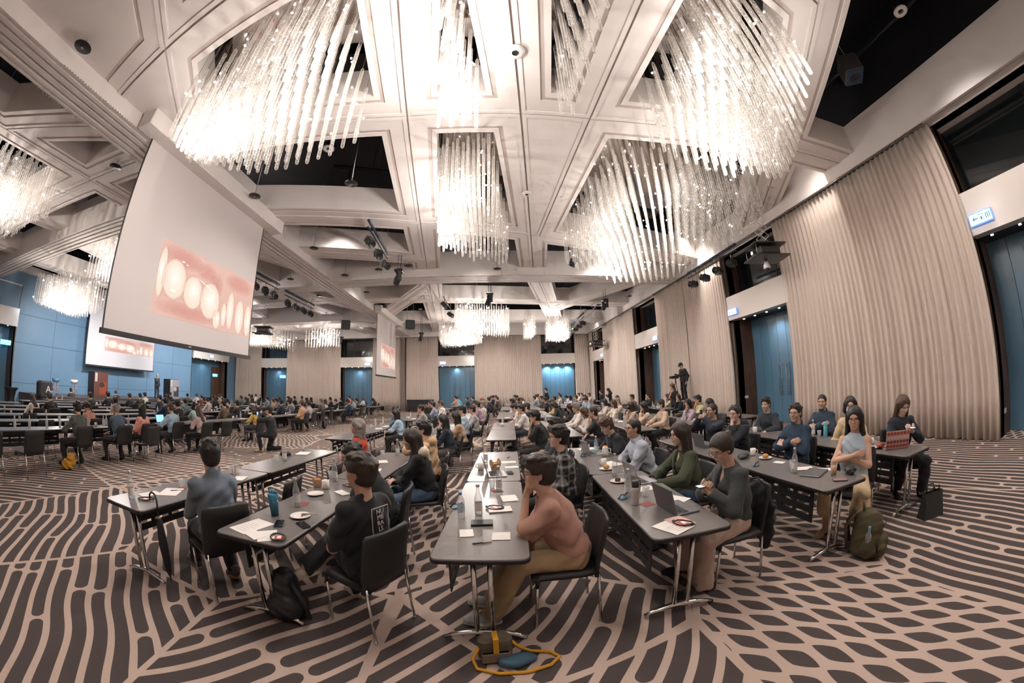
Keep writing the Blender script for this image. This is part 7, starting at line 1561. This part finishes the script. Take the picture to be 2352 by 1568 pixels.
# ---------------------------------------------------------------- bags and umbrellas on the floor
def soft(name, parts, mt, par, h=.010, fold=.006, cuts=()):
    P = np.array([p[1] for p in parts]); F = Field(P.min(0) - .3, P.max(0) + .3, h)
    for k, c, r, kk in parts: F.ell(c, r, None, kk)
    for p, n in cuts: F.cut(p, n)
    F.cut((0, 0, .004), (0, 0, -1)); o = link(name, F.folds(fold, 1.4).mesh(name), None, par); slot(o, mt); return o
OLV = mat('olive_canvas', (.085, .07, .035), .85, bump=.3, bscale=200); OLD = mat('olive_canvas_dark', (.055, .045, .022), .85)
r = thing('backpack', 3.36, 1.95, 'olive canvas backpack standing on the carpet by the table leg', 'backpack', .5, None, 0)
soft('body', [('e', (0, 0, .14), (.13, .17, .17), .03), ('e', (0, 0, .30), (.115, .155, .17), .05), ('e', (.0, 0, .06), (.14, .17, .08), .03)], OLV, r); soft('front_pocket', [('e', (-.02, -.16, .13), (.12, .06, .12), .03)], OLV, r); soft('side_pocket', [('e', (-.14, -.02, .12), (.05, .09, .1), .03)], OLD, r)
MB().tube([(-.04, .06, .45), (0, .07, .52), (.04, .06, .45)], .012, 6).build('grab_handle', OLD, r)
for s in (-1, 1): MB().tube([(s * .07, .15, .42), (s * .09, .22, .3), (s * .09, .18, .08)], .018, 6).build('shoulder_strap', OLD, r)
MB().tube([(-.1, -.15, .33), (0, -.175, .36), (.1, -.15, .33)], .005, 5).build('zip', BLACKM, r); q = MB().lathe([(.001, 0), (.028, 0), (.028, .14), (.012, .17), (.012, .2), (.001, .2)], 12, 0, (-.15, -.02, .12)).build('side_bottle', GL, r); MB().lathe([(.014, .195), (.014, .225), (.001, .225)], 10, 0, (-.15, -.02, .12)).build('bottle_cap', mat('cap_cyan', (.05, .3, .45), .4), q); MB().sphere((.17, 0, .3), .03).build('orange_charm', mat('charm_orange', (.7, .3, .05), .6), r)
r = thing('tote_bag', 4.72, 1.86, 'dark green leather tote bag on the carpet behind the last table', 'bag', -.3, None, 0); TOT = mat('tote_leather', (.022, .026, .022), .45)
m = MB().add([(-.17, -.07, 0), (.17, -.07, 0), (.17, .07, 0), (-.17, .07, 0), (-.15, -.03, .30), (.15, -.03, .30), (.15, .03, .30), (-.15, .03, .30)], [(0, 3, 2, 1), (0, 1, 5, 4), (1, 2, 6, 5), (2, 3, 7, 6), (3, 0, 4, 7)]); m.build('body', TOT, r)
for s in (-1, 1): MB().tube([(-.08, s * .03, .29), (-.05, s * .05, .37), (.05, s * .05, .37), (.08, s * .03, .29)], .008, 6).build('handle', TOT, r)
r = thing('shoulder_bag', -.03, 2.0, 'small khaki shoulder bag with a yellow clasp at the foot of the front table', 'bag', .12, None, 0); YEL = mat('yellow_webbing', (.62, .30, .02), .7); KH = mat('khaki_nylon', (.115, .095, .065), .8, bump=.3, bscale=150); KH2 = mat('taupe_nylon', (.20, .15, .12), .8)
MB().rbox((-.11, -.05, 0.001), (.11, .05, .21), .035).build('body', KH, r); MB().rbox((-.095, -.068, .012), (.095, -.048, .10), .012).build('front_pocket', KH2, r); MB().rbox((-.11, -.055, .11), (.11, .05, .215), .03).build('flap', KH, r); MB().box((-.018, -.07, .10), (.018, -.056, .2)).box((-.018, -.07, .198), (.018, .03, .22)).build('clasp_strap', YEL, r)
MB().tube([(-.1, -.01, .13), (-.15, -.03, .04), (-.13, -.10, .012), (.0, -.17, .012), (.18, -.19, .012), (.33, -.16, .012), (.40, -.10, .014), (.36, -.03, .014), (.24, .01, .012), (.16, .03, .05), (.11, .01, .13)], .013, 6).build('strap', YEL, r)
soft('blue_pouch', [('e', (.10, -.09, .03), (.10, .055, .04), .02), ('e', (.19, -.07, .03), (.07, .045, .035), .03)], mat('pouch_blue', (.045, .105, .16), .7), r, .008, .005)
r = thing('backpack', -1.62, 2.28, 'black backpack slumped under the printed tee table', 'backpack', .4, None, 0); soft('body', [('e', (0, 0, .12), (.17, .15, .14), .04), ('e', (.0, .02, .28), (.12, .11, .16), .06)], BLACKP, r); MB().tube([(.08, -.1, .36), (.16, -.16, .2), (.17, -.1, .04)], .017, 6).build('shoulder_strap', mat('strap_black', (.02, .02, .02), .7), r)
r = thing('bag', -8.55, 4.12, 'mustard yellow bag lying beside a chair in the stage side hall', 'bag', .3, None, 0); soft('body', [('e', (0, 0, .1), (.15, .12, .12), .04), ('e', (.08, .05, .2), (.09, .1, .14), .05)], mat('mustard_cloth', (.45, .22, .015), .8), r, .012, .012); MB().tube([(-.05, 0, .2), (.05, .05, .34), (.12, .1, .28)], .012, 6).build('handle', mat('mustard_strap', (.35, .16, .012), .8), r)
for x, y, lab, rz in ((.98, 4.62, 'black backpack hung behind the plaid shirt', .3), (-8.4, 12.3, 'dark blue backpack under the tan jacket table', .2), (-7.9, 15.9, 'black round bag beside the aisle chair of the stage hall', .1), (2.62, 4.3, 'black backpack hanging behind the pale blue shirt', .2), (4.75, 3.9, 'black bag behind the navy jacket', .2)):
    r = thing('backpack', x, y, lab, 'backpack', rz, None, 0); soft('body', [('e', (0, 0, .13), (.12, .14, .14), .04), ('e', (0, 0, .26), (.10, .12, .13), .05)], mat('bag_navy', (.015, .02, .03), .7) if 'blue' in lab else BLACKP, r, .014); MB().tube([(-.03, .0, .38), (0, 0, .43), (.03, .0, .38)], .01, 5).build('grab_handle', BLACKM, r)
o = None
r = thing('jacket', 2.32, 2.52, 'black jacket hanging over the chair of the charcoal cardigan', 'jacket', -.05, None, 0); F = Field((-.2, -.35, .2), (.25, .35, 1.0), .012); F.ell((0, 0, .60), (.045, .25, .26), None, .03); F.ell((.03, -.12, .45), (.05, .11, .22), None, .04); F.ell((.02, .12, .48), (.05, .10, .2), None, .04); o = link('cloth', F.folds(.012).mesh('jacket'), None, r); slot(o, cloth('15161a')); o2 = MB().tube([(-.02, -.08, .86), (.0, 0, .885), (-.02, .08, .86)], .008, 5).build('hanger_loop', BLACKM, r)
def umbrella(x, y, z0, z1, lab, mt, tilt=0.0, rz=0.0):
    r = thing('umbrella', x, y, lab, 'umbrella', rz, None, z0); L = z1 - z0; MB().lathe([(.004, 0), (.008, .05), (.03, .12), (.045, L * .5), (.03, L * .8), (.012, L * .84)], 10).build('canopy', mt, r); MB().tube([(0, 0, L * .8), (0, 0, L), (.0, .0, L + .04), (.02, 0, L + .09), (.06, 0, L + .105), (.095, 0, L + .08), (.10, 0, L + .03)], .009, 8).build('crook_handle', BLACKP, r); MB().tube([(0, 0, L * .81), (0, 0, L * .86)], .016, 8).build('strap_ring', mat('umbrella_gold', (.4, .26, .12), .5), r); r.rotation_euler = (0, tilt, rz); return r
umbrella(-2.93, 2.25, .02, .76, 'black folded umbrella hooked on the table edge beside the grey shirted man', mat('umbrella_black', (.013, .013, .016), .6), 0.0, PI)
umbrella(-8.2, 8.9, 0.0, .72, 'pale grey folded umbrella leaning beside an empty chair of the stage hall', mat('umbrella_grey', (.5, .44, .41), .6), .12, .4)
# bottles, glasses and papers of the farther rows
pfar = MB().box((-.1, -.14, 0), (.1, .14, .002)).mesh('paper'); pfar.materials.append(PAPER); mfar = MB().lathe([(.001, 0), (.036, 0), (.04, .095), (.034, .095), (.001, .09)], 8).mesh('mug'); mfar.materials.append(CER)
rn = random.Random(5)
for x, y, side in ITEMSPOTS:
    i = min(range(7 if side == 'R' else 8), key=lambda k: abs((colx(k, y) if side == 'R' else lcolx(k, y)) - x)); cx = colx(i, y) if side == 'R' else lcolx(i, y); w_ = 'rear right crowd' if side == 'R' else 'stage side hall'
    ys = [k for b_ in (BLK if side == 'R' else BLKL) for k in b_]
    if min(abs(y - k) for k in ys) > .68: continue
    for nm, me, cat, lab, dx, dy, pr in (('water_bottle', bfar, 'bottle', 'clear water bottle standing on the tables of the ' + w_, -.08, .2, 1), ('water_glass', gfar, 'glass', 'clear tumbler standing on the tables of the ' + w_, -.12, .08, .8), ('paper', pfar, 'paper', 'white sheet lying on the tables of the ' + w_, .12, -.02, .7), ('mug', mfar, 'mug', 'white mug standing on the tables of the ' + w_, -.02, -.24, .5)):
        if rn.random() < pr:
            o = inst(nm, me, None, (cx + dx + rn.uniform(-.06, .06), y + dy + rn.uniform(-.05, .05), T0), rn.uniform(0, 3) if nm != 'paper' else rn.uniform(-.4, .4)); tag(o, lab, cat, nm.replace('_', ' ') + 's of the ' + w_)
for k in range(10):
    y = 2.9 + k * .38; o = inst('water_bottle', bfar, None, (lcolx(0, y) - .05 + .1 * (k % 2), y, T0)); tag(o, 'clear water bottle standing on the tables of the stage side hall', 'bottle', 'water bottles of the stage side hall'); o = inst('water_glass', gfar, None, (lcolx(1 + k % 3, y) + .05, y, T0)); tag(o, 'clear tumbler standing on the tables of the stage side hall', 'glass', 'water glasses of the stage side hall')
# ---------------------------------------------------------------- crystal strings along the beam edges
def beads(par, pts, name='crystal_string'):
    m = MB()
    for p in pts: m.add([(p[0] + .016, p[1], p[2]), (p[0] - .016, p[1], p[2]), (p[0], p[1] + .016, p[2]), (p[0], p[1] - .016, p[2]), (p[0], p[1], p[2] + .02), (p[0], p[1], p[2] - .02)], [(0, 2, 4), (2, 1, 4), (1, 3, 4), (3, 0, 4), (2, 0, 5), (1, 2, 5), (3, 1, 5), (0, 3, 5)])
    o = m.build(name, CHROME, par); o['kind'] = 'stuff'; return o
beads(bpy.data.objects['trim_6'], [(FX - .02, 2.3 + .06 * k, ZB - .02) for k in range(98)])
beads(bpy.data.objects['trim_6'], [(FX - .02, 11.6 + .08 * k, ZB - .02) for k in range(79)])
beads(bpy.data.objects['trim_1'], [(-7.12, 1.6 + .07 * k, ZB - .01) for k in range(185)]); beads(bpy.data.objects['trim_1'], [(-8.22, 1.6 + .08 * k, ZB - .01) for k in range(165)])
beads(bpy.data.objects['trim_2'], [(-7.1 + .08 * k, 14.78, ZB - .01) for k in range(203)]); beads(bpy.data.objects['trim_2'], [(-7.1 + .08 * k, 15.87, ZB - .01) for k in range(203)])
